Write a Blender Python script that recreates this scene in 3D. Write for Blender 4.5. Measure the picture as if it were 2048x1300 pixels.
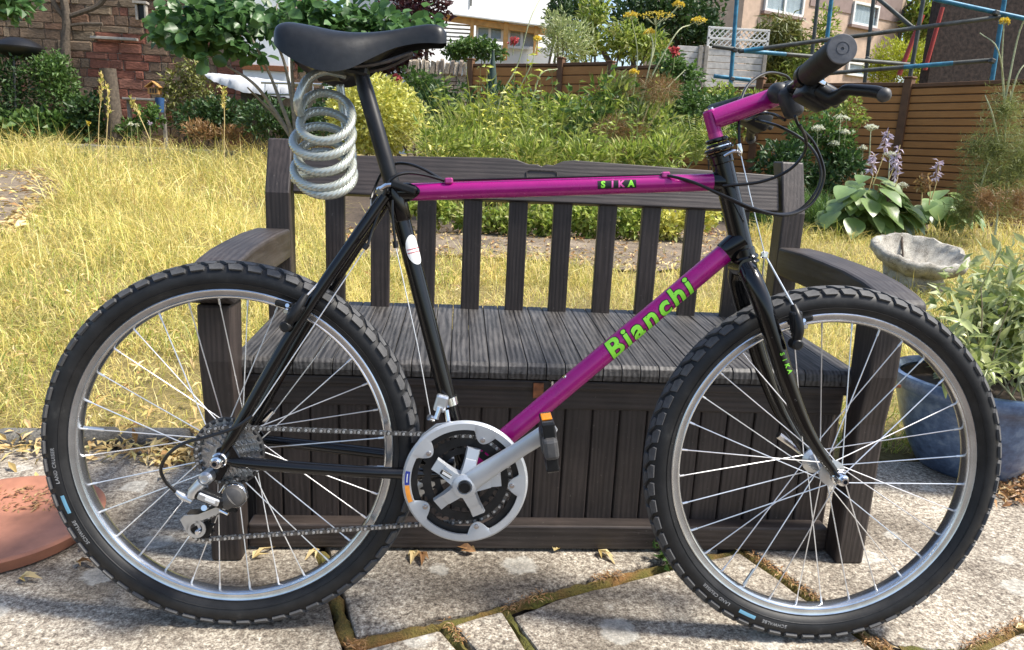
import bpy, bmesh, math, random
import numpy as np
from mathutils import Vector, Matrix
random.seed(7); RNG = np.random.default_rng(7)
for o in list(bpy.data.objects): bpy.data.objects.remove(o)
S = bpy.context.scene; COL = S.collection
R = math.radians

# ---------------------------------------------------------------- camera
CO = Vector((-0.2121, -1.4337, 0.8704)); FPX = 1484.31
YAW, PIT, ROL = 0.0770, 0.2341, 0.0467
FW = Vector((math.sin(YAW)*math.cos(PIT), math.cos(YAW)*math.cos(PIT), -math.sin(PIT)))
RT = Vector((math.cos(YAW), -math.sin(YAW), 0)); UP = RT.cross(FW)
RT, UP = math.cos(ROL)*RT + math.sin(ROL)*UP, -math.sin(ROL)*RT + math.cos(ROL)*UP
cd = bpy.data.cameras.new('camera'); cam = bpy.data.objects.new('camera', cd); COL.objects.link(cam)
cd.sensor_width = 36; cd.lens = FPX/2048*36; cd.clip_start = 0.05; cd.clip_end = 500
cam.matrix_world = Matrix(((RT.x, UP.x, -FW.x, CO.x), (RT.y, UP.y, -FW.y, CO.y), (RT.z, UP.z, -FW.z, CO.z), (0, 0, 0, 1)))
S.camera = cam

# ---------------------------------------------------------------- sky, sun, exposure
SUN_EL, SUN_AZ = R(55), R(100)          # azimuth measured from +Y towards +X
w = bpy.data.worlds.new('World'); S.world = w; w.use_nodes = True
nt = w.node_tree; nt.nodes.clear()
sky = nt.nodes.new('ShaderNodeTexSky'); sky.sky_type = 'NISHITA'; sky.sun_disc = False
sky.sun_elevation = SUN_EL; sky.sun_rotation = SUN_AZ; sky.dust_density = 2.0; sky.air_density = 1.0
bg = nt.nodes.new('ShaderNodeBackground'); bg.inputs[1].default_value = 0.135
wo = nt.nodes.new('ShaderNodeOutputWorld')
nt.links.new(sky.outputs[0], bg.inputs[0]); nt.links.new(bg.outputs[0], wo.inputs[0])
sd = bpy.data.lights.new('sun', 'SUN'); sd.energy = 4.0; sd.angle = R(9); sd.color = (1, 0.95, 0.86)
so = bpy.data.objects.new('sun', sd); COL.objects.link(so)
sv = Vector((math.sin(SUN_AZ)*math.cos(SUN_EL), math.cos(SUN_AZ)*math.cos(SUN_EL), math.sin(SUN_EL)))
so.rotation_euler = sv.to_track_quat('Z', 'Y').to_euler(); so.location = sv*20
S.view_settings.view_transform = 'Standard'; S.view_settings.look = 'None'
S.view_settings.exposure = 0.95; S.view_settings.gamma = 1

# ---------------------------------------------------------------- placing helpers
def ray(px, py): return FW + RT*((px-1024)/FPX) + UP*((650-py)/FPX)
def at(px, py, Y):
    d = ray(px, py); return CO + d*((Y-CO.y)/d.y)
def slope(Y): return 0.03*max(0.0, Y-1.0)
def G(px, py, z=0.0):
    d = ray(px, py); return CO + d*((z-CO.z)/d.z)
def GS(px, py):                         # on the gently rising garden ground
    d = ray(px, py)
    t = (CO.z+0.03*1.0-0.03*CO.y)/(0.03*d.y-d.z)
    P = CO+d*t
    return P if P.y > 1 else G(px, py)
# bicycle frame of reference: x forward, y away from the viewer, z up
BA = Vector((-0.6015, -0.2044, 0)); BB_ = Vector((0.4617, -0.2491, 0)); LEAN = 0.1028; WB = (BB_-BA).length
BE = (BB_-BA).normalized(); BNH = Vector((-BE.y, BE.x, 0))
BU = math.cos(LEAN)*Vector((0, 0, 1)) + math.sin(LEAN)*BNH; BN = BU.cross(BE)
def tolocal(P): P = P-BA; return Vector((P.dot(BE), P.dot(BN), P.dot(BU)))
def K(px, py, off=0.0):
    d = ray(px, py); q = BA - off*BN; t = (q-CO).dot(BN)/d.dot(BN); return tolocal(CO+d*t)
def Kd(px, py, depth): return tolocal(CO+ray(px, py)*depth)

# ---------------------------------------------------------------- object helpers
ORG = {}
def setp(o, label=None, cat=None, group=None, kind=None):
    if label: o['label'] = label
    if cat: o['category'] = cat
    if group: o['group'] = group
    if kind: o['kind'] = kind
    return o
def thing(name, label, cat, loc=(0, 0, 0), group=None, parent=None):
    o = bpy.data.objects.new(name, None); COL.objects.link(o); o.empty_display_size = 0.05
    o.location = loc
    if parent: o.parent = parent
    ORG[o.name] = Vector(loc) + (ORG.get(parent.name, Vector()) if parent else Vector())
    return setp(o, label, cat, group)
def link(name, me, mat=None, parent=None):
    o = bpy.data.objects.new(name, me); COL.objects.link(o)
    if mat and not me.materials: me.materials.append(mat)
    if parent: o.parent = parent; ORG[o.name] = ORG.get(parent.name, Vector())
    else: ORG[o.name] = Vector()
    return o
def npmesh(name, V, F, smooth=False):
    """V (n,3); F (m,3) or (m,4) array"""
    V = np.asarray(V, np.float32); F = np.asarray(F, np.int32); k = F.shape[1]
    me = bpy.data.meshes.new(name); me.vertices.add(len(V)); me.vertices.foreach_set('co', V.ravel())
    me.loops.add(F.size); me.loops.foreach_set('vertex_index', F.ravel())
    me.polygons.add(len(F)); me.polygons.foreach_set('loop_start', np.arange(0, F.size, k, dtype=np.int32))
    me.polygons.foreach_set('use_smooth', np.full(len(F), smooth)); me.update(); return me
class MB:
    def __init__(s): s.V = []; s.F = []
    def add(s, V, F):
        n = len(s.V); s.V += [Vector(v) for v in V]; s.F += [[i+n for i in f] for f in F]; return s
    def box(s, c, size, rot=None):
        c = Vector(c); h = Vector(size)*0.5; V = []
        for sx in (-1, 1):
            for sy in (-1, 1):
                for sz in (-1, 1):
                    v = Vector((sx*h.x, sy*h.y, sz*h.z)); V.append(c+(rot @ v if rot else v))
        return s.add(V, [[0, 1, 3, 2], [4, 6, 7, 5], [0, 4, 5, 1], [2, 3, 7, 6], [0, 2, 6, 4], [1, 5, 7, 3]])
    def bb(s, lo, hi): lo, hi = Vector(lo), Vector(hi); return s.box((lo+hi)/2, hi-lo)
    def tube(s, pts, r, seg=10, closed=False, caps=True, ridge=None):
        P = [Vector(p) for p in pts]; n = len(P); rr = r if isinstance(r, (list, tuple)) else [r]*n
        T = []
        for i in range(n):
            a = P[(i-1) % n] if (closed or i > 0) else P[i]; b = P[(i+1) % n] if (closed or i < n-1) else P[i]
            T.append((b-a).normalized())
        u = T[0].orthogonal().normalized(); V = []; L = 0
        for i in range(n):
            if i: L += (P[i]-P[i-1]).length
            u = (u - T[i]*u.dot(T[i])).normalized(); v = T[i].cross(u)
            for k in range(seg):
                a = 2*math.pi*k/seg; q = rr[i]
                if ridge: q *= 1+ridge[0]*abs(math.sin((a*ridge[1]+L*ridge[2])*0.5))
                V.append(P[i]+(u*math.cos(a)+v*math.sin(a))*q)
        F = []
        for i in range(n if closed else n-1):
            j = (i+1) % n
            for k in range(seg): k2 = (k+1) % seg; F.append([i*seg+k, i*seg+k2, j*seg+k2, j*seg+k])
        if caps and not closed: F.append(list(range(seg))[::-1]); F.append([(n-1)*seg+k for k in range(seg)])
        return s.add(V, F)
    def lathe(s, prof, c=(0, 0, 0), ax='y', seg=32, closed=False):
        c = Vector(c); V = []; n = len(prof)
        for k in range(seg):
            a = 2*math.pi*k/seg; ca, sa = math.cos(a), math.sin(a)
            for (r, h) in prof:
                if isinstance(ax, str): V.append(c+(Vector((r*ca, h, r*sa)) if ax == 'y' else Vector((r*ca, r*sa, h)) if ax == 'z' else Vector((h, r*ca, r*sa))))
                else:
                    z = ax.normalized(); u = z.orthogonal().normalized(); v = z.cross(u); V.append(c+u*r*ca+v*r*sa+z*h)
        F = []
        for k in range(seg):
            k2 = (k+1) % seg
            for i in range(n if closed else n-1): j = (i+1) % n; F.append([k*n+i, k*n+j, k2*n+j, k2*n+i])
        return s.add(V, F)
    def prism(s, poly, c, u, v, th):
        c, u, v = Vector(c), Vector(u), Vector(v); w_ = u.cross(v).normalized()*th; n = len(poly)
        V = [c+u*a+v*b for a, b in poly]; V += [p+w_ for p in V]
        F = [list(range(n))[::-1], list(range(n, 2*n))]+[[i, (i+1) % n, n+(i+1) % n, n+i] for i in range(n)]
        return s.add(V, F)
    def build(s, name, mat, parent=None, smooth=None, bevel=0.0, bseg=1, angle=40, local=False, recalc=True):
        org = Vector() if (parent is None or local) else ORG.get(parent.name, Vector())
        me = bpy.data.meshes.new(name); me.from_pydata([v-org for v in s.V], [], s.F)
        if bevel or recalc:
            bm = bmesh.new(); bm.from_mesh(me); bmesh.ops.remove_doubles(bm, verts=bm.verts, dist=1e-6)
            if recalc: bmesh.ops.recalc_face_normals(bm, faces=bm.faces)
            if bevel:
                ed = [e for e in bm.edges if len(e.link_faces) == 2 and e.calc_face_angle(0) > R(30)]
                bmesh.ops.bevel(bm, geom=ed, offset=bevel, segments=bseg, affect='EDGES', profile=0.5, clamp_overlap=True)
            bm.to_mesh(me); bm.free()
        if smooth is None: smooth = not (bevel and bseg < 3)
        if smooth:
            me.polygons.foreach_set('use_smooth', [True]*len(me.polygons)); me.set_sharp_from_angle(angle=R(angle))
        return link(name, me, mat, parent)
def spline(pts, n=8, closed=False):
    P = [Vector(p) for p in pts]; out = []; m = len(P)
    for i in range(m if closed else m-1):
        p0 = P[(i-1) % m] if (closed or i > 0) else P[i]*2-P[i+1]; p1 = P[i]; p2 = P[(i+1) % m]
        p3 = P[(i+2) % m] if (closed or i < m-2) else P[i+1]*2-P[i]
        for k in range(n):
            t = k/n; out.append(0.5*((2*p1)+(p2-p0)*t+(2*p0-5*p1+4*p2-p3)*t*t+(3*p1-p0-3*p2+p3)*t**3))
    if not closed: out.append(P[-1])
    return out

# ---------------------------------------------------------------- materials
MAT = {}
def node(nt, typ, **kw):
    n = nt.nodes.new('ShaderNode'+typ)
    for k, v in kw.items():
        if k.startswith('i_'):
            key = k[2:]; key = int(key) if key.isdigit() else key.replace('_', ' ')
            n.inputs[key].default_value = v
        else: setattr(n, k, v)
    return n
def newmat(name):
    m = bpy.data.materials.new(name); m.use_nodes = True; nt = m.node_tree
    b = nt.nodes['Principled BSDF']; MAT[name] = m; return m, nt, b
def ramp(nt, stops, fac=None):
    r = nt.nodes.new('ShaderNodeValToRGB'); cr = r.color_ramp
    while len(cr.elements) > 1: cr.elements.remove(cr.elements[-1])
    for i, (p, c) in enumerate(stops):
        e = cr.elements[0] if i == 0 else cr.elements.new(p)
        e.position = p; e.color = (*c, 1)
    if fac is not None: nt.links.new(fac, r.inputs[0])
    return r
def mapped(nt, scale=(1, 1, 1), coord='Object', rnd=False):
    tc = nt.nodes.new('ShaderNodeTexCoord'); mp = node(nt, 'Mapping'); mp.inputs['Scale'].default_value = scale
    nt.links.new(tc.outputs[coord], mp.inputs[0])
    if rnd:
        oi = nt.nodes.new('ShaderNodeObjectInfo'); m = node(nt, 'Math', operation='MULTIPLY'); m.inputs[1].default_value = 37.0
        nt.links.new(oi.outputs['Random'], m.inputs[0]); nt.links.new(m.outputs[0], mp.inputs['Location'])
    return mp.outputs[0]
def bump(nt, b, h, strength=0.3, dist=0.01):
    bp = node(nt, 'Bump'); bp.inputs['Strength'].default_value = strength; bp.inputs['Distance'].default_value = dist
    nt.links.new(h, bp.inputs['Height']); nt.links.new(bp.outputs[0], b.inputs['Normal'])
def noise(nt, vec, scale, detail=4, rough=0.55, dist=0.0):
    n = node(nt, 'TexNoise'); n.inputs['Scale'].default_value = scale; n.inputs['Detail'].default_value = detail
    n.inputs['Roughness'].default_value = rough; n.inputs['Distortion'].default_value = dist
    nt.links.new(vec, n.inputs['Vector']); return n
def mix(nt, fac, a, b, mode='MIX'):
    m = node(nt, 'Mix', data_type='RGBA', blend_type=mode)
    if isinstance(fac, float): m.inputs[0].default_value = fac
    else: nt.links.new(fac, m.inputs[0])
    for k, v in ((6, a), (7, b)):
        if isinstance(v, tuple): m.inputs[k].default_value = (*v, 1)
        else: nt.links.new(v, m.inputs[k])
    return m.outputs[2]
def simple(name, col, rough=0.5, metal=0.0, coat=0.0, var=0.15, nscale=40, bmp=0.0, spec=0.5, rv=0.1):
    m, nt, b = newmat(name)
    v = mapped(nt); n = noise(nt, v, nscale, 5)
    r = ramp(nt, [(0.3, tuple(c*(1-var) for c in col)), (0.7, tuple(min(1, c*(1+var)) for c in col))], n.outputs[0])
    nt.links.new(r.outputs[0], b.inputs['Base Color'])
    mr = node(nt, 'MapRange'); mr.inputs[3].default_value = max(0.02, rough-rv); mr.inputs[4].default_value = min(1, rough+rv)
    n2 = noise(nt, v, nscale*0.4, 6); nt.links.new(n2.outputs[0], mr.inputs[0]); nt.links.new(mr.outputs[0], b.inputs['Roughness'])
    b.inputs['Metallic'].default_value = metal; b.inputs['Coat Weight'].default_value = coat; b.inputs['Coat Roughness'].default_value = 0.08
    b.inputs['Specular IOR Level'].default_value = spec
    if bmp: bump(nt, b, n.outputs[0], bmp, 0.004)
    return m
simple('paint_black', (0.0035, 0.0035, 0.004), 0.16, coat=0.15, nscale=30, rv=0.06, spec=0.42)
simple('paint_magenta', (0.33, 0.003, 0.165), 0.28, metal=0.15, coat=0.35, var=0.08, nscale=60)
def worn(name, chip, lo=0.70, hi=0.73):
    m = MAT[name]; nt = m.node_tree; b = nt.nodes['Principled BSDF']; old = b.inputs['Base Color'].links[0].from_socket
    v = mapped(nt, (1, 1, 1)); n = noise(nt, v, 55, 6, 0.75); r = ramp(nt, [(lo, (0, 0, 0)), (hi, (0.8, 0.8, 0.8))], n.outputs[0])
    nt.links.new(mix(nt, r.outputs[0], old, chip), b.inputs['Base Color'])
worn('paint_black', (0.16, 0.15, 0.14)); worn('paint_magenta', (0.42, 0.20, 0.30), 0.71, 0.74)
simple('metal_pink', (0.45, 0.06, 0.24), 0.35, metal=0.5)
simple('aluminium', (0.62, 0.64, 0.66), 0.33, metal=0.9, var=0.1, nscale=50)
simple('rim_alu', (0.66, 0.68, 0.70), 0.24, metal=0.95, var=0.14, nscale=25)
simple('silver_paint', (0.50, 0.52, 0.54), 0.38, metal=0.45, var=0.06, nscale=30)
simple('chrome', (0.75, 0.76, 0.78), 0.14, metal=1.0, var=0.08)
simple('spoke_steel', (0.80, 0.80, 0.80), 0.32, metal=0.7, var=0.05)
simple('steel_dark', (0.14, 0.135, 0.13), 0.36, metal=0.85, var=0.35, nscale=120)
simple('sprocket', (0.48, 0.48, 0.48), 0.28, metal=0.9, var=0.4, nscale=150)
simple('plastic_black', (0.009, 0.009, 0.0095), 0.40, var=0.3, nscale=60, spec=0.32)
simple('plastic_dusty', (0.055, 0.053, 0.052), 0.55, var=0.35, nscale=60)
simple('housing_black', (0.005, 0.005, 0.005), 0.3, coat=0.05)
simple('saddle_vinyl', (0.010, 0.0108, 0.012), 0.36, var=0.3, nscale=90, bmp=0.06, spec=0.36)
simple('grip_rubber', (0.009, 0.009, 0.0095), 0.55, var=0.5, nscale=60, bmp=0.15, spec=0.3)
simple('grip_cap', (0.10, 0.10, 0.105), 0.6, var=0.4, nscale=50, bmp=0.2)
simple('white_decal', (0.72, 0.72, 0.70), 0.4, var=0.06)
simple('red_decal', (0.5, 0.06, 0.08), 0.4)
simple('green_decal', (0.28, 0.78, 0.05), 0.4, var=0.05)
simple('pink_decal', (0.75, 0.10, 0.40), 0.4, var=0.05)
simple('black_decal', (0.006, 0.006, 0.006), 0.4)
simple('blue_decal', (0.02, 0.04, 0.28), 0.4); simple('cyan_decal', (0.14, 0.33, 0.46), 0.5)
simple('orange_decal', (0.80, 0.30, 0.04), 0.4); simple('amber', (0.95, 0.28, 0.01), 0.25)
simple('rust', (0.22, 0.08, 0.03), 0.8, var=0.4, nscale=80, bmp=0.3)
simple('cable_lock', (0.42, 0.44, 0.39), 0.24, metal=0.45, coat=0.6, var=0.12, nscale=30)
simple('ring_black', (0.016, 0.016, 0.017), 0.38, metal=0.3, var=0.3, nscale=80)
simple('tyre_print', (0.26, 0.26, 0.26), 0.6, var=0.3, nscale=300)
simple('clamp_grey', (0.030, 0.030, 0.032), 0.45, var=0.35, nscale=50, spec=0.35)
simple('terracotta', (0.33, 0.14, 0.085), 0.8, var=0.45, nscale=9, bmp=0.25)
simple('soil', (0.07, 0.05, 0.035), 0.95, var=0.5, nscale=30, bmp=0.6)
simple('white_paint', (0.74, 0.73, 0.70), 0.6, var=0.08, nscale=3)
simple('render_white', (0.72, 0.74, 0.74), 0.85, var=0.06, nscale=2, bmp=0.2)
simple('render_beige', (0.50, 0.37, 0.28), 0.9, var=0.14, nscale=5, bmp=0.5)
simple('render_trim_and_shade', (0.27, 0.20, 0.18), 0.9, var=0.12, nscale=5, bmp=0.4)  # pinkish bands and sills; also the painted shade of the wing wall
simple('roughcast_dark', (0.040, 0.027, 0.022), 0.95, var=0.7, nscale=14, bmp=1.0)
simple('timber_orange', (0.52, 0.27, 0.08), 0.7, var=0.25, nscale=6)
simple('timber_grey', (0.34, 0.31, 0.27), 0.85, var=0.25, nscale=10)
simple('timber_white', (0.58, 0.56, 0.53), 0.8, var=0.2, nscale=9)
simple('scaffold_steel', (0.075, 0.08, 0.075), 0.6, metal=0.4, var=0.4, nscale=8)
simple('scaffold_blue', (0.025, 0.16, 0.26), 0.5, metal=0.1, var=0.35, nscale=10)
simple('red_paint', (0.32, 0.03, 0.02), 0.5, var=0.2)
simple('curtain', (0.52, 0.62, 0.66), 0.7, var=0.12, nscale=3)
simple('tarpaulin', (0.50, 0.51, 0.53), 0.5, var=0.10, nscale=4, bmp=0.5)
simple('bark', (0.085, 0.066, 0.048), 0.9, var=0.45, nscale=25, bmp=0.8)
simple('bark_pale', (0.22, 0.19, 0.15), 0.85, var=0.3, nscale=20, bmp=0.5)
simple('stem_green', (0.20, 0.24, 0.08), 0.7, var=0.3)
simple('stem_pale', (0.36, 0.38, 0.22), 0.7, var=0.3)
simple('stem_straw', (0.52, 0.40, 0.18), 0.8, var=0.25)
simple('blue_plastic', (0.03, 0.09, 0.22), 0.6)
simple('mortar', (0.25, 0.20, 0.16), 0.95, var=0.3, nscale=12, bmp=0.5)
simple('coping_grey', (0.21, 0.20, 0.175), 0.9, var=0.35, nscale=8, bmp=0.5)
def glass():
    m, nt, b = newmat('window_glass'); b.inputs['Base Color'].default_value = (0.10, 0.14, 0.16, 1); b.inputs['Roughness'].default_value = 0.05
    b.inputs['Specular IOR Level'].default_value = 0.8; b.inputs['Alpha'].default_value = 0.18
    n = noise(nt, mapped(nt), 1.5, 2); bump(nt, b, n.outputs[0], 0.03, 0.02)
glass()
def rubber():
    m, nt, b = newmat('rubber'); v = mapped(nt)
    n = noise(nt, v, 18, 8, 0.7); n2 = noise(nt, v, 160, 4)
    c = ramp(nt, [(0.35, (0.007, 0.007, 0.0075)), (0.60, (0.018, 0.018, 0.0185)), (0.76, (0.050, 0.048, 0.045))], n.outputs[0])
    nt.links.new(c.outputs[0], b.inputs['Base Color']); b.inputs['Roughness'].default_value = 0.55; b.inputs['Specular IOR Level'].default_value = 0.35
    bump(nt, b, n2.outputs[0], 0.12, 0.002)
    m, nt, b = newmat('tread_rubber'); v = mapped(nt)
    n = noise(nt, v, 30, 8, 0.7); n2 = noise(nt, v, 220, 4)
    c = ramp(nt, [(0.3, (0.045, 0.045, 0.047)), (0.65, (0.095, 0.094, 0.094)), (0.85, (0.15, 0.145, 0.14))], n.outputs[0])
    nt.links.new(c.outputs[0], b.inputs['Base Color']); b.inputs['Roughness'].default_value = 0.75
    bump(nt, b, n2.outputs[0], 0.2, 0.002)
rubber()
def plaswood(name, grain, dark, light):
    """wood-effect resin: embossed grain running along axis `grain`"""
    m, nt, b = newmat(name)
    sc = [38.0, 38.0, 38.0]; sc['xyz'.index(grain)] = 2.6
    v = mapped(nt, tuple(sc), rnd=True)
    big = noise(nt, v, 0.16, 3, 0.5)
    wv = node(nt, 'TexWave', wave_type='BANDS', bands_direction='X' if grain != 'x' else 'Z')
    wv.inputs['Scale'].default_value = 0.75; wv.inputs['Distortion'].default_value = 16.0; wv.inputs['Detail'].default_value = 3.0; wv.inputs['Detail Scale'].default_value = 0.32
    nt.links.new(v, wv.inputs['Vector'])
    fine = noise(nt, v, 2.2, 6, 0.7)
    fine.inputs['Scale'].default_value = 3.4; fine.inputs['Distortion'].default_value = 0.5; fine.inputs['Roughness'].default_value = 0.6
    h = mix(nt, 0.80, wv.outputs[0], fine.outputs[0])
    c = ramp(nt, [(0.36, dark), (0.50, tuple((d+l)/2 for d, l in zip(dark, light))), (0.66, light)], h)
    v2 = mapped(nt); blot = noise(nt, v2, 5, 6, 0.65)
    bl = ramp(nt, [(0.42, (0.72, 0.72, 0.72)), (0.66, (1.25, 1.22, 1.18))], blot.outputs[0])
    cc = mix(nt, 1.0, c.outputs[0], bl.outputs[0], 'MULTIPLY')
    dust = noise(nt, v2, 120, 3, 0.6); dr = ramp(nt, [(0.68, (0, 0, 0)), (0.80, (0.16, 0.15, 0.13))], dust.outputs[0])
    nt.links.new(mix(nt, 0.6, cc, dr.outputs[0], 'ADD'), b.inputs['Base Color'])
    b.inputs['Roughness'].default_value = 0.52
    bump(nt, b, h, 0.32, 0.003)
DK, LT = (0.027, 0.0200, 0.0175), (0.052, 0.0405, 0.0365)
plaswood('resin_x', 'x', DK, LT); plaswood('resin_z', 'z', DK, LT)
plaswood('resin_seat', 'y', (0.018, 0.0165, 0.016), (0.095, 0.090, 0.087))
plaswood('resin_y', 'y', DK, (0.055, 0.048, 0.045))
def slabmat():
    m, nt, b = newmat('granite_slab'); v = mapped(nt, coord='Object', rnd=True); v2 = mapped(nt)
    g = noise(nt, v2, 85, 4, 0.75); g2 = noise(nt, v2, 230, 3, 0.7)
    c1 = ramp(nt, [(0.33, (0.075, 0.062, 0.052)), (0.45, (0.27, 0.23, 0.19)), (0.55, (0.42, 0.38, 0.32)), (0.66, (0.62, 0.58, 0.51))], g.outputs[0])
    c2 = ramp(nt, [(0.38, (0.28, 0.27, 0.26)), (0.62, (1.35, 1.35, 1.33))], g2.outputs[0])
    c = mix(nt, 0.75, c1.outputs[0], c2.outputs[0], 'MULTIPLY')
    st = noise(nt, v, 3.2, 7, 0.62); sr = ramp(nt, [(0.38, (0.46, 0.43, 0.39)), (0.50, (0.88, 0.86, 0.82)), (0.64, (1.15, 1.13, 1.08))], st.outputs[0])
    c = mix(nt, 0.9, c, sr.outputs[0], 'MULTIPLY')
    # lichen rosettes
    vo = node(nt, 'TexVoronoi', feature='F1', voronoi_dimensions='2D'); vo.inputs['Scale'].default_value = 8.0; vo.inputs['Randomness'].default_value = 1.0
    wob = noise(nt, v, 24, 5, 0.7); add = node(nt, 'MixRGB', blend_type='ADD') if False else None
    vm = node(nt, 'VectorMath', operation='MULTIPLY_ADD'); nt.links.new(wob.outputs['Color'], vm.inputs[0]); vm.inputs[1].default_value = (0.055, 0.055, 0.0); nt.links.new(v, vm.inputs[2])
    nt.links.new(vm.outputs[0], vo.inputs['Vector'])
    sub = node(nt, 'Math', operation='MULTIPLY_ADD'); nt.links.new(vo.outputs['Color'], sub.inputs[0]); sub.inputs[1].default_value = 0.85; sub.inputs[2].default_value = -0.39
    lt = node(nt, 'Math', operation='SUBTRACT'); nt.links.new(sub.outputs[0], lt.inputs[0]); nt.links.new(vo.outputs['Distance'], lt.inputs[1])
    lr = ramp(nt, [(0.0, (0, 0, 0)), (0.08, (0.42, 0.42, 0.42)), (0.2, (0.30, 0.30, 0.30))], lt.outputs[0])
    lic = mix(nt, g.outputs[0], (0.34, 0.33, 0.28), (0.78, 0.77, 0.71))
    c = mix(nt, lr.outputs[0], c, lic)
    nt.links.new(c, b.inputs['Base Color']); b.inputs['Roughness'].default_value = 0.9
    hb = mix(nt, 0.5, g.outputs[0], g2.outputs[0]); bump(nt, b, hb, 0.7, 0.003)
slabmat()
def mossmat():
    m, nt, b = newmat('joint_moss'); v = mapped(nt); n = noise(nt, v, 9, 6); f = noise(nt, v, 220, 3)
    c = ramp(nt, [(0.42, (0.13, 0.125, 0.022)), (0.54, (0.20, 0.14, 0.035)), (0.68, (0.30, 0.15, 0.05))], n.outputs[0])
    nt.links.new(mix(nt, 0.55, c.outputs[0], f.outputs[0], 'MULTIPLY'), b.inputs['Base Color']); b.inputs['Roughness'].default_value = 1
    bump(nt, b, f.outputs[0], 1.0, 0.006)
mossmat()
def earth(name, stops, scale):
    m, nt, b = newmat(name); v = mapped(nt); n = noise(nt, v, scale, 8, 0.7); f = noise(nt, v, scale*22, 4, 0.7)
    h = mix(nt, 0.5, n.outputs[0], f.outputs[0]); c = ramp(nt, stops, h)
    nt.links.new(c.outputs[0], b.inputs['Base Color']); b.inputs['Roughness'].default_value = 1; bump(nt, b, f.outputs[0], 0.8, 0.02)
earth('lawn_earth', [(0.35, (0.11, 0.085, 0.028)), (0.5, (0.20, 0.155, 0.055)), (0.65, (0.30, 0.24, 0.10))], 2.5)
earth('gravel_soil', [(0.35, (0.08, 0.062, 0.045)), (0.5, (0.20, 0.155, 0.11)), (0.65, (0.40, 0.32, 0.23))], 5.0)
earth('stone_grey', [(0.38, (0.12, 0.105, 0.085)), (0.46, (0.36, 0.33, 0.28)), (0.54, (0.56, 0.53, 0.46)), (0.64, (0.74, 0.71, 0.63))], 11.0)
earth('kerb_stone', [(0.35, (0.06, 0.055, 0.05)), (0.5, (0.15, 0.14, 0.12)), (0.66, (0.30, 0.28, 0.25))], 6.0)
def blockmat(name, stops):
    m, nt, b = newmat(name); oi = nt.nodes.new('ShaderNodeObjectInfo'); c = ramp(nt, stops, oi.outputs['Random'])
    v = mapped(nt, rnd=True); n = noise(nt, v, 6, 7, 0.65); r = ramp(nt, [(0.3, (0.55, 0.55, 0.55)), (0.7, (1.3, 1.3, 1.3))], n.outputs[0])
    nt.links.new(mix(nt, 1.0, c.outputs[0], r.outputs[0], 'MULTIPLY'), b.inputs['Base Color']); b.inputs['Roughness'].default_value = 0.95
    bump(nt, b, n.outputs[0], 0.8, 0.03)
blockmat('sandstone', [(0.0, (0.20, 0.145, 0.095)), (0.25, (0.15, 0.095, 0.062)), (0.5, (0.24, 0.185, 0.125)), (0.7, (0.20, 0.105, 0.066)), (1.0, (0.17, 0.13, 0.085))])
blockmat('sandstone_red', [(0.0, (0.23, 0.085, 0.055)), (0.5, (0.19, 0.07, 0.044)), (1.0, (0.25, 0.115, 0.08))])
blockmat('rubble_pale', [(0.0, (0.34, 0.27, 0.19)), (0.5, (0.42, 0.36, 0.28)), (1.0, (0.28, 0.22, 0.17))])
def fencemat():
    m, nt, b = newmat('composite_board'); v = mapped(nt, (1.5, 1.5, 40)); n = noise(nt, v, 2, 5); v2 = mapped(nt); n2 = noise(nt, v2, 3, 5)
    h = mix(nt, 0.5, n.outputs[0], n2.outputs[0]); c = ramp(nt, [(0.3, (0.30, 0.125, 0.032)), (0.7, (0.44, 0.200, 0.058))], h)
    nt.links.new(c.outputs[0], b.inputs['Base Color']); b.inputs['Roughness'].default_value = 0.75; bump(nt, b, n.outputs[0], 0.2, 0.004)
    simple('composite_post', (0.13, 0.062, 0.028), 0.75, var=0.2, nscale=8)
fencemat()
def bluepot():
    m, nt, b = newmat('blue_glaze'); v = mapped(nt); n = noise(nt, v, 5, 7, 0.65); n2 = noise(nt, v, 40, 5, 0.7)
    h = mix(nt, 0.4, n.outputs[0], n2.outputs[0]); c = ramp(nt, [(0.34, (0.03, 0.05, 0.11)), (0.5, (0.09, 0.145, 0.26)), (0.66, (0.22, 0.29, 0.40))], h)
    nt.links.new(c.outputs[0], b.inputs['Base Color']); b.inputs['Roughness'].default_value = 0.28; b.inputs['Coat Weight'].default_value = 0.3; bump(nt, b, n.outputs[0], 0.2, 0.02)
bluepot()
def leafmat(name, cols, trans=0.35, rough=0.5):
    """leaf: every leaf (mesh island) draws its own colour"""
    m, nt, b = newmat(name); gm = nt.nodes.new('ShaderNodeNewGeometry')
    k = len(cols); c = ramp(nt, [(i/(k-1) if k > 1 else 0, cc) for i, cc in enumerate(cols)], gm.outputs['Random Per Island'])
    v = mapped(nt); n = noise(nt, v, 3.0, 3); r = ramp(nt, [(0.3, (0.75, 0.75, 0.75)), (0.7, (1.2, 1.2, 1.2))], n.outputs[0])
    col = mix(nt, 1.0, c.outputs[0], r.outputs[0], 'MULTIPLY')
    nt.links.new(col, b.inputs['Base Color']); b.inputs['Roughness'].default_value = rough
    tr = nt.nodes.new('ShaderNodeBsdfTranslucent'); nt.links.new(col, tr.inputs[0])
    ms = nt.nodes.new('ShaderNodeMixShader'); ms.inputs[0].default_value = trans
    out = nt.nodes['Material Output']; nt.links.new(b.outputs[0], ms.inputs[1]); nt.links.new(tr.outputs[0], ms.inputs[2]); nt.links.new(ms.outputs[0], out.inputs[0])
    return m
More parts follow.
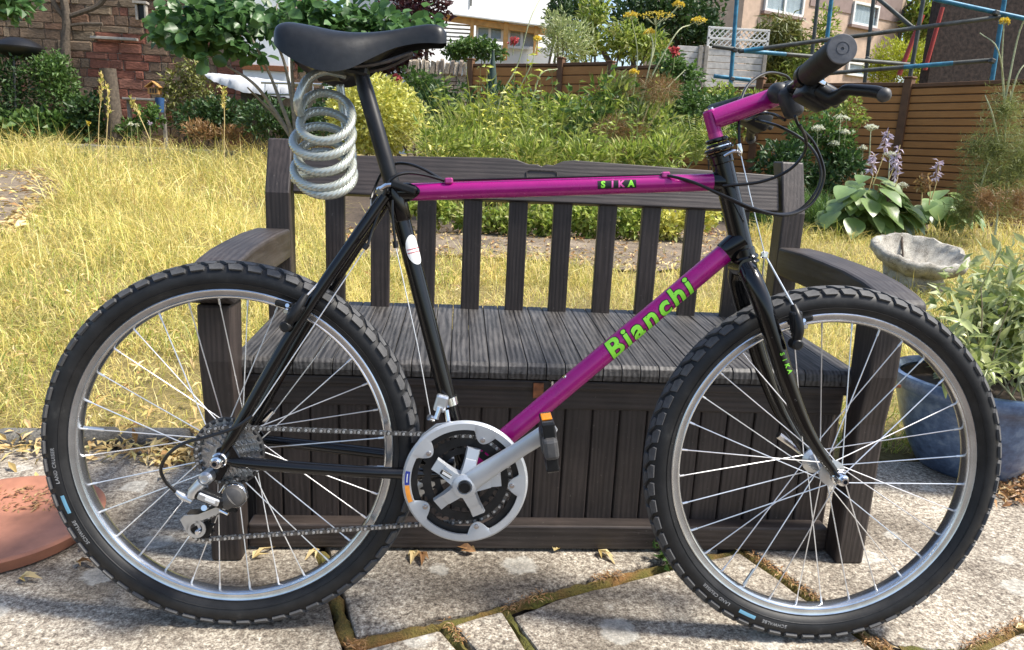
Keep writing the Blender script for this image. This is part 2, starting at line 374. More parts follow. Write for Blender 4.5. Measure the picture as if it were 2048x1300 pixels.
leafmat('grass_dry', [(0.72, 0.55, 0.17), (0.86, 0.70, 0.28), (0.55, 0.50, 0.10), (0.80, 0.64, 0.21), (0.40, 0.42, 0.06), (0.90, 0.78, 0.38), (0.28, 0.34, 0.05), (0.62, 0.44, 0.17), (0.46, 0.48, 0.10)], 0.35, 0.6)
leafmat('grass_green', [(0.10, 0.15, 0.022), (0.20, 0.27, 0.04), (0.38, 0.42, 0.08), (0.28, 0.34, 0.06), (0.50, 0.46, 0.16)], 0.4)
leafmat('leaf_dark', [(0.022, 0.055, 0.015), (0.04, 0.085, 0.02), (0.055, 0.11, 0.03), (0.03, 0.07, 0.02)], 0.25)
leafmat('leaf_mid', [(0.05, 0.11, 0.022), (0.085, 0.16, 0.035), (0.12, 0.20, 0.045), (0.06, 0.13, 0.03)], 0.35)
leafmat('leaf_tree', [(0.05, 0.12, 0.03), (0.075, 0.16, 0.05), (0.11, 0.22, 0.07), (0.04, 0.10, 0.025)], 0.4, 0.4)
leafmat('leaf_bright', [(0.09, 0.15, 0.022), (0.18, 0.26, 0.035), (0.30, 0.38, 0.06), (0.40, 0.45, 0.10), (0.24, 0.31, 0.05), (0.46, 0.44, 0.16)], 0.4)
leafmat('leaf_golden', [(0.55, 0.52, 0.07), (0.70, 0.66, 0.17), (0.36, 0.40, 0.06), (0.76, 0.72, 0.28)], 0.3)
leafmat('leaf_lime', [(0.36, 0.40, 0.03), (0.48, 0.50, 0.05), (0.28, 0.34, 0.03)], 0.3)
leafmat('leaf_purple', [(0.035, 0.010, 0.014), (0.07, 0.018, 0.022), (0.05, 0.022, 0.018)], 0.3)
leafmat('leaf_cypress', [(0.17, 0.19, 0.035), (0.11, 0.14, 0.03), (0.25, 0.24, 0.06), (0.09, 0.10, 0.025)], 0.25)
leafmat('leaf_hosta', [(0.10, 0.20, 0.07), (0.16, 0.27, 0.11), (0.22, 0.33, 0.15)], 0.3, 0.35)
leafmat('leaf_pale', [(0.22, 0.29, 0.08), (0.36, 0.42, 0.16), (0.48, 0.51, 0.26), (0.28, 0.35, 0.10), (0.54, 0.56, 0.34)], 0.3, 0.4)
leafmat('leaf_fennel', [(0.20, 0.24, 0.07), (0.28, 0.30, 0.10), (0.15, 0.19, 0.06)], 0.4)
leafmat('leaf_brown', [(0.30, 0.17, 0.07), (0.22, 0.12, 0.05), (0.36, 0.24, 0.10)], 0.3)
leafmat('litter', [(0.62, 0.48, 0.20), (0.50, 0.33, 0.12), (0.70, 0.58, 0.30), (0.36, 0.19, 0.07), (0.55, 0.50, 0.18)], 0.2)
leafmat('litter_red', [(0.28, 0.13, 0.05), (0.42, 0.24, 0.10), (0.20, 0.10, 0.045), (0.50, 0.36, 0.16)], 0.2)
leafmat('petal_white', [(0.70, 0.70, 0.58), (0.62, 0.64, 0.46), (0.76, 0.75, 0.66)], 0.3)
leafmat('petal_lilac', [(0.52, 0.43, 0.55), (0.60, 0.52, 0.60)], 0.3)
leafmat('petal_yellow', [(0.66, 0.48, 0.03), (0.74, 0.56, 0.07), (0.55, 0.45, 0.06)], 0.3)
leafmat('petal_red', [(0.45, 0.03, 0.05), (0.55, 0.12, 0.10)], 0.3)
# ================================================================ BICYCLE
bike = thing('bicycle', 'black and magenta mountain bike standing in front of the dark bench', 'bicycle')
bike.matrix_world = Matrix(((BE.x, BN.x, BU.x, BA.x), (BE.y, BN.y, BU.y, BA.y), (BE.z, BN.z, BU.z, BA.z), (0, 0, 0, 1)))
ORG[bike.name] = Vector()
M = MAT; PI = math.pi
RIMR = 0.283; WR = RIMR+0.0485
BBC = Vector((0.414, 0, 0.302))
def cap(n, mb, mat, parent=None, **kw): return mb.build(n, M[mat], parent or bike, **kw)
def V3(x, y, z): return Vector((x, y, z))
# ---- wheels
def gear_outline(r, t, amp=0.0045):
    P = []
    for i in range(t):
        for f, rr in ((0.0, r-amp*0.5), (0.28, r-amp*0.4), (0.42, r+amp*0.5), (0.58, r+amp*0.5), (0.72, r-amp*0.4)):
            a = 2*PI*(i+f)/t; P.append((rr*math.cos(a), rr*math.sin(a)))
    return P
def gear_ring(mb, c, r, t, rin, y, th, amp=0.0045):
    P = gear_outline(r, t, amp); n = len(P); V = []
    for (x, z) in P:
        a = math.atan2(z, x); V += [(c[0]+x, y, c[2]+z), (c[0]+x, y+th, c[2]+z), (c[0]+rin*math.cos(a), y, c[2]+rin*math.sin(a)), (c[0]+rin*math.cos(a), y+th, c[2]+rin*math.sin(a))]
    F = []
    for i in range(n):
        j = (i+1) % n; a, b = 4*i, 4*j
        F += [[a, b, b+1, a+1], [a, a+2, b+2, b], [a+1, b+1, b+3, a+3], [a+2, a+3, b+3, b+2]]
    mb.add(V, F)
NB = 62
def tyre_pt(phi, s, h):
    r = 0.3045+(0.0235+h)*math.cos(phi); y = -(0.0245+h)*math.sin(phi); a = s/0.3265
    return Vector((r*math.sin(a), y, r*math.cos(a)))
def knob(polys, sgn=1):
    mb = MB()
    for poly, h in polys:
        n = len(poly); V = [tyre_pt(R(p), s/1000, -0.001) for s, p in poly]+[tyre_pt(R(p)*0.985+0.0, s/1000*0.93, h) for s, p in poly]
        if sgn < 0: V = [Vector((v.x, -v.y, v.z)) for v in V]
        mb.add(V, [list(range(n, 2*n))]+[[i, (i+1) % n, n+(i+1) % n, n+i] for i in range(n)])
    return mb
SIDE = [([(-14, 35), (6, 32), (14, 44), (13, 59), (-10, 59)], 0.0046)]
CENT = [([(-16, 1.5), (0, 1.5), (15, 13), (14, 30), (0, 30), (-7, 17)], 0.0042)]
ks = knob(SIDE).build('tread_block', M['tread_rubber'], None, smooth=False); kc = knob(CENT).build('tread_block', M['tread_rubber'], None, smooth=False)
kside, kcent = ks.data, kc.data; bpy.data.objects.remove(ks); bpy.data.objects.remove(kc)
def text_mesh(body, size=1.0, bold=0.0, shear=0.0, space=1.0):
    cu = bpy.data.curves.new('t', 'FONT'); cu.body = body; cu.size = size; cu.offset = bold; cu.shear = shear; cu.space_character = space
    cu.align_x = 'CENTER'; cu.align_y = 'CENTER'; cu.resolution_u = 3
    o = bpy.data.objects.new('t', cu); COL.objects.link(o); dg = bpy.context.evaluated_depsgraph_get(); dg.update()
    me = bpy.data.meshes.new_from_object(o.evaluated_get(dg)); bpy.data.objects.remove(o)
    bm = bmesh.new(); bm.from_mesh(me); bmesh.ops.remove_doubles(bm, verts=bm.verts, dist=1e-5*size)
    return bm
def map_text(bm, fn, cuts, name, mat, parent):
    for ax, vals in cuts:
        for v in vals:
            nrm = (1, 0, 0) if ax == 0 else (0, 1, 0); co = (v, 0, 0) if ax == 0 else (0, v, 0)
            bmesh.ops.bisect_plane(bm, geom=bm.verts[:]+bm.edges[:]+bm.faces[:], plane_co=co, plane_no=nrm)
    for v in bm.verts: v.co = fn(v.co.x, v.co.y)
    me = bpy.data.meshes.new(name); bm.to_mesh(me); bm.free(); return link(name, me, M[mat], parent)
def wheel(x, steer, rear, txt_ang):
    wh = bpy.data.objects.new('rear_wheel' if rear else 'front_wheel', None); COL.objects.link(wh); wh.parent = bike
    wh.location = (x, 0, WR); wh.rotation_euler = (0, 0, steer); wh.empty_display_size = 0.05; ORG[wh.name] = Vector()
    # tyre carcass, rim
    pr = [(0.3045+0.0235*math.cos(a), 0.0245*math.sin(a)) for a in np.linspace(-2.75, 2.75, 22)]
    MB().lathe(pr, seg=120).build('tyre', M['rubber'], wh)
    pr = [(0.2838, -0.0135), (0.2850, -0.012), (0.2838, -0.0105), (0.278, -0.010), (0.278, 0.010), (0.2838, 0.0105), (0.2850, 0.012), (0.2838, 0.0135),
          (0.2820, 0.0143), (0.2802, 0.0134), (0.2725, 0.0128), (0.2712, 0.0138), (0.2690, 0.0128), (0.2672, 0.0095), (0.2660, 0), (0.2672, -0.0095), (0.2690, -0.0128), (0.2712, -0.0138), (0.2725, -0.0128), (0.2802, -0.0134), (0.2820, -0.0143)]
    MB().lathe(pr, seg=120, closed=True).build('rim', M['rim_alu'], wh, angle=25)
    # moulded lines on the sidewall
    mb = MB()
    for rr, yy in ((0.2905, -0.0183), (0.2945, -0.0226)):
        mb.lathe([(rr-0.0006, yy+0.0006), (rr, yy-0.0009), (rr+0.0006, yy+0.0004)], seg=96)
    mb.build('sidewall_bead', M['rubber'], wh)
    off = random.random()*0.1
    for i in range(NB):
        for me, da in ((kside, 0), (kcent, 0.5)):
            o = link('tread_block', me, None, wh); o.rotation_euler = (0, 2*PI*(i+da)/NB+off, 0)
    far = MB()
    for i in range(NB):
        for poly, da in ((SIDE, 0.25), (CENT, 0.75)):
            k = knob(poly, -1); rot = Matrix.Rotation(2*PI*(i+da)/NB+off, 3, 'Y'); far.add([rot @ v for v in k.V], k.F)
    setp(far.build('tread', M['tread_rubber'], wh, smooth=False, recalc=False), kind='stuff')
    # spokes
    fy = (-0.021, 0.032) if rear else (-0.033, 0.033); fr = 0.0225 if rear else 0.0195
    for side, hole, rimang in ((0, 0, 61.9), (0, 22.5, -39.4), (1, 11.25, 73.1), (1, 33.75, -5.6)):
        a, b_ = R(hole), R(rimang); yy = fy[side]
        p = V3(fr*math.sin(a), yy+(-0.002 if side == 0 else 0.002), fr*math.cos(a)); q = V3(0.2675*math.sin(b_), 0.003*(1 if side else -1), 0.2675*math.cos(b_))
        n1 = q+(p-q).normalized()*0.012
        mb = MB().tube([p, n1], 0.00105, 6).tube([n1, q], 0.0019, 6); o = mb.build('spoke', M['spoke_steel'], wh)
        for k in range(1, 8):
            c = link('spoke', o.data, None, wh); c.rotation_euler = (0, R(45*k), 0)
        o.rotation_euler = (0, 0.0001, 0)
    hub = [(0.0, -0.05), (0.008, -0.05), (0.008, fy[0]-0.006), (fr+0.004, fy[0]-0.004), (fr+0.004, fy[0]), (0.015, fy[0]+0.004), (0.012, 0), (0.015, fy[1]-0.004), (fr+0.004, fy[1]), (fr+0.004, fy[1]+0.004), (0.008, fy[1]+0.006), (0.008, 0.052), (0, 0.052)]
    MB().lathe(hub, seg=28).build('hub', M['aluminium'], wh, angle=30)
    # quick release: nut this side, lever the other
    e = 0.0 if rear else 0.012
    MB().lathe([(0.0040, -0.090+e), (0.0040, -0.0965+e), (0.0062, -0.0965+e), (0.0072, -0.0945+e), (0.0072, -0.090+e), (0.010, -0.089+e), (0.011, -0.084+e), (0.011, -0.076+e), (0.013, -0.074+e), (0.013, -0.066+e), (0.006, -0.064+e), (0.006, -0.045)], seg=20).build('axle_nut', M['chrome'], wh, angle=30)
    MB().lathe([(0.0041, -0.0915+e), (0.0, -0.0915+e)], seg=12).build('axle_bore', M['plastic_black'], wh)
    qx = 0.045 if rear else -0.050
    qz = 0.048 if rear else 0.034
    MB().tube([(0, 0.06, 0), (qx*0.35, 0.085, qz*0.35), (qx, 0.085, qz)], [0.007, 0.006, 0.0075], 8).build('release_lever', M['chrome'], wh)
    MB().tube([(0.2635*math.sin(R(-84 if rear else -151)), 0, 0.2635*math.cos(R(-84 if rear else -151))), (0.228*math.sin(R(-84 if rear else -151)), 0, 0.228*math.cos(R(-84 if rear else -151)))], 0.003, 8).build('valve_stem', M['aluminium'], wh)
    # sidewall lettering
    def side(a0, rr, flip):
        def fn(u, v):
            ang = a0+u/rr; r2 = rr-v if flip else rr+v
            ph = math.acos(max(-1, min(1, (r2-0.3045)/0.0235))); y = -(0.0245*math.sin(ph)+0.0007)
            return Vector((r2*math.sin(ang), y, r2*math.cos(ang)))
        return fn
    for body, da, size, mat in (('SCHWALBE', 0.0, 0.0085, 'tyre_print'), ('LAND CRUISER', 0.42, 0.0085, 'tyre_print')):
        bm = text_mesh(body, size, 0.0002, 0.1, 1.15)
        xs = [v.co.x for v in bm.verts]
        map_text(bm, side(R(txt_ang)+da, 0.3035, False), [(0, np.arange(min(xs), max(xs), 0.006))], 'tyre_lettering', mat, wh)
    bm = bmesh.new(); bmesh.ops.create_grid(bm, x_segments=8, y_segments=2, size=0.5)
    for v in bm.verts: v.co.x *= 0.034; v.co.y *= 0.0065
    map_text(bm, side(R(txt_ang)+0.185, 0.3035, False), [], 'tyre_stripe', 'cyan_decal', wh)
    return wh
rw = wheel(0.0, 0.0, True, -121); fwh = wheel(WB, 0.0266, False, -166)
bpy.context.view_layer.update()
# ---- cassette
mb = MB()
for i, t in enumerate((28, 24, 21, 18, 16, 14, 12)):
    gear_ring(mb, (0, 0, WR), t*0.0127/(2*PI)+0.001, t, 0.012+0.004*(6-i)*0.5, -0.030-0.0047*i, 0.002, 0.0065)
mb.lathe([(0.02, -0.03), (0.018, -0.06), (0.0, -0.062)], (0, 0, WR), seg=24)
cas = cap('cassette', mb, 'sprocket', smooth=False)
MB().lathe([(0.058, -0.0255), (0.062, -0.0245), (0.03, -0.024)], (0, 0, WR), seg=40).build('spoke_guard', M['plastic_dusty'], cas)
# ---- frame
st_top = K(786, 372); ht_t = K(1441, 312); ht_b = K(1488, 512)
seat_ax = (st_top-BBC).normalized()
frame = bpy.data.objects.new('frame', None); COL.objects.link(frame); frame.parent = bike; ORG[frame.name] = Vector()
fc = lambda n, mb, mat, **kw: mb.build(n, M[mat], frame, **kw)
fc('seat_tube', MB().tube([BBC, st_top], 0.0152, 20), 'paint_black')
fc('seat_lug', MB().tube([st_top-seat_ax*0.062, st_top-seat_ax*0.060, st_top-seat_ax*0.012, st_top], [0.0155, 0.0172, 0.0178, 0.0172], 20), 'paint_black')
tt0, tt1 = K(800, 385), K(1447, 363.5)
td = (tt1-tt0).normalized()
fc('top_tube', MB().tube([tt0+td*0.012, tt1-td*0.012], 0.0150, 24), 'paint_magenta')
# the seat lug's sleeve ends in a point on the tube
sl = MB(); n = 24
ring0 = []; ring1 = []
uu, vv = V3(0, -1, 0), V3(0, 0, 1)
for k in range(n):
    a = 2*PI*k/n; d = uu*math.cos(a)+vv*math.sin(a); L = 0.014+0.022*max(0, math.cos(a))**2
    ring0.append(tt0-td*0.006+d*0.0166); ring1.append(tt0+td*L+d*0.0163)
sl.add(ring0+ring1, [[k, (k+1) % n, n+(k+1) % n, n+k] for k in range(n)])
fc('top_tube_sleeve', sl, 'paint_black')
fc('top_tube_collar', MB().tube([tt1-td*0.020, tt1-td*0.018, tt1+td*0.004], [0.0152, 0.0168, 0.0178], 20), 'paint_black')
dt1 = K(1478, 482); dt0 = BBC.copy(); dd = (dt1-dt0).normalized()
fc('down_tube', MB().tube([dt0, dt1-dd*0.01], 0.0176, 24), 'paint_magenta')
fc('down_tube_collar', MB().tube([dt1-dd*0.034, dt1-dd*0.032, dt1+dd*0.004], [0.0178, 0.0194, 0.0210], 20), 'paint_black')
hd = (ht_b-ht_t).normalized()
fc('head_tube', MB().tube([ht_t, ht_t+hd*0.012, ht_t+hd*0.014, ht_b-hd*0.014, ht_b-hd*0.012, ht_b], [0.0205, 0.0205, 0.0185, 0.0185, 0.0205, 0.0205], 24), 'paint_black')
fc('bottom_bracket', MB().lathe([(0, -0.036), (0.0205, -0.036), (0.0205, 0.036), (0, 0.036)], BBC, seg=24), 'paint_black', angle=30)
for s in (-1, 1):
    ss = [V3(st_top.x-0.004, s*0.020, st_top.z-0.022), K(700, 505)*1.0, K(480, 850)*1.0]
    a = K(770, 392, 0.021); b = K(600, 640, 0.052); c = K(478, 852, 0.064); d = V3(0.0, -0.066, WR+0.004)
    pts = [V3(p.x, s*abs(p.y), p.z) for p in (a, b, c, d)]
    fc('seat_stay', MB().tube(spline(pts, 5), [0.0102]*11+[0.0096, 0.0088, 0.0078, 0.0068, 0.0062], 14), 'paint_black')
    pts = [V3(0.012, s*0.066, WR-0.004), V3(0.10, s*0.064, WR-0.010), V3(0.26, s*0.052, WR-0.020), V3(0.39, s*0.026, BBC.z+0.002)]
    fc('chain_stay', MB().tube(spline(pts, 5), [0.007]+[0.0102]*14+[0.0108], 14), 'paint_black')
    pl = [(-0.012, -0.012), (0.02, -0.016), (0.034, 0.006), (0.018, 0.03), (-0.006, 0.018)]
    if s < 0: pl = [(-0.012, -0.012), (-0.014, -0.036), (0.000, -0.038), (0.014, -0.014), (0.034, 0.002), (0.018, 0.03), (-0.006, 0.018)]
    fc('dropout', MB().prism(pl, V3(0.0, s*0.066+0.003, WR), (1, 0, 0), (0, 0, 1), 0.006), 'paint_black', bevel=0.001)
fc('stay_bridge', MB().tube([V3(K(640, 590).x, -0.045, K(640, 590).z), V3(K(640, 590).x, 0.045, K(640, 590).z)], 0.007, 10), 'paint_black')
# ---- fork
fork = bpy.data.objects.new('fork', None); COL.objects.link(fork); fork.parent = bike; ORG[fork.name] = Vector()
fp = [K(1492, 536, 0.020), K(1506, 562, 0.040), K(1524, 606, 0.052), K(1548, 680, 0.055), K(1573, 760, 0.056), K(1606, 845, 0.057), K(1640, 905, 0.057), K(1672, 950, 0.057)]
fr_ = [0.0165, 0.0170, 0.0165, 0.0160, 0.0150, 0.0125, 0.0100, 0.0080]
for s in (-1, 1):
    pts = spline([V3(p.x, s*abs(p.y), p.z) for p in fp], 6); rr = [float(np.interp(i/6, range(8), fr_)) for i in range(len(pts))]
    MB().tube(pts, rr, 18).build('fork_blade', M['paint_black'], fork)
    MB().prism([(-0.012, 0.012), (0.012, 0.010), (0.011, -0.010), (0.003, -0.014), (-0.010, -0.008)], V3(WB-0.001, s*0.057+0.003, WR+0.004), (1, 0, 0), (0, 0, 1), 0.006).build('fork_tip', M['paint_black'], fork, bevel=0.001)
MB().tube([V3(fp[0].x, 0.03, fp[0].z), V3(fp[0].x, -0.03, fp[0].z)], 0.0165, 18).tube([ht_b+hd*0.004, ht_b+hd*0.04], 0.018, 18).build('fork_crown', M['paint_black'], fork)
# ---- headset
hs = MB()
for z0, r0, h0 in ((0.0, 0.024, 0.007), (0.009, 0.0255, 0.006), (0.017, 0.0205, 0.005), (0.024, 0.0195, 0.007)):
    hs.lathe([(0.012, 0), (r0-0.002, 0), (r0, 0.002), (r0, h0-0.002), (r0-0.002, h0), (0.012, h0)], ht_t-hd*(z0), ax=-hd, seg=28)
cap('upper_headset', hs, 'paint_black', angle=30)
cap('headset_washer', MB().lathe([(0.012, 0), (0.0225, 0), (0.0225, 0.0025), (0.012, 0.0025)], ht_t-hd*0.0145, ax=-hd, seg=28), 'chrome', angle=30)
hs = MB()
for z0, r0, h0 in ((0.0, 0.024, 0.008), (0.010, 0.0235, 0.006)):
    hs.lathe([(0.012, 0), (r0-0.002, 0), (r0, 0.003), (r0, h0-0.002), (r0-0.003, h0), (0.012, h0)], ht_b+hd*z0, ax=hd, seg=28)
cap('lower_headset', hs, 'paint_black', angle=30)
# ---- stem and handlebar
q0 = ht_t-hd*0.03; q1 = K(1419, 224)
stem = cap('stem', MB().tube([q0, q1], 0.0120, 20).tube([q1, q1+(q1-q0).normalized()*0.003], [0.012, 0.010], 20), 'paint_magenta')
s0, s1 = K(1424, 240), K(1556, 192)
MB().tube([s0, s0+(s1-s0)*0.05, s1], [0.0175, 0.0175, 0.0162], 24).build('stem_extension', M['paint_magenta'], stem)
MB().tube([q1, q1+(q1-q0).normalized()*0.006], 0.0085, 12).build('stem_bolt', M['chrome'], stem, angle=30)
for t_ in (0.06, 0.10, 0.14, 0.18):
    pass
MB().tube([q0, q0+(q1-q0)*0.14, q0+(q1-q0)*0.22], [0.0121, 0.0121, 0.0121], 20).build('worn_stem_foot', M['metal_pink'], stem)
bc = K(1566, 189, 0.0)
MB().lathe([(0.012, -0.024), (0.0175, -0.024), (0.0190, -0.020), (0.0190, 0.020), (0.0175, 0.024), (0.012, 0.024)], bc, seg=24).build('bar_clamp', M['clamp_grey'], stem, angle=30)
MB().lathe([(0, -0.019), (0.009, -0.0175), (0.0155, -0.011), (0.0175, 0), (0.0155, 0.011), (0.009, 0.0175), (0, 0.019)], K(1556, 186, 0.022), seg=20).build('clamp_bolt_head', M['clamp_grey'], stem)
MB().box(K(1580, 205, 0.040), (0.030, 0.030, 0.052), Matrix.Rotation(R(-28), 3, 'Y')).build('clamp_cover', M['clamp_grey'], stem, bevel=0.010, bseg=3)
ge = K(1684, 98, 0.285)
gs = bc+(ge-bc)*0.52
bar = cap('handlebar', MB().tube([V3(ge.x, -ge.y, ge.z), bc+V3(0, 0.03, 0), bc-V3(0, 0.03, 0), ge], 0.0112, 16), 'paint_black')
for s in (-1, 1):
    P = lambda v: V3(v.x, -s*v.y, v.z)
    a, b = P(gs), P(ge); dirn = (b-a).normalized()
    g = MB().tube([a, a+dirn*0.004, b-dirn*0.004, b], [0.0165, 0.0185, 0.0200, 0.0188], 28).build('grip', M['grip_rubber'], bar)
    MB().lathe([(0.0198, -0.0005), (0.0188, 0.0012), (0.0090, 0.0016), (0.0088, 0.0009), (0.0073, 0.0009), (0.0070, 0.0016), (0.0022, 0.0016), (0.0020, 0.0002), (0, 0.0002)], b, ax=dirn, seg=32).build('grip_end', M['grip_cap'], bar, angle=30)
    # gear shifter and brake lever bodies inboard of the grip
    c0 = a-dirn*0.006
    MB().lathe([(0.0115, 0), (0.0185, 0), (0.019, -0.004), (0.019, -0.016), (0.0175, -0.02), (0.0115, -0.02)], c0, ax=dirn, seg=20).build('shifter_clamp', M['plastic_black'], bar, angle=30)
    pod = c0-dirn*0.012+V3(0.016, 0, -0.026)
    rot = Matrix.Rotation(R(25), 3, 'Y')
    MB().box(pod, (0.052, 0.050, 0.036), rot).build('shifter_pod', M['plastic_black'], bar, bevel=0.009, bseg=3)
    MB().box(pod+V3(0.026, -s*-0.004, -0.010), (0.024, 0.010, 0.012), rot).build('shifter_paddle', M['plastic_dusty'], bar, bevel=0.004, bseg=2)
    lv0 = P(K(1640, 176, 0.155))
    MB().tube([c0-dirn*0.03, c0-dirn*0.03+(lv0-c0)*0.45, lv0], [0.016, 0.015, 0.012], 14).build('lever_bracket', M['plastic_black'], bar)
    MB().box(lv0+V3(-0.004, 0, 0.009), (0.020, 0.016, 0.006), rot).build('lever_plate', M['chrome'], bar, bevel=0.001)
    lp = [K(1638, 182, 0.150), K(1664, 196, 0.165), K(1682, 190, 0.185), K(1694, 180, 0.20), K(1722, 181, 0.225), K(1752, 184, 0.25), K(1768, 190, 0.262)]
    lp = spline([P(v) for v in lp], 4); n = len(lp)
    # lever blade, a flattened bar
    MB().tube(lp, [float(np.interp(i/(n-1), [0, 0.25, 0.45, 0.6, 0.95, 1], [0.0125, 0.0115, 0.0090, 0.0082, 0.0085, 0.0080])) for i in range(n)], 12).build('brake_lever', M['plastic_black'], bar)
    MB().lathe([(0, -0.0098), (0.0058, -0.0080), (0.0098, -0.0025), (0.0098, 0.0025), (0.0058, 0.0080), (0, 0.0098)], lp[-1], ax=(lp[-1]-lp[-3]), seg=16).build('lever_ball', M['plastic_dusty'], bar)
# inner clamps near the stem, dark
MB().tube([bc-V3(0, 0.026, 0), bc-V3(0, 0.06, 0)+ (ge-bc)*0.0], [0.0155, 0.0130], 18).build('bar_sleeve', M['plastic_dusty'], bar)
# ---- seat post, saddle
sp0, sp1 = st_top-seat_ax*0.02, K(722, 148)
post = cap('seat_post', MB().tube([sp0, sp1-(sp1-sp0).normalized()*0.022, sp1-(sp1-sp0).normalized()*0.02, sp1], [0.0136, 0.0136, 0.0128, 0.0125], 22), 'plastic_black')
MB().box(sp1+V3(-0.012, 0, 0.006), (0.050, 0.036, 0.016), Matrix.Rotation(R(8), 3, 'Y')).build('seat_clamp', M['plastic_black'], post, bevel=0.004)
for s in (-1, 1):
    MB().tube(spline([V3(0.125, s*0.035, 1.010), V3(0.150, s*0.030, 1.000), V3(0.20, s*0.023, 0.992), V3(0.25, s*0.021, 1.000), V3(0.30, s*0.008, 1.022)], 5), 0.0035, 8).build('saddle_rail', M['steel_dark'], post)
# saddle shell from cross sections: x, half width, top z, skirt z
xs = [K(562, 80).x, K(568, 66).x, K(590, 60).x, K(630, 64).x, K(670, 70).x, K(710, 73).x, K(750, 72).x, K(790, 66).x, K(830, 58).x, K(862, 54).x, K(882, 58).x, K(893, 72).x]
tz = [K(562, 74).z, K(566, 58).z, K(585, 52).z, K(630, 58).z, K(670, 66).z, K(710, 70).z, K(750, 68).z, K(790, 62).z, K(830, 54).z, K(862, 50).z, K(882, 54).z, K(893, 66).z]
hw = [0.030, 0.058, 0.072, 0.075, 0.072, 0.062, 0.045, 0.031, 0.024, 0.021, 0.018, 0.009]
bz = []
for (px, py), h in zip([(562, 80), (568, 89), (590, 108), (630, 131), (670, 143), (710, 139), (750, 118), (790, 98), (830, 88), (862, 86), (882, 87), (893, 86)], hw): bz.append(K(px, py, h).z)
cols = []; ns = 22
for i in range(len(xs)):
    row = []
    for k in range(ns+1):
        t = PI*k/ns; ca, sa = math.cos(t), math.sin(t)
        y = -hw[i]*(abs(ca)**0.72)*(1 if ca > 0 else -1); z = bz[i]+(tz[i]-bz[i])*(sa**0.62)
        row.append(V3(xs[i], y, z))
    cols.append(row)
A_ = [[None]*(ns+1) for _ in range(0)]
for k in range(ns+1):
    A_.append(spline([c[k] for c in cols], 4))
mb = MB(); L = len(A_[0]); mb.V = [A_[k][i] for k in range(ns+1) for i in range(L)]
mb.F = [[k*L+i, k*L+i+1, (k+1)*L+i+1, (k+1)*L+i] for k in range(ns) for i in range(L-1)]
# underside, closed a little above the skirt edge
base = len(mb.V)
for i in range(L):
    p, q = A_[0][i], A_[ns][i]; mb.V += [V3(p.x, p.y*0.90, p.z+0.010), V3(q.x, q.y*0.90, q.z+0.010)]
for i in range(L-1):
    mb.F += [[i, base+2*i, base+2*i+2, i+1], [ns*L+i, ns*L+i+1, base+2*i+3, base+2*i+1], [base+2*i, base+2*i+1, base+2*i+3, base+2*i+2]]
mb.F += [[k*L for k in range(ns+1)], [k*L+L-1 for k in range(ns+1)][::-1]]
cap('saddle', mb, 'saddle_vinyl', angle=60)
# ---- seat quick release
qa = K(764, 384, 0.012)
cl = cap('seat_post_clamp', MB().tube([V3(qa.x, -0.024, qa.z), V3(qa.x, 0.024, qa.z)], 0.0085, 16).tube([V3(qa.x, -0.030, qa.z-0.001), V3(qa.x, -0.023, qa.z)], [0.007, 0.0095], 16), 'chrome')
MB().tube(spline([V3(qa.x, -0.030, qa.z+0.004), K(775, 370, 0.034), K(790, 370, 0.034)], 4), 0.004, 8).build('clamp_arm', M['chrome'], cl)
a, b = K(782, 366, 0.036), K(832, 383, 0.034); dq = (b-a)
MB().box((a+b)/2, (dq.length, 0.008, 0.013), Matrix.Rotation(-math.atan2(dq.z, dq.x), 3, 'Y')).build('clamp_lever', M['plastic_black'], cl, bevel=0.003, bseg=2)
# ---- crankset
ck = bpy.data.objects.new('crankset', None); COL.objects.link(ck); ck.parent = bike; ORG[ck.name] = Vector()
def pol(r, deg, y): return V3(BBC.x+r*math.cos(R(deg)), y, BBC.z+r*math.sin(R(deg)))
for r, t, rin, y in ((0.0985, 48, 0.083, -0.0540), (0.0775, 38, 0.060, -0.0465), (0.0575, 28, 0.044, -0.0390)):
    mb = MB(); gear_ring(mb, BBC, r, t, rin, y, 0.0022, 0.006); o = mb.build('chainring', M['ring_black'], ck, smooth=False)
mb = MB()   # guard: ring with five tabs
def guard_inner(deg):
    k = min(abs(((deg-(-2+72*i)+180) % 360)-180) for i in range(5)); return 0.0935-0.0195*max(0, 1-(k/11.5)**2.2)**0.8 if k < 11.5 else 0.0935
n = 240; V = []; F = []
for i in range(n):
    d = 360*i/n; ri = guard_inner(d)
    V += [pol(ri, d, -0.0625), pol(ri, d, -0.0595), pol(0.1055, d, -0.0625), pol(0.108, d, -0.060), pol(0.1085, d, -0.057), pol(0.105, d, -0.057), pol(max(ri, 0.0935), d, -0.0638), pol(0.1045, d, -0.0638)]
for i in range(n):
    a, b = 8*i, 8*((i+1) % n)
    for p, q in ((1, 0), (0, 6), (6, 7), (7, 3), (3, 4), (4, 5), (5, 1)): F.append([a+p, a+q, b+q, b+p])
mb.add(V, F); mb.build('chain_guard', M['silver_paint'], ck, angle=30)
for i in range(5):
    d = -2+72*i; MB().lathe([(0, -0.0665), (0.0020, -0.0665), (0.0022, -0.0655), (0.0040, -0.0655), (0.0048, -0.0640), (0.0048, -0.062)], pol(0.081, d, 0), seg=14).build('guard_bolt', M['chrome'], ck, angle=30)
mb = MB()
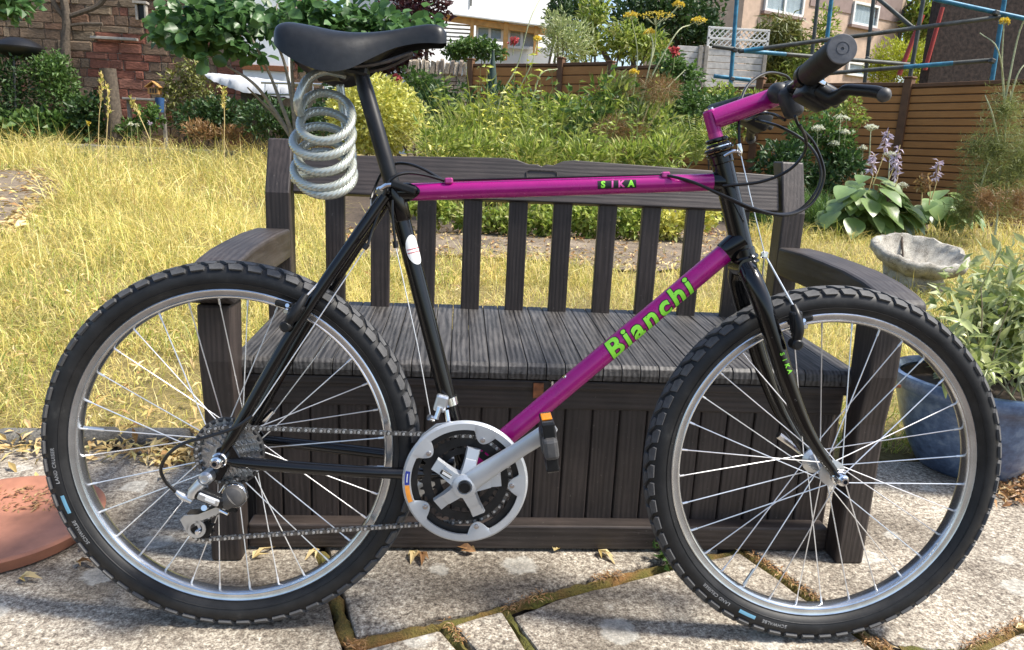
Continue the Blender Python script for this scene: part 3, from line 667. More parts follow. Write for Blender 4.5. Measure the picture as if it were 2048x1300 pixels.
for i in range(5):
    d = 6+72*i; ca, sa = math.cos(R(d)), math.sin(R(d)); u = V3(ca, 0, sa); v = V3(-sa, 0, ca)
    V = []
    for r, wd, y0, y1 in ((0.006, 0.016, -0.080, -0.062), (0.026, 0.0125, -0.079, -0.063), (0.044, 0.0115, -0.071, -0.058), (0.0445, 0.0115, -0.068, -0.058), (0.062, 0.0125, -0.064, -0.056)):
        for sgn, yy in ((-1, y1), (-1, y0), (1, y0), (1, y1)): p = BBC+u*r+v*(wd*sgn*(0.82 if yy == y0 else 1)); V.append(V3(p.x, yy, p.z))
    mb.add(V, [[4*j+k, 4*j+(k+1) % 4, 4*j+4+(k+1) % 4, 4*j+4+k] for j in range(4) for k in range(4)]+[[16, 17, 18, 19]])
mb.lathe([(0.0095, -0.083), (0.013, -0.086), (0.0205, -0.083), (0.024, -0.072), (0.022, -0.060)], BBC, seg=28)
mb.build('spider', M['silver_paint'], ck, angle=50)
MB().lathe([(0.0105, -0.083), (0.0100, -0.0885), (0.0085, -0.0890), (0.0080, -0.0868), (0, -0.0866)], BBC, seg=20).build('crank_bolt_cap', M['plastic_black'], ck)
CA = math.degrees(math.atan2(0.106, 0.138))
for s in (-1, 1):
    dg_ = CA if s < 0 else CA+180; u = V3(math.cos(R(dg_)), 0, math.sin(R(dg_))); v = V3(-u.z, 0, u.x); V = []; secs = []
    for r, wd, yo, th in ((-0.012, 0.010, 0.073, 0.012), (0.0, 0.0205, 0.074, 0.020), (0.03, 0.0175, 0.076, 0.020), (0.07, 0.0155, 0.080, 0.017), (0.12, 0.0140, 0.087, 0.014), (0.160, 0.0150, 0.092, 0.013), (0.176, 0.0135, 0.093, 0.012), (0.186, 0.0070, 0.093, 0.010)):
        c = BBC+u*r; m = []
        for k in range(12):
            a = 2*PI*k/12; ca, sa = math.cos(a), math.sin(a)
            p = c+v*(wd*math.copysign(abs(ca)**0.7, ca)); m.append(V3(p.x, s*(yo+0.5*th*math.copysign(abs(sa)**0.7, sa)), p.z))
        V += m; secs.append(c)
    ns_ = len(secs)
    mb = MB().add(V, [[12*j+k, 12*j+(k+1) % 12, 12*j+12+(k+1) % 12, 12*j+12+k] for j in range(ns_-1) for k in range(12)]+[list(range(12))[::-1], [12*(ns_-1)+k for k in range(12)]])
    mb.build('crank_arm', M['silver_paint'], ck, angle=60)
bd = pol(0.034, 150, -0.0772); ang = R(150-180)
MB().box(bd, (0.028, 0.0018, 0.0085), Matrix.Rotation(-ang, 3, 'Y')).build('crank_badge', M['black_decal'], ck, bevel=0.0006)
MB().box(bd+V3(0, -0.0012, 0), (0.021, 0.0006, 0.0042), Matrix.Rotation(-ang, 3, 'Y')).build('badge_print', M['white_decal'], ck)
# guard stickers
for d0, d1, mt in ((170, 184, 'blue_decal'), (184.5, 202, 'orange_decal')):
    mb = MB(); V = []; F = []
    for i in range(9):
        d = d0+(d1-d0)*i/8; V += [pol(0.0955, d, -0.0642), pol(0.1035, d, -0.0642)]
    F = [[2*i, 2*i+1, 2*i+3, 2*i+2] for i in range(8)]; mb.add(V, F).build('guard_sticker', M[mt], ck)
    MB().add([pol(0.0988, d0+2.5+(d1-d0-5)*k/4, -0.0645) for k in range(5)]+[pol(0.1004, d0+2.5+(d1-d0-5)*k/4, -0.0645) for k in range(5)], [[k, k+1, k+6, k+5] for k in range(4)]).build('guard_sticker_print', M['white_decal' if mt == 'blue_decal' else 'orange_decal'], ck)
# ---- pedals
for s in (-1, 1):
    dg_ = CA if s < 0 else CA+180; pc = V3(BBC.x+0.174*math.cos(R(dg_)), s*0.092, BBC.z+0.174*math.sin(R(dg_)))
    pd = bpy.data.objects.new('pedal', None); COL.objects.link(pd); pd.parent = bike; ORG[pd.name] = Vector()
    MB().tube([pc+V3(0, s*-0.008, 0), pc+V3(0, s*0.082, 0)], [0.0075, 0.0055], 12).build('pedal_axle', M['chrome'], pd)
    o = V3(pc.x-0.004, pc.y, pc.z-0.006); tilt = Matrix.Rotation(R(-9), 3, 'Y')
    def pb(n, c, size, mat, bv=0.003): MB().box(o+tilt @ V3(c[0], s*c[1], c[2]), (size[0]*1.05, size[1], size[2]), tilt).build(n, M[mat], pd, bevel=bv, bseg=2)
    pb('pedal_body', (0, 0.030, 0), (0.026, 0.040, 0.046), 'clamp_grey', 0.008)
    pb('pedal_body', (0, 0.078, 0), (0.022, 0.034, 0.034), 'plastic_dusty', 0.006)
    for zz in (-0.036, 0.036):
        pb('pedal_cage', (0, 0.048, zz), (0.020, 0.070, 0.006), 'plastic_black', 0.002)
        for k in range(5): pb('cage_tooth', (0.0, 0.020+k*0.014, zz*1.09), (0.017, 0.004, 0.005), 'steel_dark', 0.001)
        pb('pedal_reflector', (0, 0.046, zz*1.10), (0.016, 0.036, 0.006), 'amber', 0.001)
    for yy in (0.014, 0.080): pb('pedal_rail', (0, yy, 0), (0.018, 0.006, 0.074), 'plastic_black', 0.002)
# ---- chain
RU, RL = K(458, 1003, 0.042), K(404, 1056, 0.042); YC = -0.0425
path = []
def arc(c, r, a0, a1, n): path.extend([V3(c.x+r*math.cos(R(a)), YC, c.z+r*math.sin(R(a))) for a in np.linspace(a0, a1, n)])
ax_c = V3(0, 0, WR)
arc(BBC, 0.0775, 95, -85, 24); arc(RL, 0.0205, 275, 175, 8); arc(RU, 0.0205, 5, 60, 5); arc(ax_c, 0.0490, 290, 88, 22)
path.append(path[0]); seg = [0]
for i in range(1, len(path)): seg.append(seg[-1]+(path[i]-path[i-1]).length)
nl = int(seg[-1]/0.0127)//2*2; pitch = seg[-1]/nl
def onpath(s):
    s %= seg[-1]; i = max(1, int(np.searchsorted(seg, s))); t = (s-seg[i-1])/max(1e-9, seg[i]-seg[i-1]); return path[i-1].lerp(path[i], t)
chain = bpy.data.objects.new('chain', None); COL.objects.link(chain); chain.parent = bike; ORG[chain.name] = Vector()
def linkmesh(outer):
    mb = MB(); yo = 0.0036 if outer else 0.0024; P = []
    for k in range(14):
        a = 2*PI*k/14; x = math.cos(a)*0.0050+(0.00635 if math.cos(a) > 0 else -0.00635); z = math.sin(a)*(0.0052 if abs(math.cos(a)) > 0.25 else 0.0030); P.append((x, z))
    for s in (-1, 1): mb.prism(P, V3(0, s*yo+0.0006, 0), (1, 0, 0), (0, 0, 1), 0.0012)
    if outer:
        nf = len(mb.F)
        for x in (-0.00635, 0.00635): mb.lathe([(0, -0.0058), (0.0022, -0.0058), (0.0026, -0.0045), (0.0024, 0.0046), (0, 0.0046)], V3(x, 0, 0), seg=8)
    else:
        for x in (-0.00635, 0.00635): mb.lathe([(0.0037, -0.0022), (0.0037, 0.0022)], V3(x, 0, 0), seg=8)
    o = mb.build('chain_link', M['steel_dark'] if outer else M['sprocket'], None, smooth=False); me = o.data; bpy.data.objects.remove(o)
    if outer:
        me.materials.append(M['aluminium'])
        for p_ in me.polygons:
            if all(abs(abs(me.vertices[k].co.x)-0.00635) < 0.0028 and abs(me.vertices[k].co.z) < 0.0028 for k in p_.vertices): p_.material_index = 1
    return me
lm = (linkmesh(True), linkmesh(False))
for i in range(nl):
    p, q = onpath(i*pitch), onpath((i+1)*pitch); o = link('chain_link', lm[i % 2], None, chain)
    o.location = (p+q)/2; o.rotation_euler = (0, -math.atan2(q.z-p.z, q.x-p.x), 0)
# ---- rear derailleur
rd = bpy.data.objects.new('rear_derailleur', None); COL.objects.link(rd); rd.parent = bike; ORG[rd.name] = Vector()
dp = lambda n, mb, mat, **kw: mb.build(n, M[mat], rd, **kw)
hb = K(411, 957, 0.085)
dp('mounting_bolt', MB().lathe([(0, -0.004), (0.004, -0.004), (0.0042, -0.006), (0.0075, -0.006), (0.009, -0.003), (0.0115, 0.0), (0.0115, 0.022), (0, 0.022)], hb, seg=20), 'aluminium', angle=30)
a, b = K(392, 985, 0.088), K(452, 1005, 0.082); dv = b-a
rotd = Matrix.Rotation(-math.atan2(dv.z, dv.x), 3, 'Y')
dp('parallelogram', MB().box((a+b)/2, (dv.length*1.05, 0.020, 0.020), rotd), 'plastic_black', bevel=0.005, bseg=2)
dp('derailleur_plate', MB().box((a+b)/2+V3(0, -0.012, 0.001), (dv.length*0.72, 0.005, 0.0125), rotd), 'aluminium', bevel=0.002)
dp('derailleur_label', MB().box((a+b)/2+V3(0.004, -0.0148, 0.001), (dv.length*0.34, 0.001, 0.0065), rotd), 'white_decal')
dp('upper_knuckle', MB().tube([K(404, 966, 0.085), K(386, 984, 0.088), K(384, 994, 0.088)], [0.010, 0.009, 0.008], 12), 'aluminium')
kb = K(468, 992, 0.080)
dp('lower_knuckle', MB().lathe([(0, -0.014), (0.010, -0.0135), (0.017, -0.010), (0.0195, -0.003), (0.0195, 0.012), (0, 0.014)], kb, seg=24).tube([kb+V3(0, -0.002, 0), K(448, 1006, 0.08)], [0.017, 0.013], 14), 'plastic_dusty')
dp('knuckle_band', MB().lathe([(0.0200, -0.001), (0.0215, 0.001), (0.0215, 0.008), (0.0200, 0.010)], kb, seg=26), 'chrome')
cg = [K(*q, 0.058) for q in ((360, 1040), (368, 1031), (395, 1030), (440, 1012), (452, 1008), (456, 1016), (448, 1022), (412, 1038), (402, 1041), (384, 1043), (378, 1052), (374, 1066))]
for dy, mt in ((0.0, 'aluminium'), (0.028, 'steel_dark')):
    mb = MB(); n = len(cg); mb.V = [v+V3(0, dy, 0) for v in cg]+[v+V3(0, dy+0.0022, 0) for v in cg]; mb.F = [list(range(n))[::-1], list(range(n, 2*n))]+[[i, (i+1) % n, n+(i+1) % n, n+i] for i in range(n)]
    yy = -0.058+dy; cr_ = K(392, 1058, 0.058)
    mb.lathe([(0.0105, yy), (0.0165, yy), (0.0165, yy+0.0022), (0.0105, yy+0.0022)], V3(cr_.x, 0, cr_.z), seg=24, closed=True)
    mb.box(V3(cr_.x+0.004, yy+0.001, cr_.z+0.007), (0.0045, 0.002, 0.016), Matrix.Rotation(R(-20), 3, 'Y'))
    dp('cage_plate', mb, mt)
for c in (RU, RL):
    mb = MB(); gear_ring(mb, V3(c.x, 0, c.z), 0.0200, 10, 0.006, YC-0.004, 0.008, 0.005); dp('jockey_wheel', mb, 'plastic_black', smooth=False)
    dp('jockey_bolt', MB().lathe([(0, -0.0645), (0.0035, -0.0645), (0.005, -0.062), (0.005, -0.03), (0, -0.03)], V3(c.x, 0, c.z), seg=12), 'chrome', angle=30)
dp('cable_bolt', MB().tube([K(408, 1016, 0.088), K(412, 1014, 0.075)], 0.005, 10), 'chrome')
dp('adjuster_screw', MB().tube([K(440, 1020, 0.080), K(456, 1028, 0.082)], 0.0028, 8), 'chrome')
dp('barrel_adjuster', MB().tube([K(352, 983, 0.085), K(366, 993, 0.086), K(384, 1003, 0.086)], [0.0035, 0.0065, 0.0045], 10), 'aluminium')
# ---- front derailleur
fd = bpy.data.objects.new('front_derailleur', None); COL.objects.link(fd); fd.parent = bike; ORG[fd.name] = Vector()
ca_ = K(897, 802); sx = seat_ax
MB().tube([ca_-sx*0.007, ca_+sx*0.007], 0.0185, 24).build('clamp_band', M['chrome'], fd, angle=30)
MB().box(K(882, 806, 0.024), (0.022, 0.016, 0.030), Matrix.Rotation(R(14), 3, 'Y')).build('derailleur_body', M['aluminium'], fd, bevel=0.004, bseg=2)
MB().tube([K(880, 815, 0.030), K(872, 838, 0.034)], [0.006, 0.005], 10).tube([K(893, 820, 0.03), K(897, 845, 0.034)], [0.005, 0.005], 10).build('derailleur_link', M['chrome'], fd)
MB().tube([K(858, 834, 0.036), K(866, 838, 0.030)], 0.006, 10).build('cable_anchor', M['chrome'], fd)
for yy, mt in ((-0.052, 'aluminium'), (-0.034, 'steel_dark')):
    cp = [K(*q, -yy) for q in ((818, 912), (826, 895), (846, 868), (872, 848), (905, 843), (930, 850), (932, 860), (900, 858), (872, 866), (850, 886), (836, 912))]
    n = len(cp); mb = MB(); mb.V = [v.copy() for v in cp]+[v+V3(0, 0.002, 0) for v in cp]; mb.F = [list(range(n))[::-1], list(range(n, 2*n))]+[[i, (i+1) % n, n+(i+1) % n, n+i] for i in range(n)]
    mb.build('cage_plate', M[mt], fd, bevel=0.0005)
# ---- cantilever brakes
def brake(pts_arm, pad, sgn, hardware):
    br = bpy.data.objects.new('rear_brake' if sgn else 'front_brake', None); COL.objects.link(br); br.parent = bike; ORG[br.name] = Vector()
    for s in (-1, 1):
        P = lambda v: V3(v.x, -s*v.y, v.z)
        MB().tube(spline([P(K(*q)) for q in pts_arm], 4), [float(np.interp(i, [0, 4, 8, 12], [0.0075, 0.0085, 0.0075, 0.0055])) for i in range(4*(len(pts_arm)-1)+1)], 12).build('brake_arm', M['plastic_black'], br)
        m1, m2 = P(K(*pts_arm[1])), P(K(*pts_arm[2])); dm = m2-m1; rm = Matrix.Rotation(-math.atan2(dm.z, dm.x), 3, 'Y')
        MB().box((m1+m2)/2+V3(0, s*-0.006, 0), (dm.length*1.7, 0.018, 0.020), rm).build('arm_body', M['plastic_black'], br, bevel=0.005, bseg=2)
        MB().box(m1+V3(0, s*-0.016, 0.004), (0.020, 0.014, 0.016), rm).build('spring_box', M['plastic_dusty'], br, bevel=0.003)
        a, b = P(K(*pad[0])), P(K(*pad[1])); d = b-a
        MB().box((a+b)/2, (d.length, 0.010, 0.0115), Matrix.Rotation(-math.atan2(d.z, d.x), 3, 'Y')).build('brake_pad', M['plastic_black'], br, bevel=0.004, bseg=2)
        for q in hardware:
            c = P(K(*q)); MB().lathe([(0, -0.006), (0.0038, -0.006), (0.0050, -0.004), (0.0050, 0.006), (0, 0.006)], c, seg=10).build('brake_bolt', M['chrome'], br, angle=30)
            MB().tube([c+V3(0, s*-0.004, 0.009), c+V3(0, s*-0.02, 0.006)], 0.0035, 8).build('pad_post', M['chrome'], br)
        c = P(K(*pts_arm[0])); MB().lathe([(0, -0.011), (0.0065, -0.011), (0.0095, -0.008), (0.0095, 0.012), (0, 0.012)], c, seg=16).build('brake_pivot', M['plastic_black'], br, angle=30)
    return br
rb = brake([(573, 652, 0.070), (584, 634, 0.074), (596, 616, 0.072), (612, 590, 0.060)], [(550, 604, 0.024), (600, 618, 0.024)], True, [(573, 622, 0.062), (596, 626, 0.064)])
fb = brake([(1592, 688, 0.072), (1598, 660, 0.076), (1594, 632, 0.072), (1587, 612, 0.060)], [(1575, 645, 0.026), (1626, 634, 0.026)], False, [(1609, 652, 0.060), (1590, 672, 0.07)])
# ---- cables
cab = bpy.data.objects.new('cables', None); COL.objects.link(cab); cab.parent = bike; ORG[cab.name] = Vector()
def hose(pts, r=0.0026, mat='housing_black', name='cable_housing', n=8): return MB().tube(spline([K(*q) for q in pts], n), r, 8).build(name, M[mat], cab)
def wire(pts, r=0.0008, mat='spoke_steel'): return MB().tube([K(*q) for q in pts], r, 6).build('inner_wire', M[mat], cab)
hose([(1330, 350, 0.010), (1380, 362, 0.03), (1440, 388, 0.05), (1510, 418, 0.06), (1575, 430, 0.06), (1625, 405, 0.05), (1648, 350, 0.05), (1630, 290, 0.06), (1598, 252, 0.08), (1590, 232, 0.10)])
hose([(1330, 352, 0.004), (1390, 366, 0.02), (1450, 394, 0.04), (1520, 424, 0.05), (1590, 424, 0.04), (1634, 380, 0.03), (1640, 330, 0.03), (1612, 285, 0.02), (1560, 254, 0.0), (1512, 240, -0.06)])
hose([(1445, 372, 0.03), (1520, 364, 0.04), (1575, 342, 0.05), (1606, 310, 0.06), (1612, 280, 0.07), (1600, 250, 0.09)])
hose([(1479, 292, 0.02), (1478, 240, 0.0), (1482, 200, -0.03), (1500, 166, -0.06), (1535, 146, -0.09), (1572, 152, -0.12), (1585, 172, -0.13)])
hose([(1480, 236, -0.02), (1495, 240, -0.04), (1520, 228, -0.06), (1545, 228, -0.02), (1570, 240, 0.06)])
wire([(1478, 294, 0.02), (1500, 390, 0.03), (1529, 508, 0.034)], 0.0010)
wire([(1529, 508, 0.036), (1588, 614, 0.058)], 0.0016); wire([(1529, 508, 0.036), (1520, 600, -0.055)], 0.0014)
MB().box(K(1529, 510, 0.036), (0.012, 0.012, 0.012)).build('straddle_hanger', M['chrome'], cab, bevel=0.003)
MB().tube(spline([K(1448, 312, 0.022), K(1462, 304, 0.026), K(1472, 302, 0.026), K(1480, 306, 0.024)], 4), 0.0028, 8).tube([K(1477, 288, 0.022), K(1479, 302, 0.022), K(1480, 312, 0.022)], [0.0045, 0.0055, 0.003], 10).build('cable_hanger', M['chrome'], cab)
# rear cables along the top tube and stays
for k, (px, py) in enumerate(((898, 362), (1330, 350))):
    c = K(px, py, 0.004); MB().box(c, (0.014, 0.020, 0.010), Matrix.Rotation(-math.atan2(td.z, td.x), 3, 'Y')).build('cable_stop', M['metal_pink'], cab, bevel=0.002)
wire([(898, 360, 0.008), (1330, 349, 0.010)], 0.0012, 'housing_black'); wire([(898, 362, 0.0), (1330, 350, 0.004)], 0.0012, 'housing_black')
hose([(890, 361, 0.006), (850, 350, 0.012), (815, 346, 0.02), (788, 354, 0.028), (772, 376, 0.030), (760, 420, 0.028), (745, 460, 0.03), (735, 492, 0.04)])
hose([(888, 362, 0.002), (850, 340, 0.004), (820, 329, 0.0), (790, 328, -0.02), (765, 345, -0.02), (748, 380, 0.0), (742, 398, 0.01)])
wire([(742, 398, 0.012), (742, 420, 0.012), (733, 440, 0.014), (686, 512, 0.02)], 0.0009); wire([(686, 512, 0.022), (613, 592, 0.060)], 0.0016); wire([(686, 512, 0.022), (655, 588, -0.055)], 0.0012)
MB().box(K(684, 513, 0.022), (0.012, 0.012, 0.012)).build('straddle_hanger', M['chrome'], cab, bevel=0.003)
wire([(733, 494, 0.046), (520, 812, 0.078), (503, 835, 0.079)], 0.0010)
hose([(505, 832, 0.079), (470, 855, 0.086), (420, 872, 0.094), (372, 885, 0.098), (340, 905, 0.098), (322, 935, 0.096), (330, 962, 0.092), (352, 984, 0.086)], 0.0029)
MB().tube([K(735, 488, 0.046), K(728, 498, 0.048)], 0.0046, 10).build('cable_stop', M['plastic_black'], cab)
MB().tube([K(790, 482, 0.02), K(792, 496, 0.02)], 0.0045, 10).build('cable_stop', M['plastic_black'], cab)
hose([(785, 400, 0.02), (786, 440, 0.022), (790, 482, 0.022)], 0.0024); wire([(792, 496, 0.022), (835, 690, 0.030), (862, 838, 0.034)], 0.0009)
for px, py in ((1128, 752), (1075, 803)): MB().tube([K(px, py, 0.004), K(px+6, py+10, 0.004)], [0.0045, 0.0045], 10).build('bottle_bolt', M['chrome'], cab)
# ---- lettering on the tubes
def on_tube(bm, P0, d, rad, name, mat, s=0.0, v0=0.0, lift=0.0004):
    up_ = Vector((-d.z, 0, d.x)); R_ = rad+lift
    vs = [v.co.y for v in bm.verts]; lo, hi = min(vs), max(vs)
    return map_text(bm, lambda u, v: P0+d*(u+s)+up_*(R_*math.sin((v+v0)/R_))-V3(0, 1, 0)*(R_*math.cos((v+v0)/R_)), [(1, np.linspace(lo, hi, 9)[1:-1])], name, mat, frame)
c0 = K(1292, 632, 0.0176)
sc = (c0-dt0).dot(dd)
for bold, mt, lf in ((0.0032, 'black_decal', 0.0003), (0.0016, 'green_decal', 0.0007)):
    bm = text_mesh('Bianchi', 0.053, bold, 0.12, 1.22); on_tube(bm, dt0, dd, 0.0176, 'frame_lettering', mt, sc, -0.001, lf)
tc_ = (K(1234, 368, 0.015)-tt0).dot(td)
bm = bmesh.new(); bmesh.ops.create_grid(bm, x_segments=2, y_segments=8, size=0.5)
for v in bm.verts: v.co.x *= 0.066; v.co.y *= 0.0145
on_tube(bm, tt0, td, 0.015, 'decal_panel', 'black_decal', tc_, 0.001, 0.0003)
for ch, du, mt in (('S', -0.024, 'green_decal'), ('I', -0.008, 'pink_decal'), ('K', 0.007, 'pink_decal'), ('A', 0.024, 'green_decal')):
    bm = text_mesh(ch, 0.0155, 0.0007, 0.05); on_tube(bm, tt0, td, 0.015, 'frame_lettering', mt, tc_+du, 0.001, 0.0007)
for i, ch in enumerate('SIKA'):
    c = K(1564+5*i, 708+11.5*i, 0.0715); bm = text_mesh(ch, 0.0105, 0.0004)
    map_text(bm, lambda x, y: V3(c.x+y*0.92+x*0.38, c.y-0.0012+abs(y*0.92+x*0.38)*0.1, c.z-x*0.92+y*0.38), [], 'fork_lettering', 'green_decal', fork)
bm = bmesh.new(); bmesh.ops.create_circle(bm, cap_ends=True, segments=24, radius=1)
for v in bm.verts: v.co.x *= 0.026; v.co.y *= 0.015
stc = (K(826, 500, 0.0152)-BBC).dot(seat_ax)
up_s = Vector((-seat_ax.z, 0, seat_ax.x))
def seat_wrap(u, v, lf=0.0006): a = (v-0.011)/0.0152; return BBC+seat_ax*(u+stc)+up_s*(0.0152+lf)*math.sin(a)-V3(0, 1, 0)*(0.0152+lf)*math.cos(a)
map_text(bm, seat_wrap, [(1, np.linspace(-0.014, 0.014, 9))], 'round_sticker', 'white_decal', frame)
for u0 in (-0.004, 0.002):
    bm = bmesh.new(); bmesh.ops.create_grid(bm, x_segments=1, y_segments=8, size=0.5)
    for v in bm.verts: v.co.x = v.co.x*0.0014+u0; v.co.y *= 0.027
    map_text(bm, lambda u, v: seat_wrap(u, v, 0.0010), [], 'sticker_stripe', 'red_decal', frame)

# ================================================================ COILED CABLE LOCK
lk = thing('cable_lock', 'pale clear-coated coiled steel cable lock hanging under the black saddle', 'lock')
def BW(v): return BA+BE*v.x+BN*v.y+BU*v.z
pts = [K(690, 150, -0.02), K(650, 142, 0.0), K(614, 160, 0.02), K(596, 200, 0.03)]
turns = 5.0; N = 90
for i in range(N+1):
    t = i/N; a = PI+2*PI*turns*t          # starts at the left of the first loop
    q = t*turns; cx_ = float(np.interp(q, [0, 1, 2, 3, 4, 5], [650, 654, 642, 652, 645, 655])); cy_ = float(np.interp(q, [0, 0.5, 1.5, 2.5, 3.5, 4.5, 5], [226, 232, 270, 297, 331, 349, 352]))
    rx = float(np.interp(q, [0, 0.5, 1.5, 2.5, 3.5, 5], [50, 52, 57, 56, 57, 58])); ry = float(np.interp(q, [0, 0.5, 1.5, 2.5, 3.5, 5], [44, 42, 36, 38, 41, 40]))
    ca, sa = math.cos(a), -math.sin(a)
    pts.append(K(cx_+rx*ca, cy_-ry*sa, 0.012+0.042*(-sa)))
pts += [K(700, 330, 0.0), K(690, 250, -0.05), K(680, 170, -0.05)]
pw = spline([BW(p) for p in pts], 20)
MB().tube(pw, 0.0062, 36, ridge=(0.20, 9, 760.0)).build('coiled_cable', M['cable_lock'], lk, angle=80, recalc=False)
MB().tube([BW(K(688, 150, -0.02)), BW(K(672, 146, -0.035)), BW(K(640, 150, -0.05))], [0.012, 0.013, 0.012], 14).build('lock_barrel', M['plastic_black'], lk, angle=50)
# ================================================================ BENCH
bench = thing('storage_bench', 'dark grey wood-effect resin storage bench with slatted back and armrests', 'bench')
def bn(n, mb, mat, parent=None, bv=0.004, **kw): return mb.build(n, M[mat], parent or bench, bevel=bv, bseg=2, **kw)
XB = 0.700; LW = 0.061; YB = 0.487; ZK = 0.735; ZT = 0.867; YS = 0.055; SB = 0.56
for s in (-1, 1):
    x0, x1 = s*XB, s*(XB-LW); lo, hi = min(x0, x1), max(x0, x1)
    prof = [(YB, 0), (YB+0.06, 0), (YB+0.06, ZK), (YB+0.108, ZT), (YB+0.05, ZT), (YB, ZK)]
    bn('back_post', MB().prism(prof, V3(lo, 0, 0), (0, 1, 0), (0, 0, 1), hi-lo), 'resin_z')
    xo = s*(XB+0.010)
    lo2, hi2 = min(xo, s*(XB+0.008-LW)), max(xo, s*(XB+0.008-LW))
    prof = [(0, 0), (0.062, 0), (0.060, 0.30), (0.075, 0.552), (-0.008, 0.552), (-0.012, 0.44), (0.002, 0.33)]
    bn('front_leg', MB().prism(prof, V3(lo2, 0, 0), (0, 1, 0), (0, 0, 1), hi2-lo2), 'resin_z', bv=0.006)
    arm = [(YB+0.002, 0.572), (YB+0.002, 0.645), (0.36, 0.648), (0.24, 0.645), (0.14, 0.641), (0.06, 0.632), (0.0, 0.620), (-0.038, 0.608), (-0.046, 0.592), (-0.036, 0.568), (0.0, 0.553), (0.09, 0.553), (0.25, 0.568)]
    lo3, hi3 = min(s*(XB+0.026), s*(XB-0.062)), max(s*(XB+0.026), s*(XB-0.062))
    bn('armrest', MB().prism(arm, V3(lo3, 0, 0), (0, 1, 0), (0, 0, 1), hi3-lo3), 'resin_y', bv=0.007)
    sx0, sx1 = s*0.640, s*0.662
    bn('side_panel', MB().bb((min(sx0, sx1), 0.10, 0.02), (max(sx0, sx1), 0.54, 0.385)), 'resin_z')
# top rail, notched in the middle
xn = at(1085, 328, YB+0.035).x; zt = 0.842; zn = at(1085, 328, YB+0.035).z
rl = [(-0.634, 0.738), (0.632, 0.738), (0.634, 0.748), (0.634, 0.822), (0.628, 0.834), (0.618, 0.838), (xn+0.085, zt+0.012), (xn+0.055, zt+0.008), (xn+0.03, zt-0.004), (xn+0.012, zn+0.006), (xn, zn), (xn-0.012, zn+0.005), (xn-0.035, zt-0.004), (xn-0.065, zt+0.006), (xn-0.10, zt+0.010), (-0.634, 0.836)]
sh = 0.36   # rail leans back
bn('top_rail', MB().prism([(a, (b-0.738)) for a, b in rl], V3(0, YB+0.012, 0.738), (1, 0, 0), Vector((0, sh, 1)).normalized(), -0.024), 'resin_x', bv=0.003)
bp_ = at(1085, 350, YB+0.02)
for dz, wd in ((0.008, 0.028), (-0.008, 0.028)): pass
loop = []
for k in range(28):
    a = 2*PI*k/28; loop.append(V3(bp_.x+math.copysign(abs(math.cos(a))**0.35, math.cos(a))*0.040, 0, bp_.z+math.copysign(abs(math.sin(a))**0.35, math.sin(a))*0.011))
bn('maker_plate', MB().tube([V3(p.x, YB+0.010+(p.z-0.738)*0.36-0.0005, p.z) for p in loop], 0.0014, 6, closed=True), 'resin_z', bv=0)
# slats
sxs = [at(x, 450, YB+0.02).x for x in (669, 760, 853, 945, 1036, 1125, 1215, 1303, 1392, 1481)]
for x in sxs:
    prof = [(YB+0.026, 0.40), (YB+0.044, 0.40), (YB+0.046, 0.745), (YB+0.024, 0.745)]
    bn('back_slat', MB().prism(prof, V3(x-0.0245, 0, 0), (0, 1, 0), (0, 0, 1), 0.049), 'resin_z', bv=0.003)
# seat lid of narrow planks
NPL = 33; ws = 1.3315; zf = 0.430; zb_ = at(1238, 619, SB).z
lid = bn('seat_lid', MB().bb((-ws/2+0.012, YS+0.012, 0.372), (ws/2-0.012, SB-0.06, 0.392)), 'resin_x')
pw_ = ws/NPL
for i in range(NPL):
    xa = -ws/2+i*pw_; j = random.uniform(-0.0006, 0.0006)
    top = [(YS, 0.397), (YS-0.002, 0.410), (YS+0.001, 0.4245+j), (YS+0.010, 0.431+j), (SB, zb_+j), (SB, zb_-0.02), (YS+0.02, 0.405), (YS+0.018, 0.397)]
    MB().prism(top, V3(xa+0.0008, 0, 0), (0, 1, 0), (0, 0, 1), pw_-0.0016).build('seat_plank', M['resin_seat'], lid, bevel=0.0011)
# storage box front
bn('front_rail', MB().bb((-0.652, 0.080, 0.322), (0.652, 0.100, 0.388)), 'resin_x')
bn('plinth', MB().bb((-0.645, 0.046, 0.006), (0.645, 0.090, 0.062)), 'resin_x')
NBX = 21; bw = 1.28/NBX
boxf = bn('box_front', MB().bb((-0.648, 0.096, 0.03), (0.648, 0.110, 0.36)), 'resin_z')
for i in range(NBX):
    xa = -0.64+i*bw; MB().bb((xa+0.0015, 0.086, 0.058), (xa+bw-0.0015, 0.0955, 0.328)).build('box_plank', M['resin_z'], boxf, bevel=0.0025)
hp = at(1076, 775, 0.07)
bn('hasp', MB().box(V3(hp.x, 0.062, hp.z-0.004), (0.022, 0.004, 0.034)), 'rust', bv=0.001)
hq = at(1108, 768, 0.07)
bn('hasp_staple', MB().tube([V3(hq.x-0.006, 0.078, hq.z+0.008), V3(hq.x-0.006, 0.058, hq.z+0.008), V3(hq.x-0.006, 0.058, hq.z-0.01), V3(hq.x-0.006, 0.078, hq.z-0.01)], 0.003, 8), 'chrome', bv=0)

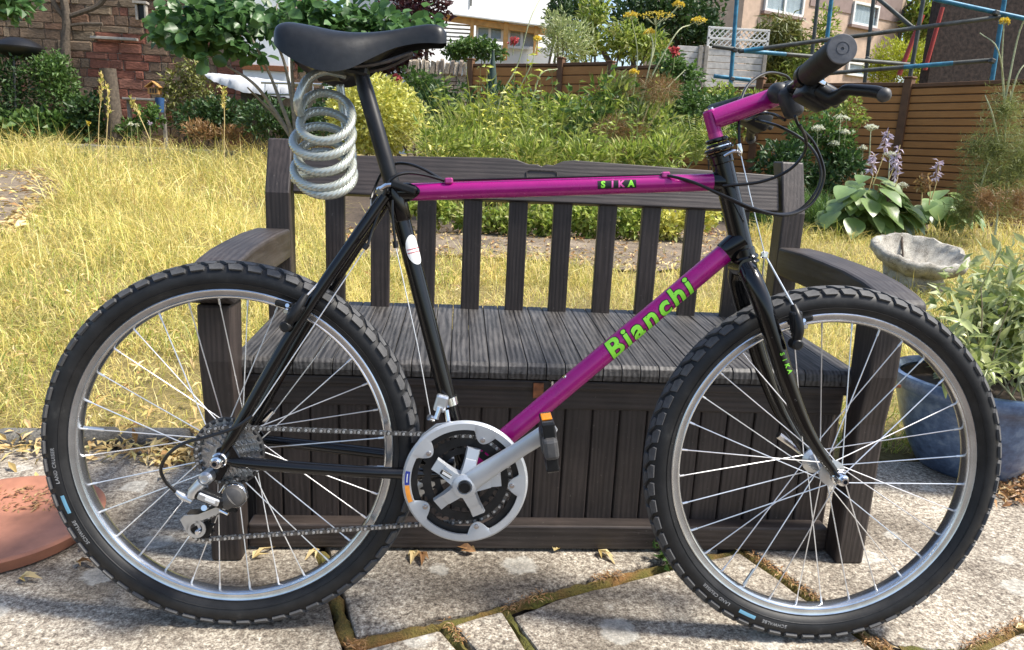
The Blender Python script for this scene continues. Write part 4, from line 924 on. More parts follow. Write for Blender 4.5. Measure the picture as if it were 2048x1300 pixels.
# ================================================================ GROUND
def grid_sheet(name, x0, x1, ys, nx, zf_, mat):
    xs_ = np.linspace(x0, x1, nx); V = [(x, y, zf_(x, y)) for y in ys for x in xs_]; F = [[j*nx+i, j*nx+i+1, (j+1)*nx+i+1, (j+1)*nx+i] for j in range(len(ys)-1) for i in range(nx-1)]
    return setp(link(name, npmesh(name, V, F, True), M[mat]), kind='structure')
def gz(x, y): return (-0.05 if y < 0.6 else slope(y)-0.012+0.012*math.sin(x*2.1+y)*math.sin(y*1.7))
ys = [-3, 0, 0.59, 0.61]+list(np.linspace(0.8, 16, 60))+[20, 30, 60, 120]
grid_sheet('lawn', -40, 40, ys, 161, lambda x, y: gz(x, y) if y < 18 else 0.5, 'lawn_earth')
def gpoly(pxs): return [V3(*(GS(*p))) for p in pxs]
def flat(name, poly, mat, dz=0.008):
    mb = MB(); n = len(poly); c = sum(poly, Vector())/n; rings = [[c+(p-c)*t for p in poly] for t in (1, 0.66, 0.33)]
    V = [V3(p.x, p.y, slope(p.y)+dz*min(1.0, (1.0 if k else 0.2)+0.5*k)) for k, r in enumerate(rings) for p in r]+[V3(c.x, c.y, slope(c.y)+dz*1.6)]
    F = [[k*n+i, k*n+(i+1) % n, (k+1)*n+(i+1) % n, (k+1)*n+i] for k in range(2) for i in range(n)]+[[2*n+i, 2*n+(i+1) % n, 3*n] for i in range(n)]
    mb.V = V; mb.F = F; o = mb.build(name, M[mat], None); return setp(o, kind='structure')
bedp = spline([GS(690, 492), GS(860, 476), GS(1000, 482), GS(1150, 488), GS(1290, 500), GS(1420, 490), GS(1560, 452), GS(1680, 462), GS(1800, 470), GS(1980, 440), V3(9.5, 7.5, 0), V3(7.0, 11.5, 0), V3(-1, 13.4, 0), GS(690, 340), GS(655, 420)], 4, closed=True)
flat('flower_bed', bedp, 'soil', 0.02)
pathp = spline([GS(700, 515), GS(900, 512), GS(1150, 530), GS(1300, 545), GS(1440, 520), GS(1500, 490), GS(1420, 470), GS(1290, 486), GS(1150, 476), GS(1000, 470), GS(860, 465), GS(700, 470)], 3, closed=True)
flat('gravel_path', pathp, 'gravel_soil', 0.035)
lpp = spline([GS(-260, 345), GS(40, 342), GS(110, 365), GS(125, 400), GS(60, 430), GS(20, 470), GS(-160, 480), GS(-400, 470)], 4, closed=True)
flat('earth_path', lpp, 'gravel_soil', 0.02)
# ---- patio of irregular slabs
patio = grid_sheet('patio', -2.9, 3.4, [-3.2, -1.5, 0.2, 0.585], 5, lambda x, y: -0.030, 'soil')
def slab(poly, top=0.0, org=None):
    pts = [V3(p[0], p[1], 0) for p in poly]; c = sum(pts, Vector())/len(pts)
    # uneven outline
    out = []
    for i, p in enumerate(pts):
        q = pts[(i+1) % len(pts)]; m = max(1, int((q-p).length/0.045)); nrm = V3(q.y-p.y, p.x-q.x, 0).normalized()
        for k in range(m): out.append(p.lerp(q, k/m)+(nrm*random.uniform(-0.003, 0.003) if k else Vector()))
    mb = MB(); mb.prism([(p.x, p.y) for p in out], V3(0, 0, top-0.05), (1, 0, 0), (0, 1, 0), 0.05)
    return mb.build('paving_slab', M['granite_slab'], patio, bevel=0.006, bseg=2, angle=50)
g = lambda x, y: (G(x, y).x, G(x, y).y)
a0, a1 = g(655, 1195), g(682, 1286)
ju = (V3(*a0, 0)-V3(*a1, 0)).normalized()
aT = (a0[0]+ju.x*1.2, 0.575); 
slab([(-2.9, -1.6), (a1[0]-ju.x*0.5, a1[1]-ju.y*0.5), a1, a0, (a0[0]+ju.x*(0.575-a0[1])/ju.y, 0.575), (-2.9, 0.575)])
b0, b1, b2, b3 = g(712, 1268), g(1000, 1206), g(1092, 1176), g(1318, 1120)
bu = g(690, 1192)
slab([b0, b1, b2, b3, (0.40, 0.06), (0.43, 0.575), (bu[0]+ju.x*(0.575-bu[1])/ju.y, 0.575), bu], -0.001)
c0, c1, c2 = g(716, 1298), g(880, 1256), g(918, 1300)
slab([c0, c1, c2, (c2[0]+0.25, c2[1]-0.55), (c0[0]+0.1, c0[1]-0.6)], -0.003)
d0, d1, d2, d3 = g(908, 1250), g(1004, 1222), g(1052, 1300), g(952, 1300)
slab([d0, d1, d2, (d2[0]+0.25, d2[1]-0.55), (d3[0]+0.25, d3[1]-0.55), d3], 0.001)
e0, e1, e2, e3, e4 = g(1026, 1232), g(1110, 1200), g(1330, 1142), g(1478, 1104), g(1632, 1212)
e5 = g(1752, 1300)
slab([e0, e1, e2, e3, e4, e5, (e5[0]+0.2, e5[1]-0.6), (d2[0]+0.30, d2[1]-0.55), g(1076, 1300)], 0.0)
f0, f1, f2 = g(1500, 1098), g(1656, 1204), g(1790, 1290)
f3 = g(1905, 1300); f4 = g(2060, 1232)
slab([f0, f1, f2, f3, f4, (3.4, G(2060, 1232).y+0.35), (3.4, 0.575), (0.46, 0.575)], 0.001)
h0, h1 = g(1935, 1310), g(2070, 1252)
slab([h0, h1, (3.4, h1[1]+0.25), (3.4, -1.2), (h0[0]+0.2, -1.2)], -0.002)
slab([g(1775, 1302), g(1815, 1297), g(1890, 1308), (h0[0]+0.1, -1.2), (e5[0]+0.3, -1.2)], -0.002)
# moss and debris in the joints
def moss(pxs, wd):
    pts = [V3(*g(*p), 0) for p in pxs]; P = []
    for i in range(len(pts)-1):
        m = max(2, int((pts[i+1]-pts[i]).length/0.012))
        for k in range(m): P.append(pts[i].lerp(pts[i+1], k/m))
    P.append(pts[-1]); mb = MB(); V = []
    for i, p in enumerate(P):
        q = P[min(i+1, len(P)-1)]; r = P[max(i-1, 0)]; d = (q-r).normalized(); nn = V3(-d.y, d.x, 0); ww = 0.8*wd*(1+0.35*math.sin(i*0.9)+random.uniform(-0.3, 0.3)); hh = -0.004+0.006*random.random()
        V += [p+nn*ww+V3(0, 0, -0.014), p+nn*ww*0.4+V3(0, 0, hh), p-nn*ww*0.4+V3(0, 0, hh+random.uniform(-0.002, 0.002)), p-nn*ww+V3(0, 0, -0.014)]
    F = [[4*i+k, 4*i+k+1, 4*i+5+k, 4*i+4+k] for i in range(len(P)-1) for k in range(3)]
    mb.add(V, F); return setp(mb.build('joint_moss', M['joint_moss'], patio, angle=60), kind='stuff')
moss([(640, 1100), (671, 1195), (697, 1280), (704, 1310)], 0.018); moss([(700, 1283), (890, 1246), (1010, 1214), (1100, 1186), (1325, 1131), (1490, 1098)], 0.014)
moss([(892, 1250), (935, 1302)], 0.014); moss([(1014, 1224), (1064, 1302)], 0.013); moss([(1488, 1100), (1644, 1208), (1770, 1292), (1800, 1310)], 0.016); moss([(1800, 1296), (1920, 1304), (2065, 1243)], 0.018)

# ================================================================ LEAF AND GRASS BUILDERS
def unit(a): return a/np.maximum(1e-9, np.linalg.norm(a, axis=-1, keepdims=True))
def leaf_geo(base, d, L, W, nrm=None, fold=0.25, droop=0.15, wpos=0.45):
    n = len(base); d = unit(d)
    if nrm is None: nrm = RNG.normal(size=(n, 3))+np.array([0, 0, 0.8])
    s = unit(np.cross(d, nrm)); u = np.cross(s, d); L = np.broadcast_to(L, (n,))[:, None]; W = np.broadcast_to(W, (n,))[:, None]
    mid = base+d*L*wpos; tip = base+d*L-u*L*droop
    lf = mid+s*W*0.5+u*W*fold; rt = mid-s*W*0.5+u*W*fold
    V = np.stack([base, lf, mid, rt, tip], 1).reshape(-1, 3); o = (np.arange(n)*5)[:, None]
    F = np.concatenate([o+np.array([[0, 2, 1]]), o+np.array([[0, 3, 2]]), o+np.array([[1, 2, 4]]), o+np.array([[2, 3, 4]])], 0)
    return V, F
def round_leaf(base, d, L, W, nrm=None, cup=0.15):
    n = len(base); d = unit(d)
    if nrm is None: nrm = RNG.normal(size=(n, 3))*0.8+np.array([0.3, -0.6, 0.8])
    s = unit(np.cross(d, nrm)); u = np.cross(s, d); L = np.broadcast_to(L, (n,))[:, None]; W = np.broadcast_to(W, (n,))[:, None]
    pts = [base]
    for t, w in ((0.22, 0.40), (0.55, 0.50), (0.85, 0.30)): pts.append(base+d*L*t+s*W*w+u*W*cup)
    pts.append(base+d*L-u*L*0.08)
    for t, w in ((0.85, 0.30), (0.55, 0.50), (0.22, 0.40)): pts.append(base+d*L*t-s*W*w+u*W*cup)
    pts.append(base+d*L*0.5)
    V = np.stack(pts, 1).reshape(-1, 3); o = (np.arange(n)*9)[:, None]
    F = np.concatenate([o+np.array([[k, (k+1) % 8, 8]]) for k in range(8)], 0); return V, F
def blade_geo(base, d0, L, W, bend):
    """curved grass blades: 5 verts each"""
    n = len(base); d0 = unit(d0); L = np.broadcast_to(L, (n,))[:, None]; W = np.broadcast_to(W, (n,))[:, None]; bend = np.broadcast_to(bend, (n,))[:, None]
    h = d0.copy(); h[:, 2] = 0; h = unit(h+1e-4); s = unit(np.cross(h, np.array([0, 0, 1.0]))+RNG.normal(size=(n, 3))*0.3)
    m = base+d0*L*0.5; d1 = unit(d0+h*bend-np.array([0, 0, 1.0])*bend*0.55); t = m+d1*L*0.5
    V = np.stack([base-s*W/2, base+s*W/2, m-s*W*0.4, m+s*W*0.4, t], 1).reshape(-1, 3); o = (np.arange(n)*5)[:, None]
    F = np.concatenate([o+np.array([[0, 1, 3]]), o+np.array([[0, 3, 2]]), o+np.array([[2, 3, 4]])], 0); return V, F
def merge(parts):
    Vs, Fs, n = [], [], 0
    for V, F in parts: Vs.append(V); Fs.append(F+n); n += len(V)
    return np.concatenate(Vs), np.concatenate(Fs)
def cloud_pts(c, rad, n, lump=0.22, shell=0.55, seed=0):
    r = np.random.default_rng(seed+int(abs(c[0])*1000) % 9973); d = unit(r.normal(size=(n, 3)))
    k = r.normal(size=(4, 3))*2.3; ph = r.uniform(0, 6.3, 4)
    l = sum(np.sin(d @ k[i]*1.6+ph[i]) for i in range(4))/4
    t = np.where(r.random(n) < 0.7, r.uniform(shell, 1.0, n), r.uniform(0.1, shell, n)); t = t*(1+lump*l)
    return np.asarray(c)+d*t[:, None]*np.asarray(rad), d
def foliage(name, V, F, mat, parent, stuff=True, smooth=False):
    V = V-np.array(ORG.get(parent.name, Vector())) if parent else V
    o = link(name, npmesh(name, V, F, smooth), M[mat], parent)
    if parent and stuff: o['kind'] = 'stuff'
    return o
def pxm(px, py, Y): d = ray(px, py); return (Y-CO.y)/d.y/FPX
def bush(name, label, cat, blobs, Y, n, L, W, mat, group=None, stem='bark', droop=0.2, up=0.3, stems=4, lump=0.22, mat2=None, trunk=None):
    """blobs: (px, py, half width px, half height px[, dY]); foliage clumps at real depth"""
    b0 = blobs[0]; c0 = at(b0[0], b0[1], Y); base = V3(c0.x, c0.y, slope(min(Y, 16)))
    t = thing(name, label, cat, base, group); parts = []; tot = sum(b[2]*b[3] for b in blobs)
    for i, b in enumerate(blobs):
        yy = Y+(b[4] if len(b) > 4 else 0); c = at(b[0], b[1], yy); k = pxm(b[0], b[1], yy); m = max(20, int(n*b[2]*b[3]/tot))
        rx, rz = b[2]*k, b[3]*k; ry = max(0.25*rx, min(rx, rz*1.3))
        P, d = cloud_pts(c, (rx, ry, rz), m, lump, 0.6, i*17+int(b[0]))
        dirs = d*0.8+RNG.normal(size=P.shape)*0.7+np.array([0, 0, up]); parts.append(leaf_geo(P, dirs, L*RNG.uniform(0.6, 1.25, m), W*RNG.uniform(0.7, 1.2, m), None, 0.2, droop))
    V, F = merge(parts); foliage('foliage', V, F, mat, t)
    mb = MB()
    for i in range(stems):
        b = blobs[i % len(blobs)]; c = at(b[0]+random.uniform(-0.5, 0.5)*b[2], b[1], Y); h = c-base; r0 = max(0.006, 0.012*h.length) if trunk is None else trunk
        mid = base+h*0.5+V3(random.uniform(-0.08, 0.08), random.uniform(-0.05, 0.05), 0)*h.length
        mb.tube(spline([base+V3(random.uniform(-0.06, 0.06), 0, -0.03), mid, c], 4), [r0*(1-0.09*j) for j in range(9)], 7)
    if stems: mb.build('trunk' if trunk else 'stem', M[stem], t)
    return t
def grasses(name, label, blobs, Y, n, L, W, mat, group=None, cat='grass', spread=0.35, bend=0.5):
    """clumps of arching blades: (px centre, py base, px half width) at depth Y"""
    c0 = at(blobs[0][0], 300, Y); t = thing(name, label, cat, (c0.x, Y, slope(Y)), group); parts = []
    for b in blobs:
        yy = Y+(b[2] if len(b) > 2 else 0); k = pxm(b[0], 300, yy); c = at(b[0], 300, yy); m = n//len(blobs)
        P = np.stack([c.x+RNG.normal(0, 0.5, m)*b[1]*k, yy+RNG.normal(0, 0.25, m), np.full(m, slope(yy)-0.01)], 1)
        d = np.stack([RNG.normal(0, spread, m), RNG.normal(0, spread, m), np.ones(m)], 1)
        parts.append(blade_geo(P, d, L*RNG.uniform(0.55, 1.15, m), W, RNG.uniform(0.2, 1.0, m)*bend*2))
    V, F = merge(parts); foliage('blades', V, F, mat, t); return t

# ================================================================ LAWN GRASS
def inside(P, poly):
    x, y = P[:, 0], P[:, 1]; r = np.zeros(len(P), bool); n = len(poly)
    for i in range(n):
        a, b = poly[i], poly[(i+1) % n]
        if a.y == b.y: continue
        c = ((a.y > y) != (b.y > y)) & (x < (b.x-a.x)*(y-a.y)/(b.y-a.y)+a.x); r ^= c
    return r
def visible(P, mx=260):
    d = P-np.array(CO); z = d @ np.array(FW); px = 1024+FPX*(d @ np.array(RT))/z; py = 650-FPX*(d @ np.array(UP))/z
    return (z > 0.1) & (px > -mx) & (px < 2048+mx) & (py < 1500)
parts = []
for y0, y1, n, L, W in ((0.66, 1.6, 40000, 0.095, 0.0026), (1.5, 3.2, 80000, 0.12, 0.0032), (3.0, 6.0, 85000, 0.19, 0.0046), (5.5, 13.8, 90000, 0.32, 0.009)):
    xw = 1.0+0.95*(y1+1.6)
    P = np.stack([RNG.uniform(-xw, xw, n), y0+(y1-y0)*RNG.random(n), np.zeros(n)], 1); P = P[visible(P)]
    for pl in (bedp, pathp, lpp): P = P[~inside(P, pl)]
    # bare straw patches in the turf
    dens = 0.5+0.5*np.sin(P[:, 0]*1.9+1.3)*np.sin(P[:, 1]*2.3)+0.35*np.sin(P[:, 0]*5.1+P[:, 1]*3.7)
    P = P[RNG.random(len(P)) < 0.45+0.75*dens]; m = len(P)
    P[:, 2] = 0.03*np.maximum(0, P[:, 1]-1)-0.012
    lean = np.where(P[:, 0] < 0, 0.75, 0.6)
    d = np.stack([RNG.normal(0, 1, m)*lean+0.15, RNG.normal(0, 1, m)*lean, np.ones(m)], 1)
    hh = np.where(P[:, 0] < -0.5, 1.0+0.45*np.clip((P[:, 1]-1.2)/2, 0, 1), 0.66)*np.clip(1.0+0.35*np.sin(P[:, 0]*3+P[:, 1]*2), 0.5, 1.5)
    parts.append(blade_geo(P, d, L*RNG.uniform(0.4, 1.5, m)*hh, W*RNG.uniform(0.6, 1.3, m), RNG.uniform(0.1, 1.6, m)))
V, F = merge(parts); o = foliage('lawn_grass', V, F, 'grass_dry', None); setp(o, 'straw coloured unmown dry grass covering the lawn behind the bench', 'grass', kind='stuff')
n = 46000; P = np.stack([RNG.uniform(-8, 4, n), 0.66+9*RNG.random(n)**1.6, np.zeros(n)], 1); P = P[visible(P)]
for pl in (bedp, pathp, lpp): P = P[~inside(P, pl)]
sel = np.sin(P[:, 0]*1.3+0.7)*np.cos(P[:, 1]*1.1+0.4)+0.4*np.sin(P[:, 0]*4+P[:, 1]*3) > 0.05; P = P[sel]; m = len(P); P[:, 2] = 0.03*np.maximum(0, P[:, 1]-1)-0.012
d = np.stack([RNG.normal(0, 0.6, m), RNG.normal(0, 0.6, m), np.ones(m)], 1); V, F = blade_geo(P, d, 0.07*RNG.uniform(0.6, 1.8, m)*(1+P[:, 1]*0.1), 0.004+0.0006*P[:, 1], RNG.uniform(0.1, 1.2, m))
o = foliage('green_grass_tufts', V, F, 'grass_green', None); setp(o, 'green tufts still growing among the dry lawn grass', 'grass', kind='stuff')
# seed stalks
mb = []; n = 420; P = np.stack([-0.7-RNG.random(n)*6.5, 1.5+RNG.random(n)**1.2*8.5, np.zeros(n)], 1); P[:, 2] = 0.03*np.maximum(0, P[:, 1]-1)
P = P[visible(P) & ~inside(P, bedp) & ~inside(P, lpp)]; m = len(P)
d = np.stack([RNG.normal(0, 0.2, m)-0.1, RNG.normal(0, 0.2, m), np.ones(m)], 1); Ls = RNG.uniform(0.30, 0.75, m)
A1 = blade_geo(P, d, Ls, 0.0035+0.0006*P[:, 1], 0.35); tips = P+unit(d)*Ls[:, None]*0.55
hp_ = [];
for k in range(7):
    q = P+unit(d)*Ls[:, None]*(0.5+0.04*k)+RNG.normal(size=P.shape)*0.004; hp_.append(leaf_geo(q, d+RNG.normal(size=P.shape)*0.35, 0.03, 0.006+0.0008*P[:, 1]))
V, F = merge([A1]+hp_); o = foliage('grass_seed_stalks', V, F, 'grass_dry', None); setp(o, 'tall pale seeding grass stalks standing above the left lawn', 'grass', kind='stuff')
# leaf litter lying on the grass near the patio
n = 900; P = np.stack([-2.6+RNG.random(n)*2.6, 0.68+RNG.random(n)**1.8*2.6, np.zeros(n)], 1); P = P[visible(P)]; m = len(P); P[:, 2] = 0.03*np.maximum(0, P[:, 1]-1)+0.012+0.03*RNG.random(m)
d = np.stack([RNG.normal(size=m), RNG.normal(size=m), RNG.normal(0, 0.25, m)], 1); V, F = leaf_geo(P, d, RNG.uniform(0.025, 0.08, m), RNG.uniform(0.007, 0.018, m), np.tile([0, 0, 1.0], (m, 1))+RNG.normal(size=(m, 3))*0.4, 0.3, 0.25)
o = foliage('leaf_litter', V, F, 'litter', None); setp(o, 'dry pale fallen leaves scattered over the near lawn edge', 'leaves', kind='stuff')
# ================================================================ PATIO THINGS
# terracotta saucer at the lower left
tc = G(-6, 1048, 0.02); tray = thing('terracotta_saucer', 'large shallow terracotta saucer on the patio left of the rear wheel', 'saucer', (tc.x, tc.y, 0))
rr = G(234, 1000, 0.03).x-tc.x
prof = [(0, 0.004), (rr*0.86, 0.004), (rr*0.93, 0.006), (rr, 0.034), (rr-0.004, 0.038), (rr-0.016, 0.037), (rr-0.024, 0.030), (rr*0.84, 0.026), (0, 0.026)]
MB().lathe(prof, V3(tc.x, tc.y, 0), ax='z', seg=72).build('saucer_dish', M['terracotta'], tray, angle=50)
n = 260; a = RNG.uniform(0, 6.28, n); q = rr*0.8*np.sqrt(RNG.random(n)); P = np.stack([tc.x+q*np.cos(a), tc.y+0.05+0.7*q*np.abs(np.sin(a)), np.full(n, 0.029)], 1)
V, F = leaf_geo(P, RNG.normal(size=(n, 3))*[1, 1, 0.15], RNG.uniform(0.006, 0.028, n), RNG.uniform(0.002, 0.007, n), np.tile([0, 0, 1.0], (n, 1)))
foliage('saucer_debris', V, F, 'litter_red', tray)
# fallen leaves, countable ones on the paving
lmesh = []
for k in range(5):
    V, F = leaf_geo(np.zeros((3, 3)), np.array([[1, 0, 0.05], [0.9, 0.45, 0.1], [0.9, -0.5, 0.15]]), np.array([0.055, 0.035, 0.03])*random.uniform(0.7, 1.2), np.array([0.016, 0.011, 0.009]), np.array([[0, 0.1, 1.0]]*3)+RNG.normal(size=(3, 3))*0.3, 0.35, 0.25)
    me = npmesh('fallen_leaf', V, F); me.materials.append(M['litter' if k < 3 else 'litter_red']); lmesh.append(me)
spots = [((640, 1103), 'curled pale leaf in the joint behind the rear wheel'), ((505, 1122), 'yellow leaf scrap against the left front bench leg'), ((828, 1106), 'small dry leaf under the bench left of the chainring'),
         ((842, 1108), 'reddish dry leaf at the plinth foot left of the chainring'), ((952, 1108), 'forked pale leaf at the plinth foot below the chainring'), ((1108, 1107), 'small brown leaf at the plinth foot below the pedal'),
         ((1196, 1104), 'pale dry leaf at the plinth foot between pedal and front wheel'), ((1476, 1108), 'long pale leaf seen through the front wheel'), ((160, 1105), 'pale leaf beside the terracotta saucer'), ((152, 1130), 'tiny yellow leaf below the terracotta saucer'),
         ((40, 1160), 'long pale leaf in front of the terracotta saucer'), ((2030, 1262), 'yellowish leaf in the joint at the lower right'), ((2012, 968), 'dry leaf behind the blue pot foot')]
for i, ((px, py), lab) in enumerate(spots):
    o = link('fallen_leaf', lmesh[i % 5]); p = G(px, py); o.location = (p.x, p.y, 0.006); o.rotation_euler = (random.uniform(-0.2, 0.2), random.uniform(-0.3, 0.1), random.uniform(0, 6.28)); setp(o, lab, 'leaf', 'fallen leaves on the paving')
# needle-like debris gathered in the joints and litter at the lawn edge
def scatter(name, label, P, L, W, mat, flatness=0.2):
    n = len(P); V, F = leaf_geo(P, RNG.normal(size=(n, 3))*[1, 1, flatness], L*RNG.uniform(0.5, 1.4, n), W*RNG.uniform(0.6, 1.3, n), np.tile([0, 0, 1.0], (n, 1))+RNG.normal(size=(n, 3))*0.3); o = foliage(name, V, F, mat, None); return setp(o, label, 'debris', kind='stuff')
P = []
for pl, m in (([(895, 1246), (925, 1290)], 70), ([(1005, 1222), (1098, 1188)], 130), ([(1190, 1160), (1240, 1150)], 110), ([(1500, 1108), (1640, 1206)], 240), ([(1720, 1280), (1780, 1298)], 120), ([(1930, 1298), (2050, 1245)], 240), ([(690, 1290), (730, 1296)], 40)):
    a, b = G(*pl[0]), G(*pl[1])
    for i in range(m): p = a.lerp(b, random.random()); P.append((p.x+random.gauss(0, 0.006), p.y+random.gauss(0, 0.006), 0.002+random.random()*0.007))
scatter('joint_debris', 'rust brown plant debris lying in the paving joints', np.array(P), 0.012, 0.0026, 'litter_red')
P = [(x, y, 0.01+0.02*random.random()) for x, y in [((-1.9+1.35*random.random()), 0.50+random.gauss(0.05, 0.05)) for _ in range(500)]]
P += [(p.x, p.y, 0.006+0.012*random.random()) for p in [G(360+random.gauss(0, 40), 912+random.gauss(0, 12)) for _ in range(160)]]
scatter('edge_litter', 'dry yellow leaves gathered along the paving edge behind the rear wheel', np.array(P), 0.045, 0.014, 'litter', 0.35)
P = [(p.x, p.y, 0.005+0.02*random.random()) for p in [G(2030+random.gauss(0, 30), 985+random.gauss(0, 14)) for _ in range(160)]]
scatter('pot_litter', 'brown leaf litter on the paving behind the blue pot', np.array(P), 0.04, 0.012, 'litter_red', 0.4)
q = [pathp[0].lerp(pathp[len(pathp)//2], 0.5)]
P = []
while len(P) < 1500:
    a_, b_ = random.choice(pathp), random.choice(pathp); c_ = a_.lerp(b_, random.random()); P.append((c_.x, c_.y, slope(c_.y)+0.045+0.01*random.random()))
P = np.array(P); scatter('path_litter', 'dry leaf litter and grit over the path behind the bench', P[:1000], 0.05, 0.022, 'litter', 0.4); scatter('path_bark', 'brown bark chips over the path behind the bench', P[1000:], 0.045, 0.025, 'litter_red', 0.5)
P = np.array([(c_.x, c_.y, slope(c_.y)+0.03+0.01*random.random()) for c_ in [random.choice(lpp).lerp(random.choice(lpp), random.random()) for _ in range(900)]]); scatter('earth_path_litter', 'pale leaf litter over the earth path at the far left', P, 0.10, 0.04, 'litter', 0.3)
# rough kerb stones between patio and lawn
x = -2.9; i = 0
while x < -0.05:
    wdt = random.uniform(0.16, 0.34); mb = MB().box((x+wdt/2, 0.625+random.uniform(-0.01, 0.01), -0.004), (wdt-0.012, 0.085, 0.075+random.uniform(-0.01, 0.015)), Matrix.Rotation(random.uniform(-0.06, 0.06), 3, 'Z'))
    o = mb.build('kerb_stone', M['kerb_stone'], patio, bevel=0.018, bseg=3); x += wdt
# small weed by the front wheel
wd = G(1338, 1128); wt = thing('weed', 'small leafy green weed in the paving joint beside the front tyre', 'weed', (wd.x, wd.y, 0)); n = 70
P = np.stack([wd.x+RNG.normal(0, 0.018, n), wd.y+RNG.normal(0, 0.012, n), 0.006+0.035*RNG.random(n)], 1)
V, F = leaf_geo(P, np.stack([RNG.normal(size=n), RNG.normal(size=n), RNG.uniform(-0.1, 0.8, n)], 1), 0.024*RNG.uniform(0.7, 1.3, n), 0.012, None, 0.2, 0.2); foliage('leaves', V, F, 'leaf_mid', wt)
MB().tube([V3(wd.x, wd.y, -0.01), V3(wd.x+0.01, wd.y, 0.035)], 0.002, 6).build('stem', M['stem_green'], wt)
# blue glazed pot
pc = V3(at(1935, 900, 0.55).x, 0.55, 0); zr = at(1930, 815, 0.31).z
RP = 0.245; H = zr+0.012
pot = thing('blue_pot', 'blue glazed ceramic pot with a pale shrub, right of the front wheel', 'pot', (pc.x, pc.y, 0))
prof = [(0, 0.0), (0.125, 0.0), (0.135, 0.006), (0.165, 0.06), (0.195, 0.13), (0.215, 0.20), (RP-0.018, H-0.045), (RP-0.006, H-0.038), (RP, H-0.018), (RP-0.006, H), (RP-0.020, H+0.002), (RP-0.030, H-0.014), (RP-0.034, H-0.06), (0.0, H-0.06)]
MB().lathe(prof[:12], pc, ax='z', seg=64).build('pot_body', M['blue_glaze'], pot, angle=50)
MB().lathe([(RP-0.032, H-0.02), (RP-0.034, H-0.055), (0, H-0.050)], pc, ax='z', seg=48).build('pot_soil', M['soil'], pot)
pv = at(1875, 808, 0.34); MB().box(V3(pv.x, pc.y-math.sqrt(max(0.001, (RP-0.004)**2-(pv.x-pc.x)**2)), zr-0.012), (0.016, 0.004, 0.009)).build('rust_chip', M['rust'], pot, bevel=0.001)
# pale shrub in the pot: every leaf is its own piece
def obj_leafmat(name, cols, trans=0.3, rough=0.4):
    m = leafmat(name, cols, trans, rough); nt = m.node_tree; oi = nt.nodes.new('ShaderNodeObjectInfo')
    for l in list(nt.links):
        if l.from_node.type == 'NEW_GEOMETRY': nt.links.new(oi.outputs['Random'], l.to_socket)
obj_leafmat('leaf_pale_each', [(0.24, 0.31, 0.08), (0.40, 0.46, 0.17), (0.52, 0.56, 0.28), (0.30, 0.37, 0.10), (0.58, 0.60, 0.34)])
obj_leafmat('leaf_hosta_each', [(0.13, 0.22, 0.06), (0.25, 0.35, 0.11), (0.18, 0.28, 0.10), (0.35, 0.44, 0.17)], 0.3, 0.35)
def broad_leaf(L, W, mat, cup=0.12, droop=0.3, n=6, wave=0.0):
    """a curved leaf blade lying along +x, its stalk end at the origin"""
    V = []; F = []
    for i in range(n+1):
        t = i/n; wv = W*0.5*math.sin(PI*min(1, t**0.75))**0.9 if 0 < i < n else 0.001; x = L*t; z = L*(0.12*t-droop*t*t)
        for s in (-1, -0.5, 0, 0.5, 1): V.append((x, s*wv, z+abs(s)*wv*cup*2+wave*math.sin(t*9+s*3)*L))
    for i in range(n):
        for k in range(4): F.append([5*i+k, 5*i+5+k, 5*i+6+k, 5*i+1+k])
    me = npmesh('leaf', V, F, True); me.materials.append(M[mat]); return me
def orient(o, p, d, roll=0.0):
    d = Vector(d).normalized(); q = d.to_track_quat('X', 'Z'); o.rotation_mode = 'QUATERNION'
    from mathutils import Quaternion
    o.rotation_quaternion = q @ Quaternion((1, 0, 0), roll); o.location = p
shr = thing('potted_shrub', 'pale green narrow-leaved shrub growing from the blue pot', 'shrub', (pc.x, pc.y, H-0.05))
pm = [broad_leaf(0.062*s, 0.021*s, 'leaf_pale_each', 0.18, dr) for s, dr in ((0.8, 0.2), (1.0, 0.3), (1.15, 0.15))]
nleaf = 0
for k in range(30):
    ty = random.uniform(480, 760); tx = random.uniform(1935 if ty < 590 else 1845, 2130); yy = 0.55+random.uniform(-0.28, 0.30)
    tip = at(tx, ty, yy); b0 = V3(pc.x+random.uniform(-0.09, 0.09), pc.y+random.uniform(-0.09, 0.09), H-0.06)
    mid = b0.lerp(tip, 0.55)+V3(0, 0, 0.05); sp = spline([b0, mid, tip], 6)
    MB().tube(sp, [0.0030*(1-0.055*j) for j in range(len(sp))], 6).build('stem', M['stem_pale'] if k % 3 else M['bark_pale'], shr)
    for j in range(4, len(sp)):
        for s in (0, 1):
            if nleaf >= 298: break
            p = sp[j]; t = (sp[j]-sp[j-1]).normalized(); a = j*1.3+s*PI+random.uniform(-0.5, 0.5); u = t.orthogonal().normalized(); v = t.cross(u)
            d = t*0.55+u*math.cos(a)+v*math.sin(a)+V3(0, 0, 0.05); o = link('leaf', random.choice(pm), None, shr); orient(o, p-ORG[shr.name], d, random.uniform(-0.5, 0.5)); nleaf += 1
n = 1300; P, d = cloud_pts(at(2015, 640, 0.62), (0.24, 0.22, 0.23), n, 0.25, 0.3); P = P[P[:, 2] > H-0.03]; n = len(P)
V, F = leaf_geo(P, RNG.normal(size=(n, 3))+[0, 0, 0.3], 0.058*RNG.uniform(0.6, 1.2, n), 0.019, None, 0.15, 0.2); foliage('inner_leaves', V, F, 'leaf_pale', shr)
